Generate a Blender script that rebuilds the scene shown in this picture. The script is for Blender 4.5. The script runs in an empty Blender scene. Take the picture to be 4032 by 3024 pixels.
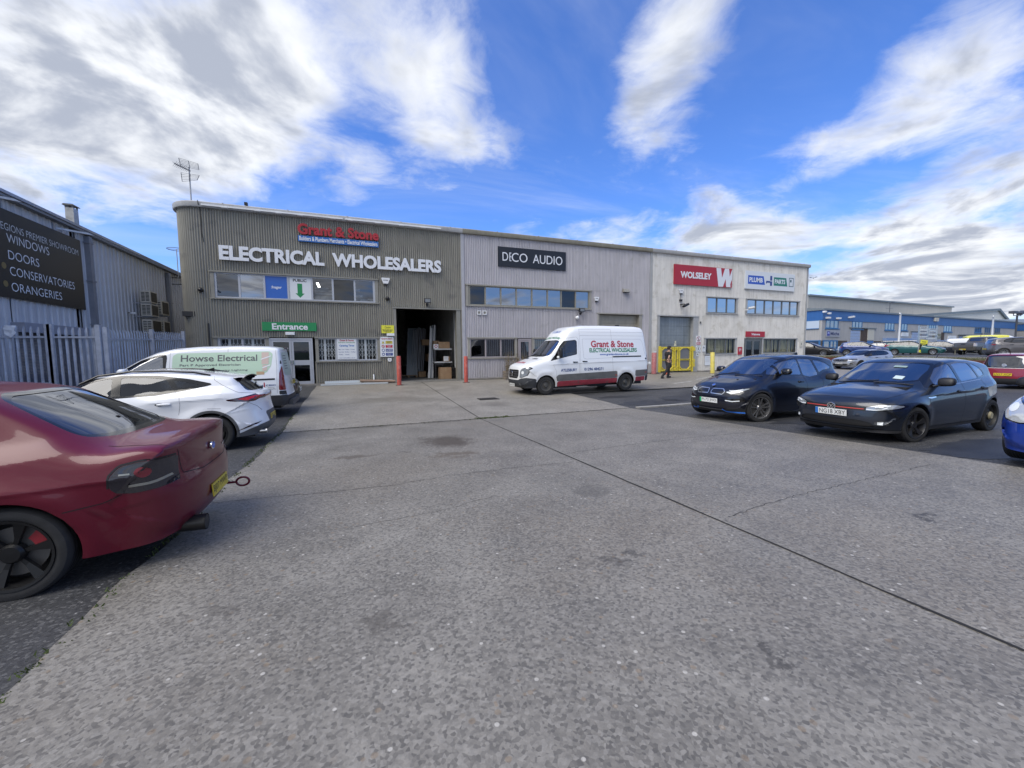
import bpy, bmesh, math, random
import numpy as np
from mathutils import Vector, Matrix
from mathutils.bvhtree import BVHTree

rad = math.radians
SC = bpy.context.scene
COL = SC.collection

# ---------------------------------------------------------------- camera
CAM_Y, CAM_Z = -21.2, 1.46
PITCH, YAW, ROLL = rad(4.5346), rad(21.4099), rad(0.5418)
cd = bpy.data.cameras.new("camera")
cd.sensor_width = 36.0
cd.lens = 1604.7 / 4032 * 36.0
cd.clip_start, cd.clip_end = 0.05, 3000
cam = bpy.data.objects.new("camera", cd)
COL.objects.link(cam)
fw = Vector((math.sin(YAW) * math.cos(PITCH), math.cos(YAW) * math.cos(PITCH), -math.sin(PITCH)))
rt = Vector((math.cos(YAW), -math.sin(YAW), 0))
dn = fw.cross(rt)
rt2 = math.cos(ROLL) * rt + math.sin(ROLL) * dn
dn2 = -math.sin(ROLL) * rt + math.cos(ROLL) * dn
mc = Matrix((rt2, -dn2, -fw)).transposed().to_4x4()
mc.translation = (0, CAM_Y, CAM_Z)
cam.matrix_world = mc
SC.camera = cam

# ---------------------------------------------------------------- view, sky, sun
SC.view_settings.view_transform = 'Standard'
SC.view_settings.look = 'None'
SC.view_settings.exposure = EXPOSURE = 0.9
SC.view_settings.gamma = 1.0
SC.render.resolution_x, SC.render.resolution_y = 1024, 768
SC.cycles.max_bounces = 6
SC.cycles.transparent_max_bounces = 12
SC.cycles.use_denoising = True

SUN_EL, SUN_AZ = rad(54), rad(-112)          # azimuth from +Y towards +X
sun_dir = Vector((math.sin(SUN_AZ) * math.cos(SUN_EL), math.cos(SUN_AZ) * math.cos(SUN_EL), math.sin(SUN_EL)))
sl = bpy.data.lights.new("sun", 'SUN')
sl.energy = 1.75
sl.angle = rad(50)
sl.color = (1.0, 0.95, 0.87)
so = bpy.data.objects.new("sun", sl)
COL.objects.link(so)
so.rotation_euler = sun_dir.to_track_quat('Z', 'Y').to_euler()

W = bpy.data.worlds.new("World")
SC.world = W
W.use_nodes = True


class NT:
    """small node-tree writer"""
    def __init__(s, t):
        s.t, s.n, s.l = t, t.nodes, t.links

    def add(s, typ, **kw):
        n = s.n.new(typ)
        for k, v in kw.items():
            setattr(n, k, v)
        return n

    def put(s, sock, v):
        if isinstance(v, bpy.types.NodeSocket):
            s.l.new(v, sock)
        elif v is not None:
            if hasattr(sock.default_value, '__len__') and not hasattr(v, '__len__'):
                v = (v,) * len(sock.default_value)
            if hasattr(sock.default_value, '__len__') and len(sock.default_value) == 4 and len(v) == 3:
                v = tuple(v) + (1,)
            sock.default_value = v

    def math(s, op, a, b=None, c=None, clamp=False):
        n = s.add('ShaderNodeMath', operation=op, use_clamp=clamp)
        for i, v in enumerate((a, b, c)):
            if v is not None:
                s.put(n.inputs[i], v)
        return n.outputs[0]

    def vmath(s, op, a, b=None, out=0):
        n = s.add('ShaderNodeVectorMath', operation=op)
        s.put(n.inputs[0], a)
        if b is not None:
            s.put(n.inputs[1], b)
        return n.outputs[out]

    def mix(s, f, a, b, blend='MIX'):
        n = s.add('ShaderNodeMix', data_type='RGBA', blend_type=blend, clamp_factor=True)
        s.put(n.inputs[0], f)
        s.put(n.inputs[6], a)
        s.put(n.inputs[7], b)
        return n.outputs[2]

    def ramp(s, v, pts, interp='LINEAR'):
        n = s.add('ShaderNodeValToRGB')
        n.color_ramp.interpolation = interp
        e = n.color_ramp.elements
        while len(e) < len(pts):
            e.new(0.5)
        for q, (p, c) in zip(e, pts):
            q.position = p
            q.color = (c, c, c, 1) if not hasattr(c, '__len__') else tuple(c)[:3] + (1,)
        s.put(n.inputs[0], v)
        return n.outputs[0]

    def noise(s, vec, scale, detail=3, rough=0.5, dist=0.0, out=0, dim='3D'):
        n = s.add('ShaderNodeTexNoise', noise_dimensions=dim)
        s.put(n.inputs['Vector'], vec)
        n.inputs['Scale'].default_value = scale
        n.inputs['Detail'].default_value = detail
        n.inputs['Roughness'].default_value = rough
        n.inputs['Distortion'].default_value = dist
        return n.outputs[out]

    def step(s, v, lo, hi):
        n = s.add('ShaderNodeMapRange', interpolation_type='SMOOTHSTEP')
        s.put(n.inputs[0], v)
        n.inputs[1].default_value, n.inputs[2].default_value = lo, hi
        return n.outputs[0]


w = NT(W.node_tree)
w.n.clear()
wo = w.add('ShaderNodeOutputWorld')
bg = w.add('ShaderNodeBackground')
w.l.new(bg.outputs[0], wo.inputs[0])
bg.inputs[1].default_value = 0.1
sky = w.add('ShaderNodeTexSky', sky_type='NISHITA', sun_disc=False)
sky.sun_elevation, sky.sun_rotation = SUN_EL, SUN_AZ
sky.altitude, sky.air_density, sky.dust_density, sky.ozone_density = 0, 1.0, 0.6, 3.0
tc = w.add('ShaderNodeTexCoord').outputs['Generated']
dirv = w.vmath('NORMALIZE', tc)
sx = w.add('ShaderNodeSeparateXYZ')
w.l.new(dirv, sx.inputs[0])
zc = w.math('ADD', w.math('MAXIMUM', sx.outputs[2], 0.0), 0.14)
cx = w.add('ShaderNodeCombineXYZ')
w.l.new(w.math('DIVIDE', sx.outputs[0], zc), cx.inputs[0])
w.l.new(w.math('DIVIDE', sx.outputs[1], zc), cx.inputs[1])
pl = cx.outputs[0]
CLOUDS = [  # azimuth from +Y towards +X, elevation, radius (degrees), weight
    (-28, 23, 9, .75), (-17, 27, 9, .7), (-22, 19.5, 6, .45), (-8, 27, 8, .65), (-3, 33, 6, .5), (-10, 21.5, 5, .5),
    (1.5, 27, 4, -.35), (12.5, 33, 7.5, .85), (12.5, 26, 5, .7), (20, 26.5, 4, .45), (28, 26, 4, .35),
    (26, 33, 7, -.9), (29, 20, 7, -.55), (-23.5, 13, 5, -.35), (-7, 16, 6, -.6), (10, 16, 8, -.6),
    (40, 33, 6, .8), (45.5, 35, 5, .7), (38, 28, 4, .5), (53.5, 26, 6, -.9), (58, 31, 6, -.5),
    (57, 20.5, 3.5, .5), (64, 24, 5, .5), (70, 23, 7, .5), (61, 14.5, 4, -.25),
    (44.5, 14.5, 4, .7), (52, 12.5, 5, .75), (63, 8.5, 6, .6), (70, 8, 8, .6), (68, 4, 8, .5), (35, 13, 4, .45), (3, 22, 4, .35), (30, 16, 5, .2),
    (-75, 35, 28, .7), (125, 35, 30, -.15), (-168, 38, 36, 1.5), (-130, 40, 30, .8)  # out of view: cover added to light the facade, blue gap for reflections
]
acc = None
for az, el, r, wt in CLOUDS:
    c = (math.sin(rad(az)) * math.cos(rad(el)), math.cos(rad(az)) * math.cos(rad(el)), math.sin(rad(el)))
    d = w.vmath('DOT_PRODUCT', dirv, c, out=1)
    k = 1 - math.cos(rad(r))
    g = w.math('EXPONENT', w.math('DIVIDE', w.math('SUBTRACT', d, 1.0), k))
    g = w.math('MULTIPLY', g, wt)
    acc = g if acc is None else w.math('ADD', acc, g)
n1 = w.noise(pl, 1.5, 9, 0.57, 0.45)
n1b = w.noise(w.vmath('ADD', pl, (-0.10, 0.02, 0.0)), 1.5, 5, 0.57, 0.45)
n2 = w.noise(pl, 4.6, 8, 0.62, 0.5)
dens = w.math('ADD', w.math('MULTIPLY', w.math('SUBTRACT', n1, 0.5), 2.9), w.math('MULTIPLY', w.math('SUBTRACT', n2, 0.5), 1.25))
dens = w.math('ADD', dens, acc)
mask = w.step(dens, -0.05, 1.0)
veil = w.math('MULTIPLY', w.step(w.noise(w.vmath('MULTIPLY', pl, (.6, 1.4, 1)), 1.1, 6, .6, .8), .42, .8), .28)
mask = w.math('MAXIMUM', mask, veil)
rel = w.math('MULTIPLY', w.math('SUBTRACT', n1, n1b), 3.2)
shade = w.step(w.math('ADD', w.math('MULTIPLY', dens, 0.42), rel), 0.02, 0.85)
ccol = w.mix(shade, (5.5, 5.65, 5.9), (2.55, 2.8, 3.4))
skc = w.mix(1.0, sky.outputs[0], (0.53, 0.78, 1.27), 'MULTIPLY')
low = w.step(sx.outputs[2], 0.30, 0.0)
skc = w.mix(w.math('MULTIPLY', low, 0.5), skc, (2.3, 3.6, 5.6))
w.l.new(w.mix(mask, skc, ccol), bg.inputs[0])
# ---------------------------------------------------------------- helpers
R = random.Random(7)


class MB:
    def __init__(s):
        s.v, s.f, s.m = [], [], []

    def quad(s, a, b, c, d, mi=0):
        n = len(s.v)
        s.v += [tuple(a), tuple(b), tuple(c), tuple(d)]
        s.f.append((n, n + 1, n + 2, n + 3))
        s.m.append(mi)

    def poly(s, pts, mi=0):
        n = len(s.v)
        s.v += [tuple(p) for p in pts]
        s.f.append(tuple(range(n, n + len(pts))))
        s.m.append(mi)

    def box(s, x0, x1, y0, y1, z0, z1, mi=0, M=None):
        n = len(s.v)
        P = [(x, y, z) for z in (z0, z1) for y in (y0, y1) for x in (x0, x1)]
        if M is not None:
            P = [tuple(M @ Vector(p)) for p in P]
        s.v += P
        for q in ((0, 2, 3, 1), (4, 5, 7, 6), (0, 1, 5, 4), (2, 6, 7, 3), (0, 4, 6, 2), (1, 3, 7, 5)):
            s.f.append(tuple(n + i for i in q))
            s.m.append(mi)

    def bar(s, p0, p1, w, h=None, mi=0, up=(0, 0, 1)):
        """box beam from p0 to p1"""
        p0, p1 = Vector(p0), Vector(p1)
        h = w if h is None else h
        d = (p1 - p0)
        L = d.length
        d.normalize()
        a = d.cross(Vector(up))
        if a.length < 1e-4:
            a = d.cross(Vector((0, 1, 0)))
        a.normalize()
        b = a.cross(d)
        M = Matrix((d, a, b)).transposed().to_4x4()
        M.translation = p0
        s.box(0, L, -w / 2, w / 2, -h / 2, h / 2, mi, M)

    def tube(s, pts, r, n=8, mi=0, caps=True, closed=False):
        pts = [Vector(p) for p in pts]
        rs = r if hasattr(r, '__len__') else [r] * len(pts)
        base = len(s.v)
        prev = None
        for i, p in enumerate(pts):
            a = pts[i - 1] if i else (pts[-1] if closed else p)
            b = pts[i + 1] if i < len(pts) - 1 else (pts[0] if closed else p)
            d = (b - a).normalized()
            if prev is None:
                u = d.cross(Vector((0, 0, 1)))
                if u.length < .05:
                    u = d.cross(Vector((0, 1, 0)))
            else:
                u = prev - d * prev.dot(d)
            u.normalize()
            prev = u
            v = d.cross(u)
            for k in range(n):
                t = 2 * math.pi * k / n
                s.v.append(tuple(p + (u * math.cos(t) + v * math.sin(t)) * rs[i]))
        m = len(pts)
        for i in range(m if closed else m - 1):
            j = (i + 1) % m
            for k in range(n):
                l = (k + 1) % n
                s.f.append((base + i * n + k, base + i * n + l, base + j * n + l, base + j * n + k))
                s.m.append(mi)
        if caps and not closed:
            s.f.append(tuple(base + k for k in reversed(range(n))))
            s.f.append(tuple(base + (m - 1) * n + k for k in range(n)))
            s.m += [mi, mi]

    def lathe(s, prof, c=(0, 0, 0), axis='z', n=24, mi=0):
        """prof: list of (radius, height) ; revolve"""
        base = len(s.v)
        for r, h in prof:
            for k in range(n):
                t = 2 * math.pi * k / n
                a, b = r * math.cos(t), r * math.sin(t)
                p = (a, b, h) if axis == 'z' else ((a, h, b) if axis == 'y' else (h, a, b))
                s.v.append((p[0] + c[0], p[1] + c[1], p[2] + c[2]))
        for i in range(len(prof) - 1):
            for k in range(n):
                l = (k + 1) % n
                q = (base + i * n + k, base + i * n + l, base + (i + 1) * n + l, base + (i + 1) * n + k)
                s.f.append(q if axis != 'y' else q[::-1])
                s.m.append(mi)

    def prism(s, out, y0, y1, mi=0, plane='xz', back=True):
        """extrude a 2-D outline; plane xz extrudes along y, xy along z, yz along x"""
        def P(a, b, h):
            return (a, h, b) if plane == 'xz' else ((a, b, h) if plane == 'xy' else (h, a, b))
        n = len(s.v)
        k = len(out)
        s.v += [P(a, b, y0) for a, b in out] + [P(a, b, y1) for a, b in out]
        s.f.append(tuple(range(n, n + k)))
        s.m.append(mi)
        if back:
            s.f.append(tuple(reversed(range(n + k, n + 2 * k))))
            s.m.append(mi)
        for i in range(k):
            j = (i + 1) % k
            s.f.append((n + j, n + i, n + k + i, n + k + j))
            s.m.append(mi)

    def build(s, name, mats, parent=None, smooth=None, loc=None, rot=None, **pr):
        me = bpy.data.meshes.new(name)
        me.from_pydata(s.v, [], s.f)
        mats = mats if isinstance(mats, (list, tuple)) else [mats]
        for m in mats:
            me.materials.append(m)
        if len(mats) > 1:
            me.polygons.foreach_set('material_index', s.m)
        if smooth is not None:
            me.polygons.foreach_set('use_smooth', [True] * len(me.polygons))
            me.set_sharp_from_angle(angle=rad(smooth))
        me.update()
        return link(name, me, parent, loc, rot, **pr)


def link(name, me, parent=None, loc=None, rot=None, **pr):
    o = bpy.data.objects.new(name, me)
    COL.objects.link(o)
    if parent is not None:
        o.parent = parent
    if loc is not None:
        o.location = loc
    if rot is not None:
        o.rotation_euler = rot
    for k, v in pr.items():
        o[k] = v
    return o


def thing(name, label, category, loc=(0, 0, 0), rotz=0.0, group=None):
    o = link(name, None, None, loc, (0, 0, rotz), label=label, category=category)
    o.empty_display_size = .2
    if group:
        o['group'] = group
    return o


def tag(o, label, category, group=None):
    o['label'], o['category'] = label, category
    if group:
        o['group'] = group
    return o


def dup(root, loc, rotz=None, label=None):
    r = root.copy()
    COL.objects.link(r)
    r.location = loc
    if rotz is not None:
        r.rotation_euler = (0, 0, rotz)
    if label:
        r['label'] = label
    for ch in list(root.children):
        c = ch.copy()
        COL.objects.link(c)
        c.parent = r
        for g in ch.children:
            d = g.copy()
            COL.objects.link(d)
            d.parent = c
    return r


# ---- text as mesh: local x right, z up, facing -y
_txt = {}


def text_mesh(s, bold=0.0, extrude=0.0, shear=0.0):
    key = (s, bold, extrude, shear)
    if key in _txt:
        return _txt[key]
    cu = bpy.data.curves.new("text", 'FONT')
    cu.body, cu.size, cu.offset, cu.extrude, cu.shear = s, 1.0, bold, extrude, shear
    cu.resolution_u = 4
    ob = bpy.data.objects.new("text", cu)
    COL.objects.link(ob)
    dg = bpy.context.evaluated_depsgraph_get()
    me = bpy.data.meshes.new_from_object(ob.evaluated_get(dg))
    bpy.data.objects.remove(ob)
    bpy.data.curves.remove(cu)
    co = np.zeros(len(me.vertices) * 3)
    me.vertices.foreach_get('co', co)
    co = co.reshape(-1, 3)
    faces = [tuple(p.vertices) for p in me.polygons]
    bpy.data.meshes.remove(me)
    lo, hi = co.min(0), co.max(0)
    _txt[key] = (co, faces, lo, hi)
    return _txt[key]


def add_text(mb, s, x0, x1, z0, z1, y, bold=0.0, depth=0.0, mi=0, shear=0.0, align=None, conf=None):
    """fit the string into x0..x1, z0..z1 (align 'l' / 'c' keeps proportions), facing -y at y"""
    ex = max(depth, 0.0)
    co, faces, lo, hi = text_mesh(s, bold, 0.5 if ex > 0 else 0.0, shear)
    wd, ht = hi[0] - lo[0], hi[1] - lo[1]
    sz = (z1 - z0) / ht
    sxx = (x1 - x0) / wd
    ox = x0
    if align:
        sxx = min(sz * (0.9 if len(align) < 2 else float(align[1:])), sxx)
        ox = x0 if align[0] == 'l' else (x0 + x1) / 2 - wd * sxx / 2
    n = len(mb.v)
    for p in co:
        X = ox + (p[0] - lo[0]) * sxx
        Z = z0 + (p[1] - lo[1]) * sz
        Yy = y + (-(p[2]) * depth if ex else 0.0) - (depth / 2 if ex else 0)
        q = (X, Yy, Z)
        mb.v.append(conf(q) if conf else q)
    for f in faces:
        mb.f.append(tuple(n + i for i in f))
        mb.m.append(mi)


# ---------------------------------------------------------------- materials
MATS = {}


def M(name, base=(.5, .5, .5), rough=.5, metal=0.0, var=0.0, vscale=3.0, bump=0.0, bscale=40.0, coat=0.0, spec=.5,
      streak=0.0, dirt=None, second=None, emit=None):
    """principled material with tonal variation, optional vertical streaks, second tone and bump"""
    if name in MATS:
        return MATS[name]
    m = bpy.data.materials.new(name)
    m.use_nodes = True
    t = NT(m.node_tree)
    b = t.n['Principled BSDF']
    b.inputs['Roughness'].default_value = rough
    b.inputs['Metallic'].default_value = metal
    b.inputs['Coat Weight'].default_value = coat
    b.inputs['Coat Roughness'].default_value = .04
    b.inputs['Specular IOR Level'].default_value = spec
    col = tuple(base) + (1,)
    b.inputs['Base Color'].default_value = col
    co = t.add('ShaderNodeTexCoord').outputs['Object']
    c = None
    if var:
        n = t.noise(co, vscale, 5, .62)
        lo = tuple(max(0, v * (1 - var)) for v in base)
        hi = tuple(v * (1 + var) for v in base)
        c = t.mix(t.ramp(n, [(.3, 0), (.7, 1)]), lo, hi)
    if second:
        sc_, amt, colr = second
        n = t.noise(co, sc_, 6, .65, .4)
        c = t.mix(t.step(n, .62 - amt * .3, .74 - amt * .2), c if c is not None else col, colr)
    if streak:
        n = t.noise(t.vmath('MULTIPLY', co, (7.0, 7.0, .35)), 1.0, 5, .65)
        f = t.ramp(n, [(.42, 1.0), (.75, 1 - streak)])
        c = t.mix(1.0, c if c is not None else col, f, 'MULTIPLY')
    if dirt:
        z0, z1, dc, am = dirt           # road grime low on a vehicle
        s_ = t.add('ShaderNodeSeparateXYZ')
        t.l.new(co, s_.inputs[0])
        n = t.noise(co, 3.5, 5, .65)
        h = t.step(t.math('ADD', s_.outputs[2], t.math('MULTIPLY', t.math('SUBTRACT', n, .5), .5)), z1, z0)
        h = t.math('MULTIPLY', h, am)
        c = t.mix(h, c if c is not None else col, dc)
        t.put(b.inputs['Roughness'], t.math('ADD', t.math('MULTIPLY', h, .45), rough, clamp=True))
        t.put(b.inputs['Coat Weight'], t.math('MULTIPLY', t.math('SUBTRACT', 1.0, h), coat))
    if c is not None:
        t.l.new(c, b.inputs['Base Color'])
    if bump:
        bn = t.add('ShaderNodeBump')
        bn.inputs['Strength'].default_value = bump
        bn.inputs['Distance'].default_value = .01
        t.l.new(t.noise(co, bscale, 4, .6), bn.inputs['Height'])
        t.l.new(bn.outputs[0], b.inputs['Normal'])
    if emit:
        b.inputs['Emission Color'].default_value = tuple(emit[:3]) + (1,)
        b.inputs['Emission Strength'].default_value = emit[3]
    MATS[name] = m
    return m


def glass(name, tint=(.55, .6, .62), refl=.12, rough=.0, body=None):
    """window glass: mirror by angle over a tinted clear pane (or over a dark body)"""
    if name in MATS:
        return MATS[name]
    m = bpy.data.materials.new(name)
    m.use_nodes = True
    t = NT(m.node_tree)
    t.n.clear()
    out = t.add('ShaderNodeOutputMaterial')
    gl = t.add('ShaderNodeBsdfGlossy')
    gl.inputs['Color'].default_value = (.93, .95, 1, 1)
    gl.inputs['Roughness'].default_value = rough
    if body is None:
        tr = t.add('ShaderNodeBsdfTransparent')
        tr.inputs['Color'].default_value = tuple(tint) + (1,)
    else:
        tr = t.add('ShaderNodeBsdfDiffuse')
        tr.inputs['Color'].default_value = tuple(body) + (1,)
    fr = t.add('ShaderNodeFresnel')
    fr.inputs[0].default_value = 1.5
    geo = t.add('ShaderNodeNewGeometry')
    # front and back of a single sheet reflect alike
    lw = t.add('ShaderNodeLayerWeight')
    lw.inputs[0].default_value = .5
    f = t.math('POWER', lw.outputs['Facing'], 4.0)
    f = t.math('ADD', t.math('MULTIPLY', f, 1 - refl), refl, clamp=True)
    mx = t.add('ShaderNodeMixShader')
    t.l.new(f, mx.inputs[0])
    t.l.new(tr.outputs[0], mx.inputs[1])
    t.l.new(gl.outputs[0], mx.inputs[2])
    t.l.new(mx.outputs[0], out.inputs[0])
    MATS[name] = m
    return m


WHITE = M('white_paint', (.78, .79, .8), .4, var=.04)
BLACK = M('black_paint', (.012, .012, .014), .45)
DARK = M('dark_plastic', (.03, .03, .033), .6, var=.15, vscale=8)
RUBBER = M('rubber', (.022, .022, .023), .85, var=.25, vscale=12)
STEEL = M('galvanised_steel', (.42, .44, .48), .45, .6, var=.18, vscale=9, bump=.15, bscale=30)
CHROME = M('chrome', (.8, .8, .82), .08, 1.0)
ALU = M('aluminium_frame', (.46, .48, .53), .4, .3, var=.05)

RED = M('sign_red', (.42, .022, .035), .45)
LETW = M('letter_white', (.76, .78, .82), .45)
BLUE = M('sign_blue', (.03, .16, .5), .4)
NAVY = M('sign_navy', (.03, .06, .25), .5)
GREEN = M('sign_green', (.015, .25, .085), .4)
YEL = M('sign_yellow', (.75, .72, .06), .5)
SWHITE = M('sign_white', (.72, .75, .78), .45)
SBLACK = M('sign_black', (.012, .014, .02), .4)
SGREY = M('sign_grey', (.5, .52, .54), .5)
# ---------------------------------------------------------------- the ground
YD = -10.8                      # the drain line: the yard falls to it from both sides


def gz(y):
    if y > 0:
        return 0.0
    if y > YD:
        return .03 * y
    return .03 * YD + .029 * (YD - max(y, -60))


def ground_mat(name, kind, k=1.0):
    m = bpy.data.materials.new(name)
    m.use_nodes = True
    t = NT(m.node_tree)
    b = t.n['Principled BSDF']
    co = t.add('ShaderNodeTexCoord').outputs['Object']
    flat = t.vmath('MULTIPLY', co, (1, 1, 0))
    big = t.noise(flat, .22, 5, .6, .5)
    mid = t.noise(flat, 1.1, 6, .68, .3)
    fine = t.noise(flat, 26, 4, .75)
    lane = t.noise(t.vmath('MULTIPLY', co, (1.3, .12, 0)), 1.0, 5, .6)

    def stones(scale):
        v = t.add('ShaderNodeTexVoronoi', feature='F1')
        v.inputs['Scale'].default_value = scale
        t.l.new(flat, v.inputs['Vector'])
        s_ = t.add('ShaderNodeSeparateColor')
        t.l.new(v.outputs['Color'], s_.inputs[0])
        return v.outputs['Distance'], s_.outputs[0], s_.outputs[1]
    d1, r1, q1 = stones(62)
    d2, r2, q2 = stones(24)
    if kind == 'concrete':
        c = t.mix(t.ramp(mid, [(.3, 0), (.72, 1)]), (.21, .198, .178), (.385, .368, .337))
        c = t.mix(t.math('MULTIPLY', t.step(big, .48, .7), .55), c, (.29, .254, .205))
        c = t.mix(t.math('MULTIPLY', t.step(lane, .55, .85), .22), c, (.15, .149, .147))
        # exposed aggregate
        c = t.mix(t.math('MULTIPLY', t.ramp(r1, [(.0, 1), (.5, 0)]), .62), c, (.075, .072, .07))
        c = t.mix(t.math('MULTIPLY', t.step(r1, .62, .98), .5), c, (.40, .385, .36))
        pale = t.math('MULTIPLY', t.step(r2, .955, .965), t.step(d2, .30, .22))
        c = t.mix(t.math('MULTIPLY', pale, .85), c, (.68, .66, .62))
        warm = t.math('MULTIPLY', t.step(q2, .93, .95), t.step(d2, .42, .3))
        c = t.mix(t.math('MULTIPLY', warm, .5), c, (.31, .23, .15))
        c = t.mix(t.math('MULTIPLY', t.ramp(fine, [(.35, 1), (.62, 0)]), .35), c, (.09, .088, .085))
        # oil and rust stains where they lie in the yard
        wv = t.noise(flat, 2.6, 6, .7, 0, 1)
        wflat = t.vmath('ADD', flat, t.vmath('MULTIPLY', t.vmath('SUBTRACT', wv, (.5, .5, .5)), (1.1, 1.1, 0)))
        for sx_, sy_, rx, ry, cc, am in ((1.62, -13.5, .5, .62, (.085, .07, .056), .85), (1.5, -14.75, .35, .2, (.11, .082, .055), .6),
                                         (-.05, -14.2, .4, .13, (.10, .08, .06), .6), (1.87, -18.8, .13, .09, (.07, .065, .06), .6),
                                         (.75, -14.14, .1, .05, (.04, .035, .03), .8), (.1, -18.9, .12, .07, (.1, .09, .08), .5),
                                         (-.9, -18.3, .16, .1, (.11, .1, .09), .4), (4.4, -8.6, .5, .5, (.12, .11, .1), .4),
                                         (1.1, -6.3, 1.3, .7, (.13, .12, .1), .45), (1.86, -19.8, .06, .05, (.06, .055, .05), .6),
                                         (4.9, -19.2, .12, .05, (.05, .045, .04), .7), (2.5, -17.2, .28, .2, (.09, .085, .078), .5)):
            dv = t.vmath('MULTIPLY', t.vmath('SUBTRACT', wflat, (sx_, sy_, 0)), (1 / rx, 1 / ry, 0))
            dd = t.vmath('LENGTH', dv, out=1)
            dd = t.math('ADD', dd, t.math('MULTIPLY', t.math('SUBTRACT', fine, .5), 1.2))
            c = t.mix(t.math('MULTIPLY', t.step(dd, 1.25, .55), am), c, cc)
        c = t.mix(1.0, c, (k * 1.02, k, k * .96), 'MULTIPLY')
        rough = t.math('ADD', t.math('MULTIPLY', mid, .25), .4)
        hgt = t.math('ADD', t.math('MULTIPLY', r1, .5), t.math('MULTIPLY', fine, .8))
        dist, stg = .006, .55
    else:
        c = t.mix(t.ramp(mid, [(.3, 0), (.72, 1)]), (.034, .035, .038), (.078, .079, .082))
        c = t.mix(t.math('MULTIPLY', t.step(big, .5, .66), .6), c, (.105, .105, .107))
        c = t.mix(t.math('MULTIPLY', t.ramp(r1, [(.0, 1), (.45, 0)]), .55), c, (.018, .018, .019))
        c = t.mix(t.math('MULTIPLY', t.step(r1, .7, .98), .5), c, (.17, .168, .165))
        pale = t.math('MULTIPLY', t.step(r2, .95, .96), t.step(d2, .28, .2))
        c = t.mix(t.math('MULTIPLY', pale, .7), c, (.42, .41, .4))
        rough = t.math('ADD', t.math('MULTIPLY', mid, .35), .5)
        hgt = t.math('ADD', t.math('MULTIPLY', r1, .8), t.math('MULTIPLY', fine, .8))
        dist, stg = .010, .6
    t.l.new(c, b.inputs['Base Color'])
    t.l.new(rough, b.inputs['Roughness'])
    b.inputs['Specular IOR Level'].default_value = .35
    bn = t.add('ShaderNodeBump')
    bn.inputs['Strength'].default_value = stg
    bn.inputs['Distance'].default_value = dist
    t.l.new(hgt, bn.inputs['Height'])
    t.l.new(bn.outputs[0], b.inputs['Normal'])
    MATS[name] = m
    return m


CONC = ground_mat('yard_concrete', 'concrete', .78)
CONC2 = ground_mat('apron_slab_concrete', 'concrete', .96)
ASPH = ground_mat('worn_asphalt', 'asphalt')
JOINT = M('joint_tar', (.02, .019, .018), .9, var=.3, vscale=6)

# far ground and car park asphalt : one sheet to the horizon
mb = MB()
ys = [-900, -60, YD, 0, 900]
for i in range(4):
    z0, z1 = gz(ys[i]) - .03, gz(ys[i + 1]) - .03
    mb.quad((-900, ys[i], z0), (900, ys[i], z0), (900, ys[i + 1], z1), (-900, ys[i + 1], z1))
mb.build('ground', ASPH, kind='structure')


def sheet(mb, pts_l, pts_r, dz, thick=.0):
    """strip between two edges sampled at the same y"""
    for (xa, ya), (xb, yb), (xc, yc), (xd, yd) in zip(pts_l, pts_r, pts_r[1:], pts_l[1:]):
        mb.quad((xa, ya, gz(ya) + dz), (xb, yb, gz(yb) + dz), (xc, yc, gz(yc) + dz), (xd, yd, gz(yd) + dz))


def edge(x, y0, y1, step=.25, jit=.02):
    n = max(2, int(abs(y1 - y0) / step))
    out = []
    for i in range(n + 1):
        y = y0 + (y1 - y0) * i / n
        j = jit * (R.random() - .5) * 2 + jit * 1.2 * math.sin(y * 2.1 + x)
        out.append((x + j, y))
    return out


# concrete yard : ragged edge towards the bays on both sides
mb = MB()
def slab(x0, x1, y0, y1, jl, jr):
    L_, R_ = edge(x0, y0, y1, jit=jl), edge(x1, y0, y1, jit=jr)
    sheet(mb, L_, R_, 0.0)
    for E_, s_ in ((L_, 1), (R_, -1)):
        for (xa, ya), (xb, yb) in zip(E_, E_[1:]):
            q = [(xa, ya, gz(ya)), (xb, yb, gz(yb)), (xb, yb, gz(yb) - .05), (xa, ya, gz(ya) - .05)]
            mb.quad(*(q if s_ > 0 else q[::-1]))
slab(-1.55, 8.0, -60, YD, .022, .012)
mb.build('concrete_yard', CONC, kind='structure')
mb = MB()
slab(-1.55, 8.05, YD, -7.05, .012, .012)
slab(-1.55, 33.4, -7.05, -.42, .012, .0)
mb.build('concrete_slab', CONC2, kind='structure')
# raised apron strip along the foot of the units
mb = MB()
FOOT = M('apron_concrete', (.2, .19, .175), .85, var=.25, vscale=2.5, bump=.3)
mb.box(-7.2, 1.95, -.42, .25, -.3, .045)
mb.box(5.45, 18.3, -.42, .25, -.3, .055)
mb.box(21.9, 33.2, -.42, .25, -.3, .05)
mb.box(1.95, 5.45, -.42, .25, -.3, .004)
mb.box(18.3, 21.9, -.42, .25, -.3, .004)
mb.build('apron', FOOT, kind='structure')

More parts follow.
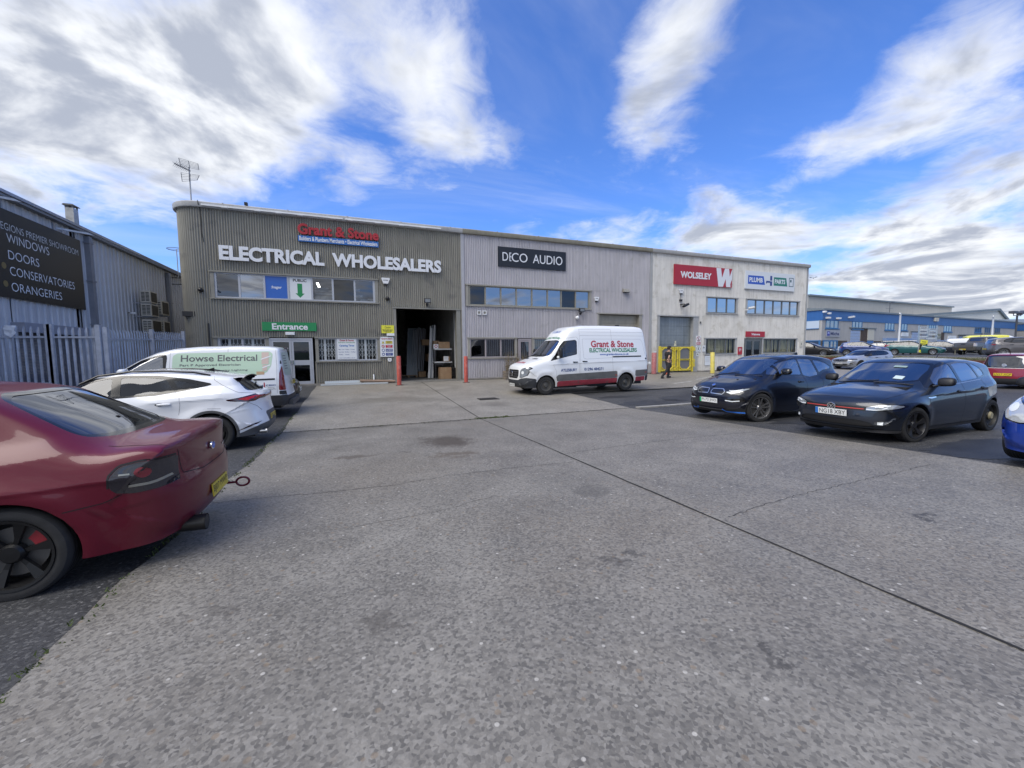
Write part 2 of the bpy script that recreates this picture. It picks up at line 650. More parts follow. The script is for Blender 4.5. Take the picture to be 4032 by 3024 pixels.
# saw-cut joints and drain line
mb = MB()
def strip(pts, wd, dz=.004):
    L_, R_ = [], []
    for i, p in enumerate(pts):
        a = pts[max(0, i - 1)]
        b = pts[min(len(pts) - 1, i + 1)]
        dx, dy = b[0] - a[0], b[1] - a[1]
        l = math.hypot(dx, dy) or 1
        k = wd * (.7 + .6 * R.random()) / 2
        nx, ny = -dy / l * k, dx / l * k
        L_.append((p[0] + nx, p[1] + ny))
        R_.append((p[0] - nx, p[1] - ny))
    sheet(mb, L_, R_, dz)
def line(p, q, step=.35, jit=.004):
    n = max(2, int(math.hypot(q[0] - p[0], q[1] - p[1]) / step))
    return [(p[0] + (q[0] - p[0]) * i / n + R.uniform(-jit, jit), p[1] + (q[1] - p[1]) * i / n + R.uniform(-jit, jit)) for i in range(n + 1)]
strip(line((3.02, -24), (3.15, YD)), .022)
strip(line((3.15, YD), (3.22, -.42)), .026)
strip(line((-1.55, -7.02), (-1.5, -7.02)), .02)
strip(line((8.05, -7.05), (33, -7.05)), .022)
strip(line((-1.55, YD + .01), (8.05, YD - .02), .3, .008), .055)
strip(line((-1.5, YD - .14), (3.1, YD - .16), .5, .012), .016)
strip(line((-1.5, -.46), (33, -.46), .5, .005), .03)
strip(line((13.1, -7.05), (13.1, -.42)), .018)
strip(line((17.8, -7.05), (17.8, -.42)), .018)
for i in range(9):
    x = -1.2 + i * .55 + R.uniform(-.15, .15)
    strip([(x, YD - .02), (x + R.uniform(-.02, .02), YD - .15)], .016)
for i in range(8):
    x = 3.6 + i * .5
    strip([(x, YD + .02), (x + .12, YD + .01 + R.uniform(-.09, .06))], .03)
# wandering cracks
def crack(pts, wd):
    out = []
    for (xa, ya), (xb, yb) in zip(pts, pts[1:]):
        n = max(2, int(math.hypot(xb - xa, yb - ya) / .06))
        for i in range(n):
            out.append((xa + (xb - xa) * i / n + R.uniform(-.012, .012), ya + (yb - ya) * i / n + R.uniform(-.018, .018)))
    out.append(pts[-1])
    strip(out, wd)
crack([(-1.5, -15.9), (-1.09, -15.94), (-.06, -16.07), (.48, -16.07), (1.15, -15.96), (1.98, -15.96), (3.0, -16.03)], .007)
crack([(3.16, -15.51), (4.33, -15.39), (5.8, -15.35), (7.9, -15.5)], .007)
crack([(3.23, -18.49), (4.23, -18.35), (5.63, -18.3), (7.2, -18.25)], .005)
crack([(-.1, -17.3), (.8, -17.2), (1.4, -17.0)], .004)
mb.build('yard_joints', JOINT, kind='structure')

mb = MB()          # pale kerb flags of the drain line carried on through the asphalt
KERB = M('kerb_concrete', (.3, .29, .27), .85, var=.22, vscale=5, bump=.3)
x = 8.3
while x < 30:
    l = .75 + R.random() * .2
    z = gz(YD) + R.uniform(-.004, .004)
    mb.box(x, x + l, YD - .1 + R.uniform(-.02, .02), YD + .08, z - .1, z + .012)
    x += l + .02
mb.build('kerb', KERB, kind='structure')

# patched darker asphalt beside the yard
mb = MB()
ASP2 = M('tar_patch', (.03, .031, .034), .55, var=.35, vscale=1.2, bump=.5, bscale=60)
def blob(cx_, cy_, rx, ry, n=26):
    return [(cx_ + rx * math.cos(6.283 * i / n) * (1 + R.uniform(-.16, .16)), cy_ + ry * math.sin(6.283 * i / n) * (1 + R.uniform(-.16, .16))) for i in range(n)]
for c_ in ((9.6, -10.0, 1.3, .5), (12.5, -9.6, 2.2, .9), (9.2, -8.4, .7, .25), (10.8, -14.9, 1.8, .6), (9.5, -18.0, 1.4, .5), (12.5, -12.2, 2.0, .6)):
    mb.poly([(a, b, gz(b) - .0255) for a, b in blob(*c_)])
mb.build('asphalt_patch', ASP2, kind='structure')

# white bay marks by the far gate
mb = MB()
PAINT = M('road_paint', (.62, .62, .6), .7, second=(9, .75, (.24, .235, .225)))
for a, b in (((17.3, -4.4), (20.9, -2.7)), ((18.9, -3.55), (18.3, -2.2)), ((20.9, -2.7), (25.2, -2.5)), ((14.6, -5.6), (16.4, -5.0))):
    strip(line(a, b, .3, .003), .085, .004)
mb.build('bay_marking', PAINT, kind='structure')

# cast-iron cover in the yard
t_ = thing('manhole_cover', 'rectangular cast iron drain cover set in the concrete yard', 'drain cover', (4.5, -7.32, gz(-7.32)))
IRON = M('cast_iron', (.06, .056, .052), .6, .6, var=.3, vscale=9)
mb = MB()
mb.box(-.36, .36, -.27, .27, -.03, .006)
mb.build('frame', IRON, t_)
mb = MB()
for i in range(8):
    for j in range(6):
        x, y = -.3 + i * .0857, -.21 + j * .084
        mb.box(x - .03, x + .03, y - .028, y + .028, .007, .011)
mb.build('lid', IRON, t_)

# moss and weeds along the drain crossing
mb = MB()
MOSS = M('moss', (.06, .085, .022), .9, var=.4, vscale=20)
def tuft(x, y, h, n=9):
    for k in range(n):
        a = R.uniform(0, 6.28)
        r = R.uniform(.2, 1) * h
        b = (x + R.uniform(-.03, .03), y + R.uniform(-.03, .03))
        z = gz(y)
        w_ = .006
        t2 = (b[0] + math.cos(a) * r * .7, b[1] + math.sin(a) * r * .7)
        mb.quad((b[0] - w_, b[1], z), (b[0] + w_, b[1], z), (t2[0] + .002, t2[1], z + h * R.uniform(.3, .9)), (t2[0] - .002, t2[1], z + h * R.uniform(.3, .9)))
for i in range(130):
    x = R.gauss(3.55, .3)
    tuft(x, YD + R.gauss(.0, .05), R.uniform(.01, .035))
for i in range(200):
    tuft(R.uniform(-1.5, 8), YD + R.gauss(0, .012), R.uniform(.006, .02), 4)
for i in range(240):
    y = R.uniform(-20, -8)
    tuft(-1.56 + R.gauss(0, .02), y, R.uniform(.006, .03), 4)
for i in range(120):
    tuft(R.uniform(5.6, 18), -.47 + R.gauss(0, .02), R.uniform(.01, .05), 5)
mb.build('weeds', MOSS, kind='stuff')

# raised verge, its retaining wall and the estate road beyond
RZ = .72
bank = [(29.5, -24), (32.6, -13.5), (35.4, -8.5), (40.4, -1.6), (41.0, 3.2), (36.5, 9.0), (33.6, 13)]
mb = MB()
VERGE = M('verge_grass', (.085, .088, .036), .95, var=.4, vscale=2.2, second=(1.2, .8, (.115, .09, .06)), bump=.8, bscale=25)
BRICKM = M('retaining_brick', (.15, .05, .038), .85, var=.4, vscale=6, bump=.4, bscale=12)
off = []
for i, p in enumerate(bank):
    a, b = Vector(bank[max(0, i - 1)]), Vector(bank[min(len(bank) - 1, i + 1)])
    d = (b - a).normalized()
    off.append(Vector((d.y, -d.x)))
inner = [(p[0] + o_.x * 1.4, p[1] + o_.y * 1.4) for p, o_ in zip(bank, off)]
far = [(400, -200), (400, -30), (400, -8), (400, 5), (400, 60), (300, 300), (60, 400)]
for i in range(len(bank) - 1):
    a, b, c, d = bank[i], bank[i + 1], inner[i + 1], inner[i]
    zz = .62
    mb.quad((*a, zz), (*d, RZ), (*c, RZ), (*b, zz), 0)
mb.build('verge', VERGE, kind='structure')
mb = MB()
for i in range(len(bank) - 1):
    mb.quad((*inner[i], RZ), (*far[i], RZ), (*far[i + 1], RZ), (*inner[i + 1], RZ), 0)
mb.build('estate_road', ASPH, kind='structure')
mb = MB()
for i in range(len(bank) - 1):
    a, b = Vector(bank[i]), Vector(bank[i + 1])
    mb.bar((a.x, a.y, .16), (b.x, b.y, .16), .22, 1.0)
o = mb.build('retaining_wall', BRICKM)
tag(o, 'low red brick retaining wall under the grass verge behind the parked cars', 'wall')
mb = MB()
for i in range(len(bank) - 1):
    a, b = Vector((*inner[i], RZ)), Vector((*inner[i + 1], RZ))
    mb.bar(a, b, .16, .2)
mb.build('kerb_line', KERB, kind='structure')
mb = MB()      # grass blades of the verge
for i in range(5200):
    k = R.randrange(1, 5)
    f, g = R.random(), R.random() ** 1.3
    p = Vector(bank[k]).lerp(Vector(bank[k + 1]), f).lerp(Vector(inner[k]).lerp(Vector(inner[k + 1]), f), g)
    z = .62 + .1 * g
    h = R.uniform(.04, .16)
    a = R.uniform(0, 6.28)
    dx, dy = math.cos(a) * .05, math.sin(a) * .05
    mb.quad((p.x - dx * .3, p.y - dy * .3, z), (p.x + dx * .3, p.y + dy * .3, z), (p.x + dx + .01, p.y + dy, z + h), (p.x + dx, p.y + dy, z + h))
mb.build('grass', M('grass_blade', (.10, .11, .045), .9, var=.5, vscale=1.5), kind='stuff')
# ---------------------------------------------------------------- the row of three trade units
PITCH_R, DEPTH_R = .0975, .029


def clad_mat(name, base, streak=.22, var=.08, second=None):
    return M(name, base, .55, .15, var=var, vscale=.7, streak=streak, second=second)


C1 = clad_mat('olive_grey_cladding', (.30, .288, .25), second=(1.1, .25, (.225, .218, .2)))
C2 = clad_mat('lilac_grey_cladding', (.52, .505, .54), second=(1.3, .2, (.45, .44, .455)))
C3 = clad_mat('pale_grey_cladding', (.74, .725, .70), .24, second=(1.5, .4, (.62, .6, .56)))
TRIM1 = M('flashing_olive', (.25, .243, .215), .5, var=.12, vscale=2)
TRIM2 = M('flashing_beige', (.33, .312, .27), .5, var=.12, vscale=2)
TRIM3 = M('flashing_grey', (.4, .4, .39), .5, var=.1, vscale=2)
FASC1 = M('fascia_grey', (.44, .44, .44), .5, var=.1, vscale=1.5, streak=.15)
FASC2 = M('fascia_khaki', (.30, .275, .21), .5, var=.12, vscale=1.5, streak=.2)
FASC3 = M('fascia_pale', (.47, .46, .44), .5, var=.1, vscale=1.5, streak=.2)
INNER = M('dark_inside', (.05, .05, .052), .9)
GL = glass('window_glass', (.5, .54, .57), .13)
GLN = glass('window_glass_clear', (.85, .88, .9), .035)
GLD = glass('window_glass_dark', (.1, .11, .12), .07)
GLB = glass('window_glass_blue', (.08, .16, .28), .5)
GLC = glass('window_glass_film', (.3, .36, .4), .32)


def corr(mb, x0, x1, z0, z1, y=0.0, mi=0):
    """wave-profile sheet facing -y, x0..x1"""
    if x1 - x0 < .01:
        return
    sub = 6
    n = max(2, int(round((x1 - x0) / PITCH_R * sub)))
    base = len(mb.v)
    for i in range(n + 1):
        x = x0 + (x1 - x0) * i / n
        ph = 2 * math.pi * x / PITCH_R
        s = math.sin(ph)
        s = math.copysign(abs(s) ** .6, s)
        mb.v += [(x, y - DEPTH_R * s, z0), (x, y - DEPTH_R * s, z1)]
    for i in range(n):
        a = base + 2 * i
        mb.f.append((a, a + 2, a + 3, a + 1))
        mb.m.append(mi)


def wall_bands(mb, x0, x1, z0, z1, holes, lap=(5.07, 3.76)):
    zs = sorted({z0, z1, *[h[2] for h in holes], *[h[3] for h in holes], *lap})
    zs = [z for z in zs if z0 <= z <= z1]
    for a, b in zip(zs, zs[1:]):
        mid = (a + b) / 2
        cut = sorted((h[0], h[1]) for h in holes if h[2] < mid < h[3])
        y = 0.0 if mid > lap[0] else (.006 if mid > lap[1] else .012)
        x = x0
        for c0, c1 in cut:
            corr(mb, x, max(x, c0), a - (.012 if a in lap else 0), b, y)
            x = max(x, c1)
        corr(mb, x, x1, a - (.012 if a in lap else 0), b, y)


BLD = thing('trade_unit_building', 'long corrugated building of three joined trade units with a rounded end corner', 'building', (0, 0, 0))
ROOF_Z = 7.65
H1 = [(-5.5, 1.33, 3.87, 5.02), (-5.53, 1.34, 1.07, 2.21), (-3.5, -1.6, 0, 2.21), (2.0, 5.41, 0, 3.7)]
H2 = [(5.73, 13.45, 3.92, 5.02), (5.78, 13.5, 1.12, 2.22), (8.64, 9.56, 0, 2.22), (13.87, 17.17, 0, 3.72)]
H3 = [(18.39, 21.83, 0, 3.7), (22.47, 25.42, 3.95, 5.05), (26.22, 31.85, 3.95, 5.05), (22.42, 25.42, 1.15, 2.26), (26.18, 31.75, 1.15, 2.26), (26.18, 27.98, 0, 2.26)]
# unit 1 cladding with its rounded corner and the end wall
mb = MB()
wall_bands(mb, -5.75, 5.59, .06, ROOF_Z, H1)
RC = 1.0
arc = math.pi / 2 * RC
tot = arc + 24.0
n = int(tot / PITCH_R * 6)
for za, zb, yo in ((.06, 3.87, .012), (3.86, 5.0, .006), (4.99, ROOF_Z, 0)):
    base = len(mb.v)
    for i in range(n + 1):
        s = tot * i / n
        d = DEPTH_R * math.copysign(abs(math.sin(2 * math.pi * (-5.75 - s) / PITCH_R)) ** .6, math.sin(2 * math.pi * (-5.75 - s) / PITCH_R)) - yo
        if s < arc:
            a = s / RC
            x, y = -5.75 - (RC + d) * math.sin(a), RC - (RC + d) * math.cos(a)
        else:
            x, y = -6.75 - d, RC + (s - arc)
        mb.v += [(x, y, za), (x, y, zb)]
    for i in range(n):
        a = base + 2 * i
        mb.f.append((a + 2, a, a + 1, a + 3))
        mb.m.append(0)
mb.build('cladding', C1, BLD, smooth=60, label='olive grey corrugated wall with the rounded corner')
mb = MB()
wall_bands(mb, 5.59, 17.83, .06, ROOF_Z, H2)
mb.build('cladding', C2, BLD, smooth=60, label='lilac grey corrugated wall of the middle unit')
mb = MB()
wall_bands(mb, 17.83, 32.63, .06, ROOF_Z, H3)
mb.build('cladding', C3, BLD, smooth=60, label='pale streaked corrugated wall of the end unit')
# shell : end wall, back, roof, floor, cross walls
mb = MB()
mb.box(32.56, 32.66, .03, 25, .0, ROOF_Z)
mb.box(-6.7, 32.6, 24.9, 25, 0, ROOF_Z)
mb.build('end_wall', C3, BLD)
mb = MB()
out = [(-5.75 - math.sin(a) * .98, .98 - math.cos(a) * .98 + .02) for a in [i * math.pi / 2 / 10 for i in range(11)]]
poly = [(32.6, .04)] + [(x, y + .02) for x, y in out] + [(-6.73, 25), (32.6, 25)]
mb.prism(poly, ROOF_Z - .12, ROOF_Z + .05, plane='xy')
mb.build('roof', TRIM3, BLD)
mb = MB()
mb.box(-6.6, 32.55, .3, 24.8, .0, .01)
mb.build('floor_slab', M('shop_floor', (.16, .16, .155), .6, var=.25, vscale=1.5), BLD)
mb = MB()
mb.box(5.62, 5.8, .05, 24.8, .02, 7.4)
mb.box(17.75, 17.9, .05, 24.8, .02, 7.4)
mb.build('party_wall', M('painted_block', (.62, .61, .57), .8, var=.12, vscale=2, streak=.1), BLD)
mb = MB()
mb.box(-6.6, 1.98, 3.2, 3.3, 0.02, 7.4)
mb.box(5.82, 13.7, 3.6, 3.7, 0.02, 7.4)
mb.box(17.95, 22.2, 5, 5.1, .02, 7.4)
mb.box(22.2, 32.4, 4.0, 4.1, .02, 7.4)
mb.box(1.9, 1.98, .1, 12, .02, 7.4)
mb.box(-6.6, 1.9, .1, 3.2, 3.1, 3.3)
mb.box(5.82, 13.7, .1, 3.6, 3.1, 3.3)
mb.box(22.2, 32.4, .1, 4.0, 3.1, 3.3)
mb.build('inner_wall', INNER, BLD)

# fascias
def fascia(x0, x1, mat, corner=False):
    mb = MB()
    prof = [(0.03, 7.6), (-.13, 7.62), (-.15, 7.66), (-.15, 7.82), (-.12, 7.85), (.2, 7.86)]
    if corner:
        path = [(x1, 0, 0, -1)] + [(-5.75 - math.sin(a), RC - math.cos(a), -math.sin(a), -math.cos(a)) for a in [i * math.pi / 2 / 14 for i in range(15)]] + [(-6.75, 25, -1, 0)]
        rr = [1.0] + [1.0] * 15 + [1.0]
    else:
        path = [(x1, 0, 0, -1), (x0, 0, 0, -1)]
    b = len(mb.v)
    for x, y, nx, ny in path:
        for d, z in prof:
            mb.v.append((x - nx * d, y - ny * d, z))
    k = len(prof)
    for i in range(len(path) - 1):
        for j in range(k - 1):
            mb.f.append((b + i * k + j, b + i * k + j + 1, b + (i + 1) * k + j + 1, b + (i + 1) * k + j))
            mb.m.append(0)
    if not corner:
        for e in (b, b + k):
            mb.f.append(tuple(e + j for j in range(k)))
            mb.m.append(0)
    # lap joints
    x = x0 + 1.9
    while x < x1 - .3:
        if x > -5.6:
            mb.box(x - .02, x + .02, -.156, -.1, 7.655, 7.866)
        x += 2.45
    return mb.build('fascia', mat, BLD, smooth=40)
fascia(-6.75, 5.59, FASC1, True)
fascia(5.59, 17.83, FASC2)
fascia(17.83, 32.75, FASC3)
mb = MB()
mb.box(5.50, 5.66, -.045, .0, .06, 7.6)
mb.build('corner_flashing', M('flashing_lilac', (.42, .42, .45), .5, var=.08), BLD)
mb = MB()
mb.box(17.74, 17.9, -.04, .0, .06, 7.6)
mb.box(32.55, 32.69, -.04, .02, .06, 7.6)
mb.build('corner_flashing', TRIM3, BLD)


def win_strip(name, x0, x1, z0, z1, mull, frame, panes, jamb=.14, fw_=.05, rev=.09, side=True, label=None, trans=()):
    """flashed opening x0..x1,z0..z1 ; mull = pane boundaries ; panes = glass per pane"""
    mb = MB()
    mb.box(x0 - .02, x1 + .02, -.065, .06, z1 - .035, z1 + .03, 1)           # head flashing
    mb.box(x0 - .0, x0 + jamb, -.024, .1, z0 + .03, z1 - .035, 1)
    mb.box(x1 - jamb, x1, -.024, .1, z0 + .03, z1 - .035, 1)
    a, b = mull[0], mull[-1]
    if a - (x0 + jamb) > .01:
        mb.box(x0 + jamb, a - fw_, .0, .08, z0 + .03, z1 - .035, 1)
    for i, m in enumerate(mull):
        wd = fw_ if i in (0, len(mull) - 1) else fw_ * .8
        mb.box(m - wd, m + wd, .012, .085, z0 + .04, z1 - .04, 0)
    mb.box(a, b, .016, .081, z1 - .085, z1 - .036, 0)
    mb.box(a, b, .016, .081, z0 + .035, z0 + .09, 0)
    for zt in trans:
        mb.box(a, b, .018, .079, zt - .03, zt + .03, 0)
    fr = mb.build(name, [frame, TRIM1 if x1 < 5.6 else (TRIM2 if x1 < 17.8 else TRIM3)], BLD)
    if label:
        fr['label'] = label
    mats, mb = [], MB()
    for i in range(len(mull) - 1):
        g = panes[i % len(panes)]
        if g is None:
            continue
        if g not in mats:
            mats.append(g)
        mb.quad((mull[i] + .03, .05, z0 + .06), (mull[i + 1] - .03, .05, z0 + .06), (mull[i + 1] - .03, .05, z1 - .06), (mull[i] + .03, .05, z1 - .06), mats.index(g))
    mb.build('pane', mats, fr)
    mb = MB()
    mb.box(x0 - .02, x1 + .02, -.075, .09, z0 - .025, z0 + .03)
    mb.build('sill', TRIM1 if x1 < 5.6 else (TRIM2 if x1 < 17.8 else TRIM3), fr)
    return fr


KH = M('khaki_frame', (.27, .255, .21), .5, var=.08)
PK = M('pinkish_frame', (.36, .325, .335), .5, var=.08)
GRY = M('dark_grey_frame', (.14, .15, .155), .45, var=.08)
win_strip('window', -5.5, 1.33, 3.87, 5.02, [-5.33, -4.45, -3.5, -2.56, -1.59, -.7, .26, 1.14], ALU, [GL, GLC, GL, GLC, GL, GLD, GL])
win_strip('window', -5.53, -3.44, 1.07, 2.21, [-5.33, -4.46, -3.56], ALU, [GLN])
win_strip('window', -1.56, 1.34, 1.07, 2.21, [-1.5, -.66, .27, 1.2], ALU, [GLN, None, GLN])
win_strip('window', 5.73, 13.45, 3.92, 5.02, [5.93, 6.82, 7.71, 8.63, 9.57, 10.55, 11.43, 12.38, 13.31], KH, [GLD, GLC, GLC, GLC, GLC, GLC, GLD, GLC])
win_strip('window', 5.78, 8.64, 1.12, 2.22, [5.93, 6.8, 7.68, 8.58], PK, [GLD, GL, GL])
win_strip('window', 9.56, 13.5, 1.12, 2.22, [9.62, 10.5, 11.4, 12.3, 13.3], PK, [GL])
win_strip('window', 22.47, 25.42, 3.95, 5.05, [22.6, 23.5, 24.42, 25.31], GRY, [GLB])
win_strip('window', 26.22, 31.85, 3.95, 5.05, [26.36, 27.25, 28.15, 29.05, 29.97, 30.85, 31.74], GRY, [GLB])
win_strip('window', 22.42, 25.42, 1.15, 2.26, [22.58, 23.44, 24.41, 25.28], GRY, [GLN])
win_strip('window', 27.98, 31.75, 1.15, 2.26, [28.03, 29.0, 29.9, 30.77, 31.66], GRY, [GLN])


def door(x0, x1, z1, leaves, frame, mid=None, gl=GLD, name='door', zb=.05):
    mb = MB()
    mb.box(x0, x0 + .07, -.01, .1, zb, z1)
    mb.box(x1 - .07, x1, -.01, .1, zb, z1)
    mb.box(x0 + .07, x1 - .07, -.012, .1, z1 - .07, z1)
    fr = mb.build('door_frame', frame, BLD)
    wd = (x1 - x0 - .14) / leaves
    for i in range(leaves):
        a = x0 + .07 + i * wd + .006
        b = a + wd - .012
        mb = MB()
        s = .085
        mb.box(a, a + s, .0, .05, zb, z1 - .08)
        mb.box(b - s, b, .0, .05, zb, z1 - .08)
        for za, zb2 in ((zb, zb + .13), (z1 - .17, z1 - .08)) + (((mid[0], mid[1]),) if mid else ()):
            mb.box(a + s, b - s, .002, .048, za, zb2)
        d = mb.build(name, frame, BLD)
        mb = MB()
        mb.quad((a + s, .025, zb + .13), (b - s, .025, zb + .13), (b - s, .025, z1 - .17), (a + s, .025, z1 - .17))
        mb.build('pane', gl, d)
        mb = MB()
        mb.box(*((b - .07, b - .03) if i == 0 else (a + .03, a + .07)), -.045, .0, .98, 1.16)
        mb.build('handle', CHROME, d)
door(-3.44, -1.67, 2.17, 2, ALU, (.93, 1.16))
door(8.7, 9.52, 2.18, 1, PK, (.95, 1.05), GL)
door(26.24, 27.93, 2.22, 2, GRY, None)

# vehicle openings
def roller(x0, x1, z1, inx0, inx1, trim, mats, panels, name='roller_door', y=.22):
    mb = MB()
    mb.box(x0 - .03, x1 + .03, -.06, .05, z1 - .04, z1 + .03)
    mb.box(x0, inx0, -.03, .35, .01, z1 - .04)
    mb.box(inx1, x1, -.03, .35, .01, z1 - .04)
    mb.build('door_surround', trim, BLD)
    if mats is None:
        return None
    mb = MB()
    h = (z1 - .08) / panels
    for i in range(panels):
        za = .03 + i * h
        mb.box(inx0, inx1, y, y + .05, za + .012, za + h - .012)
        for r in (.33, .66):
            mb.box(inx0 + .01, inx1 - .01, y - .006, y, za + h * r - .006, za + h * r + .006)
        mb.box(inx0, inx1, y + .02, y + .05, za - .012, za + .012)
    return mb.build(name, mats, BLD)
roller(2.0, 5.41, 3.7, 2.14, 5.2, TRIM1, None, 0)
roller(13.87, 17.17, 3.72, 14.0, 16.95, TRIM2, M('shutter_beige', (.33, .305, .25), .5, .1, var=.1, streak=.15), 7)
roller(18.39, 21.83, 3.7, 18.58, 21.4, TRIM3, M('shutter_blue_grey', (.27, .30, .315), .45, .2, var=.16, vscale=1.2, streak=.35), 6)
mb = MB()
mb.box(21.4, 21.8, .3, .4, .01, 3.6)
mb.build('rust_panel', M('rusty_steel', (.06, .028, .02), .85, var=.5, vscale=3), BLD)

# blinds, stock and lamps seen through the glass
BL_ = M('cream_blind', (.52, .47, .27), .8, var=.12)
mb = MB()
for x0, x1 in ((22.62, 25.25), (28.06, 31.6)):
    x = x0
    while x < x1:
        if R.random() > .12:
            a = R.uniform(-.5, .5)
            mb.bar((x + .045, .26, 1.2), (x + .045, .26, 2.2), .085 * math.cos(a), .006)
        x += .135
mb.build('vertical_blind', BL_, BLD)
GRILLE = M('white_lattice', (.72, .72, .71), .45)
mb = MB()
for x0, x1 in ((-5.27, -4.52), (-4.4, -3.62), (-1.44, -.72), (.34, 1.13)):
    n = 5
    pw = (x1 - x0) / n
    for i in range(n + 1):
        x = x0 + i * pw
        if i < n:
            for zc_ in (1.38, 1.62, 1.86):
                mb.bar((x, .13, zc_ - .12), (x + pw, .13, zc_ + .12), .014, .01)
                mb.bar((x, .125, zc_ + .12), (x + pw, .125, zc_ - .12), .014, .01)
        mb.box(x - .011, x + .011, .118, .128, 1.12, 2.14)
    mb.box(x0 + pw * 2 - .05, x0 + pw * 2 + .05, .105, .117, 1.12, 2.14)
mb.build('lattice_grille', GRILLE, BLD)
mb = MB()
BARS = M('window_bar', (.62, .63, .66), .5)
for x0, x1 in ((6.86, 7.62), (7.74, 8.5), (8.8, 9.42), (9.7, 13.2)):
    x = x0
    while x < x1:
        mb.box(x - .009, x + .009, .16, .178, 1.15, 2.18)
        x += .115
mb.build('window_bars', BARS, BLD)
mb = MB()
SHELF = M('paper_stock', (.62, .62, .6), .8, var=.3, vscale=6)
for x0, x1, z in ((-3.4, -2.95, 4.35), (-2.85, -2.62, 4.4), (-1.5, -.75, 4.2), (-1.5, -.75, 4.35), (-1.5, -.75, 4.48), (-1.5, -.9, 4.6), (.32, .5, 4.6), (.32, .62, 4.3), (.5, .95, 4.1), (.85, 1.1, 4.15), (6.9, 7.1, 4.2)):
    mb.box(x0, x1, .5, .9, z - .3 if z < 4.3 else z - .1, z)
for x0, x1, z0, z1 in ((23.6, 24.15, 1.2, 1.55), (22.65, 22.95, 1.2, 1.38), (30.4, 30.75, 1.2, 1.4), (30.85, 31.5, 1.2, 1.42), (28.9, 29.2, 1.2, 1.5)):
    mb.box(x0, x1, .3, .6, z0, z1)
mb.build('window_stock', SHELF, BLD)
mb = MB()
LAMPM = M('tube_light', (.9, .9, .85), .5, emit=(1, .95, .85, 6))
mb.box(-1.45, -1.36, .9, 2.2, 4.82, 4.88)
mb.build('ceiling_light', LAMPM, BLD)
# ---------------------------------------------------------------- signs on the units
F = -.03     # face of the cladding


def sign(name, label, x0, x1, z0, z1, mat, thick=.03, y=F, cat='sign', group=None):
    mb = MB()
    mb.box(x0, x1, y - thick, y, z0, z1)
    o = mb.build(name, mat)
    tag(o, label, cat, group)
    return o


def lettering(parent, mat, items, y, depth=.0, bold=.0, name='lettering', shear=0):
    mb = MB()
    for it in items:
        s, x0, x1, z0, z1 = it[:5]
        add_text(mb, s, x0, x1, z0, z1, y, it[6] if len(it) > 6 else bold, depth, 0, shear, it[5] if len(it) > 5 else None)
    return mb.build(name, mat, parent)


def bars(parent, mat, rects, y, name='small_print'):
    """print too small to read: rows of word-length dashes"""
    mb = MB()
    for x0, x1, z0, z1 in rects:
        x = x0
        while x < x1 - (z1 - z0):
            l = min(x1 - x, (z1 - z0) * R.uniform(1.6, 4.5))
            mb.quad((x, y, z0), (x + l, y, z0), (x + l, y, z1), (x, y, z1))
            x += l + (z1 - z0) * .6
    return mb.build(name, mat, parent)


# big white fascia lettering
t_ = thing('lettering_sign', 'raised white capitals reading ELECTRICAL WHOLESALERS on the olive wall', 'lettering', (0, 0, 0))
lettering(t_, LETW, [('ELECTRICAL', -5.09, -1.0, 5.49, 6.11), ('WHOLESALERS', -.67, 4.43, 5.5, 6.12)], F - .06, .07, .042)
t_ = thing('lettering_sign', 'red raised Grant & Stone lettering over a blue strip', 'lettering', (0, 0, 0))
lettering(t_, RED, [('Grant & Stone', -2.05, 1.43, 6.85, 7.33)], F - .06, .07, .036)
mb = MB()
mb.box(-2.05, 1.41, F - .09, F, 6.54, 6.8)
st = mb.build('strip', BLUE, t_)
lettering(t_, LETW, [('Builders & Plumbers Merchants \u2022 Electrical Wholesalers', -2.0, 1.36, 6.58, 6.77)], F - .094, .006, .025)
s_ = sign('window_poster', 'blue poster with small white lettering inside an upstairs window', -3.47, -2.59, 3.96, 4.93, M('poster_blue', (.03, .13, .5), .3), .004, .035)
lettering(s_, LETW, [(':hager', -3.24, -2.82, 4.36, 4.52)], .03, 0, .02)
s_ = sign('window_poster', 'white upstairs window poster reading PUBLIC above a green down arrow', -2.5, -1.63, 3.96, 4.93, SWHITE, .004, .035)
lettering(s_, SBLACK, [('PUBLIC', -2.36, -1.8, 4.74, 4.87)], .03, 0, .03)
mb = MB()
mb.poly([(-2.19, .03, 4.66), (-1.99, .03, 4.66), (-1.99, .03, 4.22), (-1.9, .03, 4.22), (-2.09, .03, 4.02), (-2.28, .03, 4.22), (-2.19, .03, 4.22)][::-1])
mb.build('arrow', GREEN, s_)
s_ = sign('entrance_sign', 'long green Entrance sign over the glazed door', -3.67, -1.47, 2.5, 2.89, GREEN)
lettering(s_, LETW, [('Entrance', -3.28, -1.83, 2.555, 2.835)], F - .033, .006, .03)
s_ = sign('opening_times_board', 'white opening times board between two lattice windows', -.62, .24, 1.17, 2.16, SWHITE, .02, -.005)
lettering(s_, RED, [('Grant & Stone', -.54, .16, 2.03, 2.12, 'c', .03)], -.028)
lettering(s_, GREEN, [('ELECTRICAL WHOLESALERS', -.56, .18, 1.95, 1.99)], -.028, 0, .02)
lettering(s_, BLUE, [('Opening Times', -.52, .14, 1.76, 1.87)], -.028, 0, .03)
lettering(s_, NAVY, [('Mon - Fri:  7.00am - 5:15pm', -.56, .16, 1.61, 1.66), ('Saturday:  8.00am - 12.00pm', -.56, .2, 1.49, 1.54), ('Sunday:     Closed', -.56, -.1, 1.37, 1.42), ('www.grantandstone.co.uk', -.55, .17, 1.21, 1.26)], -.028, 0, .015)
s_ = sign('caution_sign', 'yellow Caution notice beside the open loading door', 1.42, 2.02, 2.43, 2.82, YEL)
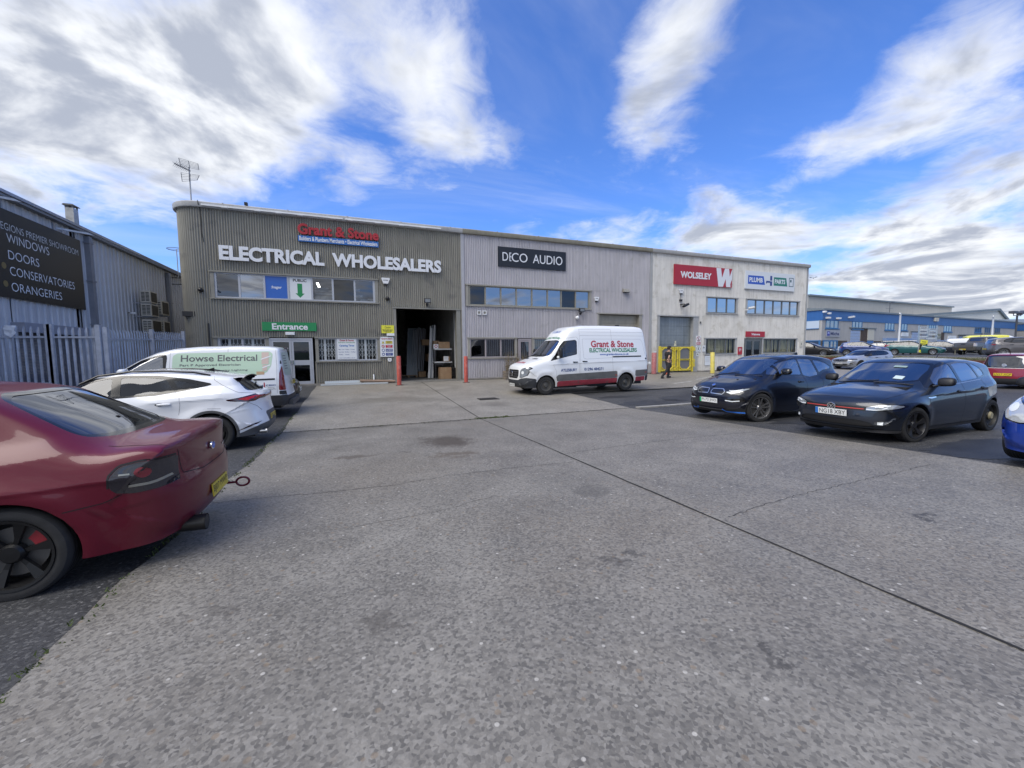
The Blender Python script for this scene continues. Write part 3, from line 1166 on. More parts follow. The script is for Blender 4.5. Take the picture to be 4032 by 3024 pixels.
lettering(s_, SBLACK, [('Caution', 1.58, 1.86, 2.67, 2.77)], F - .033, 0, .0, shear=.3)
bars(s_, SBLACK, [(1.46, 1.98, 2.575, 2.605), (1.5, 1.95, 2.52, 2.55), (1.6, 1.85, 2.47, 2.495)], F - .033)
s_ = sign('safety_board', 'white safety board with four symbols and coloured panels', 1.33, 1.98, 1.27, 2.25, SWHITE)
lettering(s_, RED, [('Grant & Stone', 1.4, 1.92, 2.12, 2.2)], F - .033, 0, .03)
cols = [M('panel_yellow', (.6, .5, .08), .5), M('panel_red', (.5, .02, .05), .5), NAVY, NAVY]
words = [('CAUTION', 'Keep clear'), ('UNAUTHORISED', 'ACCESS', 'PROHIBITED'), ('ALL VISITORS', 'MUST REPORT'), ('PROTECTIVE', 'FOOTWEAR MUST', 'BE WORN')]
for i in range(4):
    z = 1.98 - i * .195
    mb = MB()
    mb.quad((1.59, F - .034, z - .07), (1.92, F - .034, z - .07), (1.92, F - .034, z + .07), (1.59, F - .034, z + .07))
    mb.build('panel', cols[i], s_)
    k = len(words[i])
    lettering(s_, SBLACK if i == 0 else LETW, [(wd, 1.62, 1.89, z + .055 - (j + 1) * .11 / k + .008, z + .055 - j * .11 / k - .004, 'c') for j, wd in enumerate(words[i])], F - .037, 0, .015)
    mb = MB()
    if i == 0:
        mb.poly([(1.40, F - .034, z - .06), (1.55, F - .034, z - .06), (1.475, F - .034, z + .07)])
    else:
        mb.poly([(1.475 + .075 * math.cos(a), F - .034, z + .075 * math.sin(a)) for a in [6.283 * j / 20 for j in range(20)]])
    mb.build('symbol', [cols[0], RED, NAVY, NAVY][i], s_)
    mb = MB()
    if i == 0:
        mb.box(1.468, 1.482, F - .038, F - .036, z - .03, z + .03)
    else:
        mb.poly([(1.475 + .05 * math.cos(a), F - .037, z + .05 * math.sin(a) * (1 if i != 3 else .7)) for a in [6.283 * j / 16 for j in range(16)]])
    mb.build('pictogram', SBLACK if i == 0 else SWHITE, s_)
    if i == 1:
        mb = MB()
        mb.bar((1.43, F - .04, z + .04), (1.52, F - .04, z - .04), .004, .016)
        mb.box(1.468, 1.484, F - .04, F - .038, z - .03, z + .03)
        mb.build('slash', RED, s_)
s_ = sign('shop_sign', 'black sign with thin white DECO AUDIO capitals on the middle unit', 7.55, 11.68, 6.07, 7.12, SBLACK, .05)
lettering(s_, LETW, [('D', 7.8, 8.12, 6.38, 6.83, None, .0), ('CO', 8.33, 9.27, 6.36, 6.84, None, .0), ('AUDIO', 9.6, 11.45, 6.36, 6.84, None, .0)], F - .053, .01, -.002)
mb = MB()
for z in (6.38, 6.59, 6.79):
    mb.box(8.2, 8.31, F - .06, F - .051, z, z + .045)
mb.box(8.2, 8.245, F - .0605, F - .051, 6.425, 6.79)
mb.build('lettering', LETW, s_)
s_ = sign('shop_sign', 'red sign with white lettering and a large white W on the end unit', 19.6, 24.67, 5.73, 7.0, RED, .09)
lettering(s_, LETW, [('WOLSELEY', 20.1, 22.77, 6.16, 6.58)], F - .093, .012, .04)
mb = MB()
def wpoly(pts, y):
    mb.poly([(x, y, z) for x, z in pts])
wpoly([(23.2, 6.985), (23.62, 6.985), (23.84, 5.75), (23.42, 5.75)][::-1], F - .094)
wpoly([(23.98, 6.985), (24.36, 6.985), (23.84, 5.75), (23.5, 5.75)][::-1], F - .0945)
wpoly([(23.98, 6.985), (24.36, 6.985), (24.54, 5.75), (24.13, 5.75)][::-1], F - .095)
wpoly([(24.66, 6.985), (24.66, 6.3), (24.42, 5.75), (24.13, 5.75)][::-1], F - .0955)
mb.build('emblem', LETW, s_)
s_ = sign('shop_sign', 'white sign with blue PLUMB and green PARTS panels', 25.94, 31.04, 5.74, 6.99, SWHITE, .09)
mb = MB()
mb.poly([(x, F - .094, z) for x, z in ((26.2, 6.08), (27.9, 6.08), (27.74, 6.68), (26.2, 6.68))])
mb.build('panel', M('panel_blue', (.03, .1, .5), .4), s_)
mb = MB()
mb.poly([(x, F - .094, z) for x, z in ((28.8, 6.08), (30.25, 6.08), (30.1, 6.68), (28.8, 6.68))])
mb.build('panel', M('panel_green', (.015, .2, .14), .4), s_)
lettering(s_, LETW, [('PLUMB', 26.32, 27.66, 6.22, 6.55), ('PARTS', 28.9, 30.0, 6.22, 6.55)], F - .097, 0, .04)
mb = MB()
mb.box(28.42, 28.62, F - .097, F - .09, 6.42, 6.75)
mb.box(28.42, 28.62, F - .097, F - .09, 6.05, 6.36)
mb.box(28.02, 28.42, F - .097, F - .09, 6.26, 6.38)
mb.box(28.0, 28.1, F - .0975, F - .09, 6.2, 6.27)
mb.build('tap_symbol', NAVY, s_)
mb = MB()
for q in ((30.42, 30.9, 6.08, 6.12), (30.42, 30.9, 6.68, 6.72), (30.42, 30.46, 6.1, 6.7), (30.86, 30.9, 6.1, 6.7)):
    mb.box(q[0], q[1], F - .097, F - .09, q[2], q[3])
mb.box(30.54, 30.68, F - .097, F - .09, 6.4, 6.58)
mb.build('heater_symbol', M('symbol_teal', (.02, .09, .1), .4), s_)
s_ = sign('welcome_sign', 'small red Welcome sign above the grey door', 26.26, 28.15, 2.36, 2.75, RED, .05)
lettering(s_, LETW, [('Welcome', 26.78, 27.64, 2.47, 2.62)], F - .053, 0, .04)
s_ = sign('prohibition_sign', 'white no pedestrians sign with a red lower panel by the yellow gate', 21.65, 22.06, 1.79, 2.41, SWHITE, .02)
mb = MB()
mb.box(21.68, 22.03, F - .023, F - .019, 1.82, 1.99)
mb.lathe([(.17, F - .024), (.145, F - .024)], (21.855, 0, 2.2), 'y', 28)
mb.bar((21.74, F - .026, 2.3), (21.97, F - .026, 2.1), .004, .02)
mb.build('prohibition_ring', RED, s_)
mb = MB()
mb.box(21.84, 21.87, F - .022, F - .02, 2.12, 2.26)
mb.bar((21.85, F - .022, 2.14), (21.79, F - .022, 2.06), .004, .03)
mb.bar((21.86, F - .022, 2.14), (21.91, F - .022, 2.06), .004, .03)
mb.lathe([(.025, F - .023), (.001, F - .023)], (21.86, 0, 2.295), 'y', 10)
mb.build('pictogram', SBLACK, s_)
bars(s_, LETW, [(21.7, 22.0, 1.92, 1.955), (21.72, 21.98, 1.87, 1.9)], F - .026)
def speed_sign(x0, x1, z0, z1, name, label):
    s_ = sign(name, label, x0, x1, z0, z1, SWHITE if x0 < 30 else M('sign_cream', (.6, .58, .5), .5), .02)
    cx_, cz_ = (x0 + x1) / 2, (z0 + z1) / 2
    r = (x1 - x0) * .42
    if x0 < 30:
        mb = MB()
        mb.lathe([(r, F - .023), (r * .9, F - .023)], (cx_, 0, cz_), 'y', 30)
        mb.build('ring', SBLACK, s_)
    lettering(s_, SBLACK, [('5', cx_ - r * .34, cx_ + r * .34, cz_ - r * .5, cz_ + r * .5)], F - .024, 0, .03)
speed_sign(21.65, 22.06, 1.33, 1.75, 'speed_limit_sign', 'white round 5 speed sign beside the yellow gate')
speed_sign(32.05, 32.37, 1.62, 2.06, 'unit_number_sign', 'cream number 5 plate at the end corner of the building')
s_ = sign('warning_notice', 'small white warning notice with a grey triangle beside the blinds window', 22.22, 22.5, 1.34, 1.76, SWHITE, .01)
mb = MB()
mb.poly([(22.27, F - .013, 1.56), (22.45, F - .013, 1.56), (22.36, F - .013, 1.73)])
mb.build('symbol', M('symbol_grey', (.16, .17, .18), .5), s_)
bars(s_, SGREY, [(22.26, 22.46, 1.48, 1.51), (22.28, 22.44, 1.42, 1.445)], F - .013)
for x0, z0, lab in ((21.72, 1.05, 'small white triangle sticker under the round speed sign'), (18.12, 1.16, 'small white triangle sticker by the gate hinge post')):
    s_ = sign('warning_sticker', lab, x0, x0 + .2, z0, z0 + .24, SWHITE, .006, group='small triangle stickers on the end unit')
    mb = MB()
    mb.poly([(x0 + .03, F - .009, z0 + .07), (x0 + .17, F - .009, z0 + .07), (x0 + .1, F - .009, z0 + .2)])
    mb.build('symbol', M('symbol_olive', (.2, .19, .05), .5), s_)
s_ = sign('red_notice', 'upright red notice on the wall before the grey door', 25.54, 25.95, 1.1, 1.64, RED, .03)
bars(s_, LETW, [(25.62, 25.88, 1.48, 1.52), (25.62, 25.84, 1.41, 1.45), (25.64, 25.8, 1.34, 1.37)], F - .033)
s_ = sign('notice_board', 'white paper notice under the blinds window behind the yellow post', 22.47, 23.25, .4, 1.05, SWHITE, .01)
bars(s_, SGREY, [(22.55, 23.1, .92, .95), (22.55, 23.0, .82, .845), (22.55, 23.05, .74, .765), (22.55, 22.9, .66, .685)], F - .013)

# ---------------------------------------------------------------- small wall fittings
t_ = thing('light_bar', 'white light bar with small spot lamps under the olive roof edge', 'light bar', (0, 0, 0))
mb = MB()
mb.box(-5.6, -.12, -.22, -.155, 7.665, 7.725)
mb.box(-.05, 4.45, -.22, -.155, 7.665, 7.725)
mb.build('rail', WHITE, t_)
for x in (-4.75, -3.55, -2.75, -1.9, -.55, .2, 1.4, 2.5, 3.55):
    mb = MB()
    mb.box(x - .015, x + .015, -.3, -.2, 7.64, 7.67)
    mb.box(x - .11, x + .11, -.4, -.28, 7.6, 7.645)
    mb.build('spot_lamp', WHITE, t_)


def alarm(x, z, label, s=1.0, colr=WHITE):
    t = thing('alarm_box', label, 'alarm box', (x, F, z), group='bell boxes on the units')
    mb = MB()
    mb.prism([(-.17 * s, .12 * s), (.17 * s, .12 * s), (.18 * s, .08 * s), (.1 * s, -.13 * s), (-.1 * s, -.13 * s), (-.18 * s, .08 * s)], -.09, 0)
    mb.build('case', colr, t)
    mb = MB()
    mb.box(-.08 * s, .08 * s, -.075, 0, -.2 * s, -.131 * s)
    mb.build('strobe', DARK, t)
    mb = MB()
    mb.box(-.1 * s, .1 * s, -.094, -.0905, .0, .035 * s)
    mb.build('name_strip', M('strip_grey', (.2, .2, .22), .5), t)
alarm(1.69, 4.98, 'white alarm box on the olive wall beside the upstairs windows', 1.1)
alarm(13.76, 4.56, 'white alarm box on the lilac wall by the window end', .9)
alarm(20.24, 5.3, 'white alarm box below the red sign')


def floodlight(x, z, label, s=1.0):
    t = thing('floodlight', label, 'floodlight', (x, F, z), group='black floodlights on the units')
    mb = MB()
    mb.box(-.02, .02, -.16, 0, -.16 * s, -.12 * s)
    mb.box(-.05, .05, -.02, 0, -.2 * s, -.08 * s)
    mb.bar((0, -.15, -.14 * s), (0, -.17, .02), .03)
    mb.build('bracket', BLACK, t)
    mb = MB()
    mb.box(-.16 * s, .16 * s, -.26, -.14, -.06 * s, .16 * s)
    mb.build('lamp_head', BLACK, t)
    mb = MB()
    mb.box(-.13 * s, .13 * s, -.264, -.261, -.03 * s, .13 * s)
    mb.build('lamp_glass', M('lamp_lens', (.2, .21, .22), .2), t)
    return t
floodlight(3.68, 4.02, 'black floodlight above the open loading door', 1.0)
floodlight(12.66, 3.8, 'black floodlight under the row of upstairs windows of the middle unit', 1.0)
t_ = thing('globe_light', 'white round lamp low on the lilac wall over the van', 'wall lamp', (12.42, F, 3.41))
mb = MB()
mb.lathe([(.001, -.2), (.08, -.18), (.12, -.11), (.1, -.04), (.05, 0)], (0, 0, 0), 'y', 18)
mb.build('globe', WHITE, t_, smooth=60)
mb = MB()
mb.tube([(0, 0, .08), (.05, -.02, .2), (.1, -.02, .3)], .012, 6)
mb.build('cable', DARK, t_)
for x, lab in ((6.44, 'square white vent nearer the unit joint'), (6.75, 'square white vent further from the unit joint')):
    t_ = thing('wall_vent', lab, 'vent', (x, F, 3.56), group='pair of square wall vents')
    mb = MB()
    for q in ((-.11, .11, -.11, -.07), (-.11, .11, .07, .11), (-.11, -.07, -.07, .07), (.07, .11, -.07, .07)):
        mb.box(q[0], q[1], -.04, 0, q[2], q[3])
    mb.build('frame', WHITE, t_)
    mb = MB()
    for i in range(6):
        mb.box(-.07, .07, -.02, 0, -.07 + i * .024, -.055 + i * .024)
    mb.build('louvre', TRIM2, t_)
t_ = thing('vent_cowl', 'small grey vent cowl on the seam over the beige shutter', 'vent', (15.85, F, 5.14))
mb = MB()
mb.prism([(-.0, -.1), (-.2, -.1), (-.16, .08), (0, .12)], -.2, .2, plane='yz')
mb.build('cowl', TRIM2, t_)
mb = MB()
mb.box(-.18, .18, -.19, -.01, -.125, -.101)
mb.build('opening', BLACK, t_)
for x, z, lab in ((1.75, 4.12, 'black dome camera below the alarm box'), (-5.85, 4.2, 'black dome camera near the rounded corner')):
    t_ = thing('dome_camera', lab, 'camera', (x, F, z), group='black dome cameras')
    mb = MB()
    mb.lathe([(.001, -.15), (.06, -.13), (.09, -.07), (.09, 0)], (0, 0, 0), 'y', 14)
    mb.build('dome', BLACK, t_, smooth=50)
    mb = MB()
    mb.lathe([(.11, -.02), (.11, .005)], (0, 0, 0), 'y', 14)
    mb.build('base', DARK, t_)
for x0, x1, z0, z1, lab in ((-2.76, -2.38, 2.31, 2.45, 'white bulkhead lamp under the green Entrance sign'), (1.66, 2.03, 2.29, 2.42, 'white bulkhead lamp under the yellow notice')):
    t_ = thing('bulkhead_lamp', lab, 'wall lamp', (0, 0, 0), group='bulkhead lamps')
    mb = MB()
    mb.box(x0, x1, F - .05, F, z0, z1)
    mb.build('base', WHITE, t_)
    mb = MB()
    mb.box(x0 + .015, x1 - .015, F - .1, F - .05, z0 + .015, z1 - .015)
    mb.build('diffuser', M('diffuser', (.8, .82, .85), .3), t_)
t_ = thing('key_box', 'small white intercom box under the safety board', 'intercom', (1.76, F, 1.12))
mb = MB()
mb.prism([(-.09, .08), (.09, .08), (.09, -.04), (.05, -.09), (-.05, -.09), (-.09, -.04)], -.06, 0)
mb.build('case', WHITE, t_)
mb = MB()
for i in range(3):
    for j in range(3):
        mb.box(-.035 + i * .028, -.015 + i * .028, -.064, -.0605, -.02 + j * .026, -.002 + j * .026)
mb.build('keypad', SGREY, t_)
t_ = thing('pipe_outlet', 'short white pipe outlet low on the olive wall', 'pipe', (.98, F, .05))
mb = MB()
mb.tube([(0, .02, .33), (0, -.05, .34), (0, -.07, .28), (0, -.07, 0)], .035, 10)
mb.build('pipe', WHITE, t_, smooth=40)
mb = MB()
mb.lathe([(.055, -.02), (.055, .01)], (0, 0, .33), 'y', 12)
mb.build('collar', DARK, t_)
t_ = thing('cable_conduit', 'black cable running down the olive wall from the roof edge', 'cable', (0, 0, 0))
mb = MB()
mb.tube([(-5.72, -.16, 7.87), (-5.7, -.17, 7.7), (-5.69, -.035, 7.58), (-5.66, -.03, 7.0), (-5.68, -.03, 6.6), (-5.63, -.03, 6.2)], .014, 6)
mb.build('cable', DARK, t_)
t_ = thing('cable_conduit', 'black conduit on the olive wall behind the white van', 'cable', (0, 0, 0))
mb = MB()
mb.tube([(-5.66, -.035, .08), (-5.66, -.035, 2.8)], .03, 6)
mb.build('conduit', DARK, t_)
# security fittings of the end unit
t_ = thing('security_camera', 'black floodlight and camera on a cable below the alarm box of the end unit', 'camera', (20.23, F, 4.37))
mb = MB()
mb.box(-.1, .1, -.08, 0, .28, .4)
mb.tube([(-.03, -.01, .7), (-.03, -.01, .4)], .015, 6)
mb.box(-.04, .1, -.3, 0, .05, .1)
mb.build('bracket', DARK, t_)
mb = MB()
Mx = Matrix.Translation((.12, -.35, -.02)) @ Matrix.Rotation(rad(-25), 4, 'Y')
mb.box(-.2, .22, -.1, .1, -.05, .07, 0, Mx)
mb.build('lamp_head', BLACK, t_)
mb = MB()
mb.box(-.19, .21, -.09, .09, -.056, -.051, 0, Mx)
mb.build('lamp_glass', LETW, t_)
t_ = thing('security_camera', 'white bullet camera beside the blue upstairs windows', 'camera', (26.1, F, 4.3))
mb = MB()
mb.bar((0, 0, -.05), (.2, -.2, -.02), .05)
mb.build('bracket', WHITE, t_)
mb = MB()
mb.tube([(.1, -.2, .05), (.42, -.42, .1)], .09, 10)
mb.build('camera_body', M('camera_white', (.6, .6, .6), .4), t_, smooth=40)
mb = MB()
mb.tube([(.42, -.42, .1), (.44, -.435, .103)], .07, 10)
mb.build('lens', BLACK, t_)
t_ = thing('door_buzzer', 'tiny dark buzzer on the pale wall over the prohibition sign', 'buzzer', (21.99, F, 3.3))
mb = MB()
mb.box(-.05, .05, -.05, 0, -.06, .06)
mb.build('case', DARK, t_)
mb = MB()
mb.box(-.02, .02, -.055, -.051, -.02, .02)
mb.build('button', SGREY, t_)

# ---------------------------------------------------------------- bollards
BRED = M('bollard_red', (.46, .085, .065), .6, var=.16, vscale=4, second=(6, .3, (.5, .2, .17)))
BFAD = M('bollard_faded_red', (.4, .14, .145), .65, var=.16, vscale=4, second=(6, .35, (.42, .24, .23)))
BYEL = M('bollard_yellow', (.66, .56, .12), .6, var=.15, vscale=4, second=(6, .35, (.6, .55, .3)))
for x, y, h, r, mt, lab in ((2.03, -1.62, 1.35, .1, BRED, 'red steel bollard on the olive side of the open loading door'), (5.27, -1.5, 1.3, .095, BRED, 'red steel bollard at the joint of the olive and lilac units'),
                            (17.66, -.62, 1.33, .15, BFAD, 'faded red bollard behind the white van and before the yellow gate'), (21.55, -1.55, 1.34, .13, BYEL, 'leaning pale yellow bollard beyond the yellow gate')):
    t_ = thing('bollard', lab, 'bollard', (x, y, gz(y)), group='bollards guarding the loading doors')
    if mt is BYEL:
        t_.rotation_euler = (0, rad(-2), 0)
    mb = MB()
    mb.lathe([(r, 0), (r, h - .02), (r * .92, h), (r * .75, h + .005), (r * .75, h - .03), (.001, h - .03)], n=20)
    mb.build('post', mt, t_, smooth=40)
    mb = MB()
    mb.box(-r * 1.6, r * 1.6, -r * 1.6, r * 1.6, -.02, .012)
    mb.build('base_plate', M('base_plate', (.08, .05, .045), .8), t_)

# ---------------------------------------------------------------- boards lying along the wall
WB = M('white_trunking', (.68, .74, .77), .45)
for i, (x0, y0, x1, y1, z, hh, lab) in enumerate((( -1.36, -.62, 1.6, -.66, 0, .05, 'long white trunking length nearest the yard along the wall foot'), (-1.2, -.34, .4, -.3, 0.04, .13, 'short white boxed trunking leaning along the wall foot'), (.5, -.25, 1.85, -.28, .04, .1, 'white trunking end by the red bollard'))):
    t_ = thing('trunking', lab, 'trunking', (0, 0, gz(-.6)), group='white trunking lengths by the wall')
    mb = MB()
    mb.bar((x0, y0, z + hh / 2 + .01), (x1, y1, z + hh / 2 + .01), .12, hh)
    mb.build('channel', WB, t_)
    mb = MB()
    mb.bar((x0 + .02, y0 - .05, z + hh + .015), (x1 - .02, y1 - .05, z + hh + .015), .04, .01)
    mb.build('lip', WHITE, t_)
t_ = thing('cardboard_tube', 'brown cardboard tube lying on the white trunking', 'tube', (0, 0, gz(-.5)))
mb = MB()
mb.tube([(.34, -.42, .16), (1.95, -.55, .09)], .06, 14, caps=False)
mb.build('tube_wall', M('card_brown', (.27, .19, .14), .8, var=.15, vscale=5), t_, smooth=50)
mb = MB()
mb.tube([(1.945, -.549, .09), (1.95, -.55, .09)], .05, 12)
mb.tube([(.34, -.42, .16), (.345, -.42, .16)], .05, 12)
mb.build('end_cap', M('card_dark', (.12, .085, .06), .9), t_)

# ---------------------------------------------------------------- stock inside the open loading door
CARD = M('cardboard', (.36, .235, .14), .85, var=.12, vscale=4)
TAPE = M('parcel_tape', (.42, .3, .18), .4)
def carton(x, y, z, sx_, sy_, sz_, rz, lab, tape=True):
    t = thing('cardboard_box', lab, 'box', (x, y, z), rz, 'cartons inside the loading door')
    mb = MB()
    mb.box(-sx_ / 2, sx_ / 2, -sy_ / 2, sy_ / 2, 0, sz_)
    mb.build('carton', CARD, t)
    mb = MB()
    mb.box(-.025, .025, -sy_ / 2 - .002, sy_ / 2 + .002, sz_ * .7, sz_ + .002)
    mb.box(-sx_ / 2 + .06, -sx_ / 2 + .1, -sy_ / 2 - .002, -sy_ / 2, sz_ * .3, sz_ * .5)
    mb.build('tape', TAPE, t)
carton(4.76, 1.1, .012, .62, .5, .62, .05, 'large cardboard box on the floor under the rack')
carton(4.8, 1.45, 1.68, .62, .4, .36, -.04, 'taped cardboard box on top of the rack')
carton(4.42, 1.75, 1.68, .3, .3, .42, .1, 'cardboard box behind the taped box on the rack')
carton(3.88, 3.5, .012, .42, .4, .32, .1, 'low cardboard box deep inside the loading door')
carton(4.95, 1.5, .93, .34, .34, .3, 0, 'cardboard box on the middle rack shelf')
carton(4.6, 4.5, .9, .5, .5, .5, .2, 'dim cardboard box on the racking in the dark')
carton(4.3, 4.2, 1.9, .6, .5, .35, .1, 'dim cardboard box high in the racking')
t_ = thing('storage_rack', 'black storage rack with pale shelves inside the loading door', 'rack', (0, 0, 0))
mb = MB()
for x in (4.28, 5.16):
    for y in (1.2, 1.75):
        mb.box(x - .025, x + .025, y - .025, y + .025, .012, 1.66)
mb.box(4.26, 4.7, 1.18, 1.2, .75, .85)
mb.build('frame', BLACK, t_)
for z in (.88, 1.6):
    mb = MB()
    mb.box(4.24, 5.2, 1.16, 1.8, z, z + .07)
    mb.build('shelf', M('shelf_pale', (.5, .52, .55), .5), t_)
t_ = thing('paper_sheet', 'white delivery note hanging from the rack', 'paper', (4.85, 1.1, .98), rad(8))
mb = MB()
mb.box(-.14, .14, -.002, 0, 0, .26)
mb.build('sheet', LETW, t_)
mb = MB()
mb.box(-.09, .09, -.004, -.0022, .18, .2)
mb.box(-.09, .05, -.004, -.0022, .12, .135)
mb.build('print_lines', SGREY, t_)
t_ = thing('small_carton', 'small white carton with a red ring on the rack top', 'box', (4.33, 1.3, 1.67))
mb = MB()
mb.box(-.13, .13, -.1, .1, 0, .24)
mb.build('carton', SWHITE, t_)
mb = MB()
mb.lathe([(.085, -.102), (.05, -.102)], (0, 0, .12), 'y', 20)
mb.build('ring', RED, t_)
t_ = thing('wall_panel', 'white panel leaning at the side of the loading door', 'panel', (0, 0, 0))
mb = MB()
mb.bar((5.33, .9, .6), (5.3, .86, 3.6), .035, .26, up=(0, 1, 0))
mb.build('panel', WHITE, t_)
mb = MB()
mb.box(5.2, 5.5, .9, .96, .02, .62)
mb.build('black_foot', BLACK, t_)
GPIPE = M('grey_trunking', (.32, .34, .38), .35, .3)
for k, (x0, x1, y, n_, h, lab) in enumerate(((4.14, 4.42, 2.2, 6, 3.05, 'bundle of bright metal trunking standing behind the rack'), (3.5, 4.2, 4.0, 8, 3.0, 'bundle of dark trunking leaning deep inside'))):
    t_ = thing('trunking_bundle', lab, 'trunking', (0, 0, 0), group='trunking standing inside the loading door')
    for i in range(n_):
        f = i / (n_ - 1)
        mb = MB()
        x = x0 + (x1 - x0) * f
        mb.bar((x - .25 if k else x - .14, y - .3 + R.uniform(-.1, .1), .02), (x + (.1 if k else .18), y + .4, h - R.uniform(0, .2)), .05, .05)
        mb.build('length', GPIPE if R.random() > .3 or k else WHITE, t_)
t_ = thing('leaning_sheet', 'dark blue grey sheet leaning inside the loading door', 'sheet', (0, 0, 0))
mb = MB()
mb.quad((3.0, 3.6, .03), (3.6, 3.6, .03), (3.85, 4.6, 2.95), (3.3, 4.6, 2.95))
mb.quad((3.0, 3.62, .03), (3.3, 4.62, 2.95), (3.85, 4.62, 2.95), (3.6, 3.62, .03))
mb.build('sheet', M('sheet_blue_grey', (.12, .15, .18), .3), t_)
mb = MB()
for a, b in (((3.0, 3.59, .03), (3.3, 4.59, 2.95)), ((3.6, 3.59, .03), (3.85, 4.59, 2.95))):
    mb.bar(a, b, .03)
mb.build('edge_trim', GPIPE, t_)
t_ = thing('pallet', 'wooden pallet on the floor inside the loading door', 'pallet', (3.05, 3.4, .012))
PALW = M('pallet_wood', (.24, .17, .11), .85, var=.25, vscale=5)
mb = MB()
for i in range(5):
    mb.box(-.5, .5, -.4 + i * .19, -.28 + i * .19, .1, .12)
mb.build('deck', PALW, t_)
for x in (-.45, 0, .45):
    mb = MB()
    mb.box(x - .05, x + .05, -.4, .48, 0, .1)
    mb.build('bearer', PALW, t_)
t_ = thing('fire_extinguisher', 'red fire extinguisher on the floor at the loading door edge', 'extinguisher', (5.36, .7, .012))
mb = MB()
mb.lathe([(.07, 0), (.075, .03), (.075, .42), (.04, .5), (.02, .52)], n=14)
mb.build('cylinder', RED, t_, smooth=50)
mb = MB()
mb.box(-.03, .05, -.02, .02, .52, .57)
mb.tube([(.05, 0, .54), (.1, 0, .4), (.09, 0, .2)], .012, 6)
mb.build('valve', BLACK, t_)

# ---------------------------------------------------------------- yellow safety gate of the end unit
GY = M('gate_yellow', (.68, .55, .05), .5, var=.12, vscale=3, second=(5, .3, (.5, .42, .1)))
t_ = thing('safety_gate', 'yellow double safety gate across the blue grey shutter', 'gate', (0, 0, 0))
yg = -.14
def leaf(x0, x1):
    mb = MB()
    w_ = .1
    mb.box(x0, x1, yg, yg + .06, 1.58, 1.68)
    mb.box(x0, x1, yg, yg + .06, .1, .22)
    mb.box(x0, x0 + w_, yg + .001, yg + .059, .22, 1.58)
    mb.box(x1 - w_, x1, yg + .001, yg + .059, .22, 1.58)
    for (a, b) in (((x0, 1.4), (x0 + .3, 1.62)), ((x1, 1.4), (x1 - .3, 1.62)), ((x0, .42), (x0 + .3, .16)), ((x1, .42), (x1 - .3, .16))):
        mb.bar((a[0], yg + .03, a[1]), (b[0], yg + .03, b[1]), .05, .1, up=(0, 1, 0))
    mb.box(x0 + w_, x1 - w_, yg + .004, yg + .05, .78, .88)
    l = mb.build('gate_leaf', GY, t_)
    mb = MB()
    n = 8
    for i in range(n):
        a = x0 + w_ + (x1 - x0 - 2 * w_) * i / n
        b = a + (x1 - x0 - 2 * w_) / n * .5
        mb.quad((a, yg - .001, .8), (b, yg - .001, .8), (b + .05, yg - .001, .86), (a + .05, yg - .001, .86))
    mb.build('hazard_stripe', BLACK, l)
    mb = MB()
    mb.box(x0 + w_, x1 - w_, yg + .052, yg + .056, .22, 1.58)
    mb.build('mesh_panel', M('gate_mesh', (.2, .2, .21), .6, .3), l)
leaf(18.62, 19.68)
leaf(19.74, 20.06)
leaf(20.12, 21.16)
mb = MB()
for x in (18.5, 21.24):
    mb.box(x, x + .1, yg - .02, yg + .1, .02, 1.72)
for z in (.35, .62, 1.4):
    mb.box(21.26, 21.46, yg - .04, yg + .03, z, z + .24)
mb.build('gate_post', GY, t_)
mb = MB()
mb.box(19.68, 19.84, yg - .03, yg + .01, 1.72, 1.9)
mb.box(19.7, 19.82, yg - .034, yg - .03, 1.93, 2.06)
mb.build('notice', M('notice_cream', (.6, .58, .42), .5), t_)
t_ = thing('traffic_cone', 'small orange cone by the yellow gate behind the walking man', 'cone', (18.16, -1.2, gz(-1.2)))
mb = MB()
mb.lathe([(.13, .03), (.03, .48), (.001, .485)], n=14)
mb.build('cone', M('cone_orange', (.55, .1, .05), .6), t_, smooth=50)
mb = MB()
mb.box(-.17, .17, -.17, .17, 0, .03)
mb.build('base', M('cone_base', (.25, .06, .04), .7), t_)
# planter of dry weeds by the middle unit door
t_ = thing('timber_planter', 'weathered timber planter of dry stalks in front of the lilac wall', 'planter', (8.2, -.62, gz(-.6)))
mb = MB()
WOODP = M('weathered_timber', (.2, .17, .14), .9, var=.3, vscale=6)
for z in (.02, .17, .32):
    mb.box(-.55, .75, -.3, -.27, z, z + .13)
    mb.box(-.55, .75, .2, .23, z, z + .13)
    mb.box(-.58, -.551, -.3, .23, z, z + .13)
    mb.box(.751, .78, -.3, .23, z, z + .13)
mb.build('timber_box', WOODP, t_)
mb = MB()
for i in range(150):
    x, y = R.uniform(-.5, .7), R.uniform(-.2, .15)
    h = R.uniform(.35, 1.15)
    pts = [(x, y, .35)]
    for k in range(3):
        x += R.uniform(-.08, .08)
        y += R.uniform(-.06, .06)
        pts.append((x, y, .35 + h * (k + 1) / 3))
    mb.tube(pts, .004, 3, caps=False)
    for k in range(4):
        p = pts[1 + k % 3]
        a = R.uniform(0, 6.28)
        d = Vector((math.cos(a) * .06, math.sin(a) * .05, R.uniform(-.02, .05)))
        q = Vector(p)
        mb.quad(q, q + d * .5 + Vector((0, 0, .015)), q + d, q + d * .5 - Vector((0, 0, .015)))
mb.build('dry_stalks', M('dry_stalk', (.2, .16, .1), .9, var=.35, vscale=8), t_)
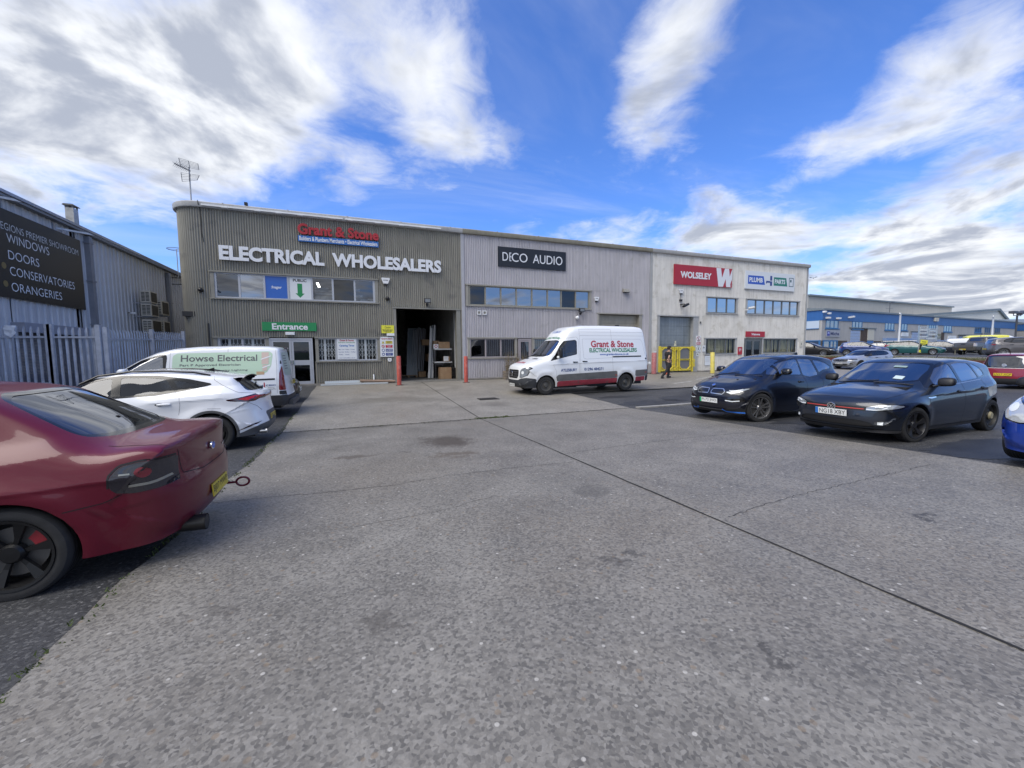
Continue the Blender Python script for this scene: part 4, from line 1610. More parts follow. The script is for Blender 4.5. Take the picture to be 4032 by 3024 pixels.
# ---------------------------------------------------------------- the showroom shed across the alley
XL = -9.05
CLW = clad_mat('silver_cladding', (.56, .57, .6), .2)
EAVE = M('eave_grey', (.17, .175, .18), .5, var=.15, vscale=2)
t_ = SHED = thing('showroom_shed', 'silver ribbed shed across the fenced alley with a black sign board', 'building')
mb = MB()
p_, d_ = .30, .035
def ribwall(mb, y0, y1, z0, z1):
    y = y0
    while y < y1:
        q = [(0, 0), (.19, 0), (.205, d_), (.285, d_), (.30, 0)]
        for (a, da), (b, db) in zip(q, q[1:]):
            mb.quad((XL + da, y + b, z0), (XL + da, y + b, z1), (XL + da, y + a, z1), (XL + da, y + a, z0)) if 0 else mb.quad((XL + da, y + a, z0), (XL + db, y + b, z0), (XL + db, y + b, z1), (XL + da, y + a, z1))
        y += p_
ribwall(mb, -12, -4.95, .05, 6.0)
ribwall(mb, -4.95, -1.95, 2.45, 6.0)
ribwall(mb, -1.95, 24, .05, 6.0)
mb.build('cladding', CLW, t_)
mb = MB()
mb.prism([(XL + .22, 5.9), (XL + .22, 6.08), (XL + .1, 6.16), (XL - 9, 7.6), (XL - 18, 6.1), (XL - 18, 5.9)], -12.1, 24.1)
mb.build('roof', EAVE, t_)
mb = MB()
mb.box(XL - 17.9, XL - .01, 23.9, 24, 0, 6)
mb.box(XL - 17.9, XL - .01, -12, -11.9, 0, 6)
mb.build('end_wall', CLW, t_)
mb = MB()
for i in range(46):
    z = .08 + i * .045
    mb.prism([(XL + .0, z), (XL + .025, z + .008), (XL + .025, z + .032), (XL + .0, z + .042)], -4.93, -1.97)
mb.build('roller_shutter', M('shutter_grey', (.2, .21, .25), .5, .2, var=.1), t_)
mb = MB()
mb.box(XL - .02, XL + .3, -5.0, -1.9, 2.16, 2.44)
mb.build('shutter_box', M('shutter_box_grey', (.3, .31, .36), .5, var=.08), t_)
mb = MB()
mb.box(XL - .3, XL + .01, -4.93, -1.97, 2.08, 2.17)
mb.build('shutter_slot', BLACK, t_)
for y, zt in ((-1.05, 5.85), (6.05, 5.8)):
    mb = MB()
    mb.box(XL + .03, XL + .19, y - .1, y + .1, .05, zt)
    for z in (2.6, 4.2, 5.6):
        mb.box(XL + .03, XL + .205, y - .14, y + .14, z, z + .05)
    mb.build('downpipe', M('downpipe_grey', (.21, .22, .25), .5, var=.1), t_)
for y in (-6.0, -2.6):
    mb = MB()
    mb.bar((XL + .02, y, 5.72), (XL + .95, y + .5, 5.68), .06)
    mb.bar((XL + .02, y - .2, 5.6), (XL + .02, y - .2, 5.85), .1)
    mb.build('sign_lamp_arm', STEEL, t_)
mb = MB()
mb.box(XL + .9, XL + .98, -12, .7, 5.62, 5.7)
mb.build('sign_light_rail', STEEL, t_)
# flue
t_ = thing('flue', 'square galvanised flue on the roof of the silver shed', 'flue', (-9.5, -.66, 6.2))
mb = MB()
mb.box(-.12, .12, -.15, .15, -.2, .72)
mb.build('duct', M('duct_steel', (.42, .42, .41), .45, .5, var=.3, vscale=4), t_)
mb = MB()
for x in (-.1, .1):
    for y in (-.13, .13):
        mb.box(x - .02, x + .02, y - .02, y + .02, .72, .8)
mb.prism([(-.18, .8), (.18, .8), (.13, .85), (-.13, .85)], -.2, .2)
mb.build('cowl', EAVE, t_)
# sign board on the shed
t_ = thing('showroom_sign', 'large black board listing windows doors conservatories orangeries', 'sign', (XL + .06, 0, 0), rad(90))
mb = MB()
mb.box(-8.6, -1.52, -.04, 0, 3.12, 5.6)
mb.build('panel', M('board_black', (.016, .018, .022), .35), t_)
THIN = M('letter_pale', (.62, .65, .68), .5)
lettering(t_, THIN, [('REGIONS PREMIER SHOWROOM', -5.32, -1.7, 5.02, 5.22, None, -.01)], -.044)
lettering(t_, LETW, [('WINDOWS', -5.0, -3.25, 4.69, 4.94), ('DOORS', -5.0, -3.77, 4.22, 4.47), ('CONSERVATORIES', -5.0, -2.08, 3.77, 4.02), ('ORANGERIES', -5.0, -2.82, 3.32, 3.57)], -.044, 0, -.008)
mb = MB()
for z in (4.0, 3.5):
    mb.lathe([(.09, -.043), (.001, -.043)], (-5.2, 0, z), 'y', 16)
mb.build('bullet', M('bullet_gold', (.2, .15, .06), .5), t_)
# air conditioning units
ACW = M('ac_casing', (.55, .53, .47), .5, var=.1, vscale=4)
for y0, y1, z0, z1, lab in ((2.2, 2.95, 3.84, 4.36, 'topmost cream air conditioning unit on the shed wall'), (2.2, 3.0, 3.24, 3.78, 'middle cream air conditioning unit under the topmost one'),
                            (3.35, 4.2, 3.4, 4.06, 'wide cream air conditioning unit beside the grey downpipe'), (2.2, 3.2, 2.45, 3.08, 'lowest cream air conditioning unit above the fence'),
                            (3.45, 4.2, 2.45, 3.1, 'low cream air conditioning unit by the downpipe foot')):
    t_ = thing('air_conditioner', lab, 'air conditioner', (0, 0, 0), group='air conditioning units on the shed')
    xa, xb = XL + .3, XL + .66
    mb = MB()
    mb.box(xa, xb, y0, y1, z0, z1)
    mb.build('casing', ACW, t_)
    mb = MB()
    for i in range(7):
        z = z0 + .06 + i * (z1 - z0 - .1) / 7
        for q in (xa + .04, xa + .2):
            mb.box(q, q + .13, y0 - .004, y0 - .001, z, z + .035)
    mb.build('side_slots', BLACK, t_)
    mb = MB()
    mb.box(xb + .001, xb + .012, y0 + .1, y1 - .08, z0 + .05, z1 - .05)
    mb.build('fan_grille', M('fan_dark', (.05, .045, .035), .7, var=.3, vscale=20), t_)
    mb = MB()
    for y in (y0 + .1, y1 - .12):
        mb.box(XL, xb, y, y + .04, z0 - .05, z0 - .001)
    mb.build('bracket', STEEL, t_)
t_ = thing('wall_light', 'small white lamp on the shed wall beside the air conditioning units', 'wall lamp', (XL + .2, 1.7, 3.3))
mb = MB()
mb.lathe([(.001, -.05), (.1, -.04), (.11, .02), (.06, .05), (.001, .05)], n=12)
mb.build('shade', WHITE, t_, smooth=40)
mb = MB()
mb.box(-.22, 0, -.03, .03, .0, .03)
mb.build('arm', DARK, t_)


# ---------------------------------------------------------------- palisade fence
GALV = M('palisade_steel', (.46, .49, .56), .5, .35, var=.2, vscale=5, bump=.2, bscale=30)
def palisade(p, q, zt, pitch, label, posts):
    t = thing('palisade_fence', label, 'fence', (0, 0, 0))
    p, q = Vector(p), Vector(q)
    d = q - p
    L = d.length
    d.normalize()
    nrm = Vector((d.y, -d.x))
    ang = math.atan2(d.y, d.x)
    n = int(L / pitch)
    for i in range(n + 1):
        c = p + d * (i * pitch)
        g = gz(c.y) - .02
        z1 = g + zt + R.uniform(-.012, .012)
        mb = MB()
        # W-section pale with a spiked head
        for a, b, ya, yb in ((-.034, -.012, .0, .022), (-.012, .012, .022, .022), (.012, .034, .022, .0)):
            A, B = c + d * a + nrm * ya, c + d * b + nrm * yb
            mb.quad((*A, g + .06), (*B, g + .06), (*B, z1 - .13), (*A, z1 - .13))
            A2, B2 = c + d * a * .7 + nrm * (ya + .01), c + d * b * .7 + nrm * (yb + .01)
            mb.quad((*A, z1 - .13), (*B, z1 - .13), (*B2, z1 - .06), (*A2, z1 - .06))
            mb.poly([(*A2, z1 - .06), (*B2, z1 - .06), (*((A2 + B2) / 2 + nrm * .015), z1)])
        mb.build('pale', GALV, t)
    mb = MB()
    for h in (.45, zt - .32):
        a, b = p - nrm * .03, q - nrm * .03
        mb.bar((*a, gz(p.y) + h), (*b, gz(q.y) + h), .05, .05)
    mb.build('rail', GALV, t)
    for f in posts:
        c = p + d * (L * f) - nrm * .06
        mb = MB()
        Mx = Matrix.Translation((c.x, c.y, gz(c.y))) @ Matrix.Rotation(ang, 4, 'Z')
        mb.box(-.055, .055, -.05, .05, -.05, zt + .03, 0, Mx)
        mb.build('post', GALV, t)
    return t
palisade((-6.55, -.3), (-6.55, -6.1), 2.42, .172, 'galvanised palisade fence running along the alley from the olive corner', (0, .5, 1))
palisade((-6.62, -6.12), (-9.0, -6.12), 2.48, .142, 'galvanised palisade gate section facing the parked cars', (0, .42, .44, 1))
t_ = thing('plastic_bag', 'scrap of white plastic snagged on the palisade spikes', 'bag', (-8.42, -6.17, 2.28))
mb = MB()
prev = None
for i in range(6):
    row = [(-.11 + .22 * j / 4 + R.uniform(-.015, .015), -.02 + R.uniform(-.025, .025), -.32 * i / 5 * (1 - .3 * abs(j - 2) / 2)) for j in range(5)]
    if prev:
        for a, b, c, d in zip(prev, prev[1:], row[1:], row):
            mb.quad(a, b, c, d)
    prev = row
mb.build('film', LETW, t_, smooth=80)
t_ = thing('lock_box', 'square steel lock box on the palisade gate', 'lock box', (-7.83, -6.2, gz(-6.1)))
mb = MB()
mb.box(-.17, .17, -.05, .1, .55, .62)
mb.box(-.17, .17, -.05, .1, .86, .92)
mb.box(-.17, -.12, -.05, .1, .62, .86)
mb.box(.12, .17, -.05, .1, .62, .86)
mb.build('box_frame', GALV, t_)
mb = MB()
mb.box(-.12, .12, .0, .05, .62, .86)
mb.build('lock', BLACK, t_)

# ---------------------------------------------------------------- roof aerials
t_ = thing('roof_aerial', 'tall mast aerial with grid reflectors on the olive unit roof', 'aerial', (-6.4, 1.5, 7.7))
MASTM = M('mast_grey', (.4, .41, .42), .5, .3)
mb = MB()
mb.tube([(0, 0, 0), (0, 0, 2.05)], .03, 8)
mb.build('mast', MASTM, t_)
GRD = M('aerial_dark', (.08, .085, .1), .5, .3)
for s, z in ((1, 1.98), (-1, 1.78)):
    mb = MB()
    a, b = Vector((-.3, -.12 * s - .05, z + .35 * s)), Vector((.32, .12 * s - .05 + .0, z + .30 * s))
    c, d = Vector((.36, .02, z + .02 * s)), Vector((-.26, -.14, z + .05 * s))
    for i in range(6):
        f = i / 5
        mb.tube([a.lerp(d, f), b.lerp(c, f)], .007, 5)
    for f in (0, .5, 1):
        mb.tube([a.lerp(b, f), d.lerp(c, f)], .012, 5)
    mb.build('reflector', GRD, t_)
mb = MB()
mb.tube([(.05, 0, 1.9), (-.3, -.75, 1.86)], .015, 6)
for i in range(9):
    f = .15 + i * .1
    p = Vector((.05, 0, 1.9)).lerp(Vector((-.3, -.75, 1.86)), f)
    for s in (1, -1):
        mb.tube([p, p + Vector((.09 * s, -.04 * s, .09))], .006, 4)
        mb.tube([p, p + Vector((.09 * s, -.04 * s, -.09))], .006, 4)
mb.build('boom', GRD, t_)
t_ = thing('ring_aerial', 'small ring aerial on a thin mast at the shed eaves', 'aerial', (-8.75, 6.9, 0))
mb = MB()
mb.tube([(0, 0, 5.2), (0, 0, 7.25)], .022, 6)
mb.build('mast', MASTM, t_)
mb = MB()
mb.tube([(.42 * math.cos(a), .42 * math.sin(a), 7.25) for a in [6.283 * i / 20 for i in range(20)]], .016, 5, closed=True)
mb.tube([(-.42, 0, 7.25), (.42, 0, 7.25)], .012, 5)
mb.build('ring', GRD, t_)
mb = MB()
for z in (5.35, 5.7):
    mb.box(-.33, .33, -.02, .02, z - .02, z + .02)
mb.build('wall_bracket', GRD, t_)
t_ = thing('roof_spotlight', 'small black spotlight on the olive fascia', 'spotlight', (-4.0, -.02, 7.86))
mb = MB()
mb.box(-.06, .06, -.12, .02, .02, .14)
mb.build('lamp_head', BLACK, t_)
mb = MB()
mb.box(-.015, .015, -.02, .01, 0, .03)
mb.build('bracket', DARK, t_)
# ---------------------------------------------------------------- estate beyond : blue topped units
BLUEC = M('blue_cladding', (.035, .13, .36), .45, .1, var=.08, vscale=.6, streak=.12)
BLUEF = M('blue_frame', (.03, .14, .34), .45)
PALEC = M('far_pale_cladding', (.42, .41, .40), .6, var=.06, vscale=.5, streak=.2)
BRK = M('brown_brick', (.075, .056, .047), .9, var=.3, vscale=2)
BRL = M('light_blue_door', (.33, .42, .62), .5, var=.08)
BLD2 = M('blue_door', (.045, .15, .42), .5, var=.1)
GUT = M('far_gutter', (.17, .2, .22), .5)
FG = glass('far_window_glass', (.1, .12, .16), .3)
# facade line from A to B
A_, B_ = Vector((64.1, 18.1)), Vector((143.5, 24.7))
LF = (B_ - A_).length
uu = (B_ - A_).normalized()
Mf = Matrix.Translation((A_.x, A_.y, RZ)) @ Matrix.Rotation(math.atan2(uu.y, uu.x), 4, 'Z')
t_ = thing('blue_unit_row', 'long row of pale units with a deep blue band under the roof', 'building')
t_.matrix_world = Mf
H_ = 6.55
# a : distance along the facade
def fb(parts, name, mat):
    mb = MB()
    for q in parts:
        mb.box(*q)
    return mb.build(name, mat, t_)
fb([(0, LF, -.02, 12, .0, 4.95)], 'wall', PALEC)
fb([(-.05, LF + .05, -.1, 12.05, 4.9, 6.35)], 'blue_band', BLUEC)
fb([(-.2, LF + .2, -.3, 12.2, 6.35, 6.6)], 'roof_gutter', GUT)
mb = MB()
mb.prism([(-.15, 6.6), (6, 7.3), (12.2, 6.6)], -.1, LF + .1, plane='yz')
mb.build('roof', GUT, t_)
fb([(0, 7, -.07, -.021, 0, 1.95), (11.0, 12.9, -.07, -.021, 0, 4.0), (15.2, 17.5, -.07, -.021, 0, 1.9), (40.2, 41.5, -.07, -.021, 0, 3.6), (-.06, -.01, 0, 4, 0, 1.95)], 'brick_panel', BRK)
wins = [(1.0, 4.3), (8.3, 11.2), (18.6, 21.6), (23.2, 26.3), (34.9, 37.6), (41.2, 44.6), (56, 59.4), (61.2, 64.4), (66.8, 70)]
for i, (a, b) in enumerate(wins):
    mb = MB()
    z0, z1 = 3.75, 4.95
    n = 3
    for k in range(n + 1):
        x = a + (b - a) * k / n
        mb.box(x - .07, x + .07, -.06, .0, z0, z1)
    mb.box(a, b, -.061, .0, z1 - .1, z1)
    mb.box(a, b, -.061, .0, z0, z0 + .1)
    f_ = mb.build('window', BLUEF if i < 7 else GUT, t_)
    mb = MB()
    mb.quad((a, -.03, z0), (b, -.03, z0), (b, -.03, z1), (a, -.03, z1))
    mb.build('pane', FG, f_)
    mb = MB()
    mb.box(a - .2, b + .35, -.16, -.0, z0 - .14, z0 - .01)
    mb.build('sill', BLUEF if i < 7 else GUT, f_)
# end return windows and ground-floor glazing
fb([(-.12, -.03, .3, 6, 3.7, 4.95)], 'window', M('far_window_lit', (.5, .58, .68), .25))
fb([(-.13, -.12, 2.0, 2.25, 3.7, 4.95), (-.13, -.12, .3, 6, 3.66, 3.76), (-.13, -.12, .3, 6, 4.86, 4.95), (-.13, -.12, 4.3, 4.5, 3.7, 4.95)], 'window_frame', BLUEF)
fb([(-.1, -.03, .1, 6, .1, 1.95)], 'shop_glass', M('far_shop_glass', (.03, .05, .1), .15))
fb([(-.14, -.1, .0, .25, .0, 2.0), (-.14, -.1, 3.2, 3.5, 0, 2.0), (-.14, -.1, .25, 6, 1.85, 2.0)], 'window_frame', BLUEF)
fb([(.4, 4.2, -.09, -.03, .0, 1.95)], 'shop_glass', FG)
fb([(.3, .55, -.14, -.07, 0, 2.0), (2.0, 2.3, -.14, -.07, 0, 2.0), (4.0, 4.25, -.14, -.07, 0, 2.0), (.55, 4.0, -.139, -.07, 1.8, 2.0), (2.3, 4.0, -.139, -.07, .9, 1.0), (3.05, 3.2, -.14, -.07, 0, 1.8)], 'window_frame', BLUEF)
# loading bays
for a, b, z1, mt in ((7.9, 10.6, 3.5, BRL), (13.0, 14.9, 1.95, BLD2), (28.2, 31.2, 3.5, BRL), (31.9, 36.0, 3.4, M('far_steel_door', (.3, .33, .37), .5)), (48.5, 51.3, 2.9, BRL), (53.0, 55.6, 2.9, BLD2), (71.5, 74.5, 2.6, BRL)):
    mb = MB()
    n = max(4, int(z1 / .42))
    for k in range(n):
        mb.box(a, b, -.09, -.025, z1 * k / n + .02, z1 * (k + 1) / n - .02)
    mb.build('loading_door', mt, t_)
fb([(13.0, 15.0, -.1, -.03, 2.05, 3.85)], 'door_panel', M('panel_cream', (.55, .53, .46), .6))
fb([(7.5, 15.6, -.2, -.02, 3.88, 4.0), (27.8, 36.6, -.2, -.02, 3.6, 3.7), (47.8, 58.2, -.6, -.02, 3.2, 3.3)], 'canopy', GUT)
fb([(18.0, 22.0, -.6, -.02, 1.95, 2.4), (23.0, 27.0, -.6, -.02, 1.95, 2.4), (36.2, 42.0, -.6, -.02, 1.75, 2.1)], 'door_canopy', M('canopy_blue', (.2, .3, .52), .5))
fb([(18.6, 21.8, -.1, -.03, .0, 1.95), (23.4, 26.6, -.1, -.03, .0, 1.95), (38, 41, -.1, -.03, 0, 1.75)], 'shop_glass', M('far_shop_glass', (.03, .05, .1), .15))
def at(a, y, z):
    return Mf @ Vector((a, y, z))
RZF = math.atan2(uu.y, uu.x)
t_ = thing('unit_sign', 'grey sign with a blue square and dark Micha lettering on the far corner unit', 'sign', at(0, 0, 0), RZF)
mb = MB()
mb.box(1.0, 4.7, -.13, -.04, 2.5, 3.5)
mb.build('panel', M('sign_silver', (.36, .37, .42), .5), t_)
lettering(t_, M('letter_navy', (.03, .035, .12), .5), [('Micha', 2.15, 4.5, 2.72, 3.22)], -.135, 0, .03)
mb = MB()
mb.box(1.25, 1.95, -.14, -.131, 2.65, 3.3)
mb.build('logo_square', M('logo_blue', (.05, .06, .35), .5), t_)
mb = MB()
mb.poly([(1.6 + .26 * math.cos(a), -.142, 2.95 + .26 * math.sin(a)) for a in [math.pi * i / 12 for i in range(13)]])
mb.build('logo_dome', M('logo_pale', (.4, .45, .75), .5), t_)
for a0, a1, z0, z1, mt, lab in ((24.3, 26.8, 2.75, 3.4, SWHITE, 'white unit sign with a small dark crest on the far row'), (36.6, 39.9, 2.5, 3.35, M('sign_olive', (.2, .2, .13), .5), 'olive unit sign with white lines on the far row'), (43.1, 46.9, 2.2, 3.0, SWHITE, 'white unit sign with one grey line on the far row'), (59.5, 63.2, 1.9, 3.0, SWHITE, 'white unit sign with a grey emblem near the end of the far row')):
    t_ = thing('unit_sign', lab, 'sign', at(0, 0, 0), RZF)
    mb = MB()
    mb.box(a0, a1, -.13, -.03, z0, z1)
    mb.build('panel', mt, t_)
    mb = MB()
    w_ = a1 - a0
    for k in range(2):
        mb.box(a0 + w_ * .2, a0 + w_ * (.8 - .2 * k), -.14, -.131, z0 + .2 + .2 * k, z0 + .28 + .2 * k)
    mb.build('print_lines', SGREY if mt is SWHITE else LETW, t_)
for k, (a, z) in enumerate(((1.2, 5.9), (-.0, 6.1), (1.0, 5.25), (3.8, 5.25), (7.0, 5.5), (7.8, 5.6))):
    t_ = thing('wall_lamp', ['white lamp on the blue band beside its corner', 'white lamp at the top corner of the blue band', 'white hooded lamp over the first far windows', 'white hooded lamp at the end of the first far windows', 'round white dish lamp on the blue band', 'small white box on the blue band by the dish lamp'][k], 'wall lamp', at(a, -.1, z), RZF)
    mb = MB()
    mb.box(-.35 if k in (2, 3) else -.18, .35 if k in (2, 3) else .18, -.4, 0, -.12, .12)
    mb.build('hood', WHITE, t_)
    mb = MB()
    mb.box(-.12, .12, -.3, -.05, -.16, -.121)
    mb.build('lens', SGREY, t_)
t_ = thing('utility_box', 'cream square box where the blue band steps', 'box', at(37.0, -.1, 5.9), RZF)
mb = MB()
mb.box(-.7, .7, -.3, 0, -.3, .35)
mb.build('case', M('panel_cream', (.55, .53, .46), .6), t_)
mb = MB()
mb.box(-.6, .6, -.31, -.301, -.02, .03)
mb.build('seam', SGREY, t_)
# big grey warehouse behind
t_ = thing('grey_warehouse', 'plain tall grey warehouse rising behind the blue topped row', 'building', (0, 0, 0))
mb = MB()
q = [(83, 32.4), (144.5, 36.2), (143, 70), (81, 66)]
P_ = [(x, y) for x, y in q]
mb.prism(P_[::-1], .7, 11.75, plane='xy')
mb.build('wall', M('warehouse_grey', (.44, .425, .385), .6, var=.05, vscale=.3, streak=.14), t_)
mb = MB()
mb.bar((82.8, 32.2, 11.85), (144.7, 36.0, 11.85), .4, .3)
mb.bar((144.7, 36.0, 11.85), (143, 70, 11.85), .4, .3)
mb.build('roof_edge', GUT, t_)
# next block
t_ = thing('blue_unit_block', 'second blue banded block past the end of the long row', 'building', (146, 24, RZ), rad(-24))
mb = MB()
mb.box(0, 40, 0, 14, 0, 4.5)
mb.build('wall', PALEC, t_)
mb = MB()
mb.box(-.1, 40, -.15, 14, 4.5, 6.0)
mb.build('blue_band', BLUEC, t_)
mb = MB()
mb.box(-.2, 40, -.3, 14, 6.0, 6.3)
mb.prism([(-.3, 6.3), (7, 7.6), (14, 6.3)], -.2, 40, plane='yz')
mb.build('roof', GUT, t_)
mb = MB()
mb.box(1, 9, -.05, -.01, 3.2, 4.45)
mb.box(12, 20, -.05, -.01, 3.2, 4.45)
mb.build('window', M('far_window_buff', (.3, .27, .24), .3), t_)
t_ = thing('white_gabled_shed', 'white shed with a grey pitched roof edge behind the end of the blue row', 'building', (118, 32, RZ))
mb = MB()
mb.prism([(0, 0), (42, 0), (42, 8.1), (38, 10.1), (0, 7.6)], 0, 20)
mb.build('wall', M('shed_white', (.66, .66, .62), .6, var=.05), t_)
mb = MB()
mb.bar((-.2, -.2, 7.9), (38, -.2, 10.4), .5, .55, up=(0, 0, 1))
mb.bar((38, -.2, 10.4), (43, -.2, 7.9), .5, .55)
mb.build('roof_edge', GUT, t_)

# street lamps, flood mast, aerial
POLE = M('lamp_pole', (.55, .57, .6), .4, .3)
for x, y, z, lab in ((72.7, 13.0, 6.4, 'tall pale lamp column rising before the blue band with an aerial above'), (91.2, 10.3, 6.2, 'pale lamp column near the end of the blue topped row')):
    t_ = thing('lamp_column', lab, 'lamp post', (x, y, RZ), group='lamp columns along the far row')
    mb = MB()
    mb.lathe([(.2, 0), (.2, 1.2), (.15, 1.3), (.11, z - RZ)], n=12)
    mb.build('column', POLE, t_, smooth=40)
    mb = MB()
    mb.bar((0, 0, z - RZ - .25), (-.5, -.15, z - RZ - .05), .09, .16)
    mb.build('lamp_head', WHITE, t_)
t_ = thing('tv_aerial', 'thin aerial standing on the roof of the blue topped row', 'aerial', at(20.6, .3, 6.6), RZF)
mb = MB()
mb.tube([(0, 0, 0), (0, 0, 1.8)], .035, 6)
mb.build('mast', GRD, t_)
mb = MB()
mb.tube([(-1.3, 0, 1.72), (1.3, 0, 1.8)], .025, 5)
mb.box(.6, 1.3, -.1, .1, 1.7, 1.9)
mb.tube([(-1.2, 0, .75), (1.1, 0, .85)], .02, 5)
mb.build('boom', GRD, t_)
t_ = thing('flood_mast', 'mast with a pair of dark floodlights over the far roofs', 'flood mast', (130, 20.3, RZ))
mb = MB()
mb.tube([(0, 0, 0), (0, 0, 7.3)], .16, 8)
mb.bar((-1.6, 0, 7.25), (1.6, 0, 7.25), .12)
mb.build('mast', GRD, t_)
for s in (-1, 1):
    mb = MB()
    Mx = Matrix.Translation((1.7 * s, 0, 7.9)) @ Matrix.Rotation(rad(-18 if s > 0 else 0), 4, 'Y')
    mb.box(-.95, .95, -.4, .4, -.25, .25, 0, Mx)
    mb.bar((1.6 * s, 0, 7.25), (1.7 * s, 0, 7.8), .1)
    mb.build('floodlight', GRD, t_)
# bird
t_ = thing('bird', 'tiny dark bird flying over the grey warehouse', 'bird', (71, 24, 13.0), rad(30))
mb = MB()
mb.tube([(-.28, 0, 0), (-.12, 0, .02), (.1, 0, .03), (.26, 0, .05), (.34, 0, .04)], [.01, .06, .07, .05, .01], 8)
for s in (1, -1):
    mb.poly([(.12, .05 * s, .05), (-.08, .05 * s, .05), (-.14, .35 * s, .2), (-.1, .62 * s, .14), (.05, .36 * s, .22)])
    mb.poly([(-.26, 0, 0), (-.45, .07 * s, .0), (-.42, 0, 0)])
mb.build('body', DARK, t_, smooth=60)

# green bins, board, directory, railing
GBIN = M('bin_green', (.03, .10, .03), .5, var=.12)
def big_bin(x, y, rz, lab):
    t = thing('wheeled_bin', lab, 'bin', (x, y, RZ), rz, 'wheeled bins beyond the verge')
    mb = MB()
    mb.prism([(-.55, .2), (.55, .2), (.68, 1.15), (-.68, 1.15)], -.5, .5)
    mb.build('tub', GBIN, t)
    mb = MB()
    mb.prism([(-.72, 1.15), (.72, 1.15), (.66, 1.27), (.3, 1.36), (-.3, 1.36), (-.66, 1.27)], -.56, .56)
    mb.build('lid', GBIN, t)
    mb = MB()
    mb.tube([(-.3, -.56, 1.1), (-.25, -.6, .98), (.1, -.6, 1.0)], .025, 6)
    mb.box(-.2, .2, -.54, -.51, .72, .82)
    mb.build('handle', BLACK, t)
    for sx_ in (-.42, .42):
        mb = MB()
        mb.lathe([(.001, -.03), (.1, -.03), (.1, .03), (.001, .03)], (sx_, -.4, .1), 'y', 12)
        mb.build('wheel', RUBBER, t)
big_bin(58.9, 6.0, rad(-21), 'green wheeled bin nearer the dark estate car')
big_bin(60.15, 5.5, rad(-21), 'green wheeled bin nearer the yellow board')
t_ = thing('advert_board', 'tilted yellow and black advertising board on a black foot', 'advert board', (55.9, 3.1, RZ), rad(-24))
mb = MB()
Mx = Matrix.Rotation(rad(6), 4, 'Y')
mb.box(-.42, .42, -.04, .04, .2, 1.62, 0, Mx)
mb.build('frame', M('board_frame', (.3, .3, .28), .5), t_)
mb = MB()
mb.box(-.36, .36, -.05, -.042, .25, .5, 0, Mx)
mb.box(-.36, .36, -.05, -.042, 1.18, 1.56, 0, Mx)
mb.build('yellow_panel', YEL, t_)
mb = MB()
mb.box(-.36, .36, -.05, -.042, .5, 1.18, 0, Mx)
mb.build('black_panel', SBLACK, t_)
mb = MB()
for i in range(5):
    mb.box(-.2, .2 - .05 * (i % 2), -.056, -.051, .58 + i * .12, .63 + i * .12, 0, Mx)
mb.build('yellow_print', YEL, t_)
mb = MB()
mb.box(-.22, .22, -.056, -.051, 1.33, 1.39, 0, Mx)
mb.box(-.22, .22, -.056, -.051, .33, .4, 0, Mx)
mb.build('black_print', SBLACK, t_)
mb = MB()
mb.prism([(-.85, 0), (.85, 0), (.45, .2), (-.45, .2)], -.35, .35)
mb.build('foot', RUBBER, t_)
t_ = thing('directory_sign', 'estate directory sign with rows of white strips on two grey posts', 'sign', (59.1, 4.1, RZ), rad(-22))
mb = MB()
PST = M('post_blue_grey', (.28, .36, .44), .5)
for x in (-.95, 0, 1.0):
    mb.box(x - .05, x + .05, -.05, .05, 0, 3.2)
mb.build('post', PST, t_)
mb = MB()
for i in range(9):
    for x0, x1 in ((-.9, -.05), (.05, .95)):
        if (i + (x0 > 0)) % 5 != 4:
            mb.box(x0, x1, -.08, -.051, 1.3 + i * .2, 1.44 + i * .2)
mb.build('name_strip', M('strip_pale', (.45, .5, .56), .5, var=.3, vscale=9), t_)
mb = MB()
for i in range(4):
    mb.box(-.85, -.2, -.085, -.081, 1.7 + i * .4, 1.75 + i * .4)
    mb.box(.15, .85, -.085, -.081, 1.55 + i * .4, 1.6 + i * .4)
mb.build('print_lines', M('print_navy', (.04, .05, .12), .6), t_)
t_ = thing('hoop_rail', 'pale hooped guard rail beside the grey pickup truck', 'guard rail', (57.6, .9, RZ), rad(-20))
mb = MB()
mb.tube([(-.0, -.35, 0), (0, -.35, 1.0), (0, -.25, 1.12), (0, .25, 1.12), (0, .35, 1.0), (0, .35, 0)], .035, 8)
mb.build('hoop', M('rail_cream', (.5, .48, .35), .5), t_, smooth=40)
mb = MB()
mb.tube([(0, -.35, .55), (0, .35, .55)], .025, 8)
mb.build('cross_rail', M('rail_cream', (.5, .48, .35), .5), t_)
# ---------------------------------------------------------------- vehicle builder
def interp(x, pts):
    pts = np.asarray(pts, float)
    return np.interp(x, pts[:, 0], pts[:, 1])


def soft(pts, sig):
    """dense table of a profile with rounded knots"""
    P = np.asarray(pts, float)
    a, b = P[0, 0] - .6, P[-1, 0] + .6
    xs = np.arange(a, b, .006)
    ys = np.interp(xs, P[:, 0], P[:, 1])
    k = int(3 * sig / .006)
    g = np.exp(-.5 * (np.arange(-k, k + 1) * .006 / sig) ** 2)
    g /= g.sum()
    return np.stack([xs, np.convolve(np.pad(ys, k, mode='edge'), g, 'valid')], 1)


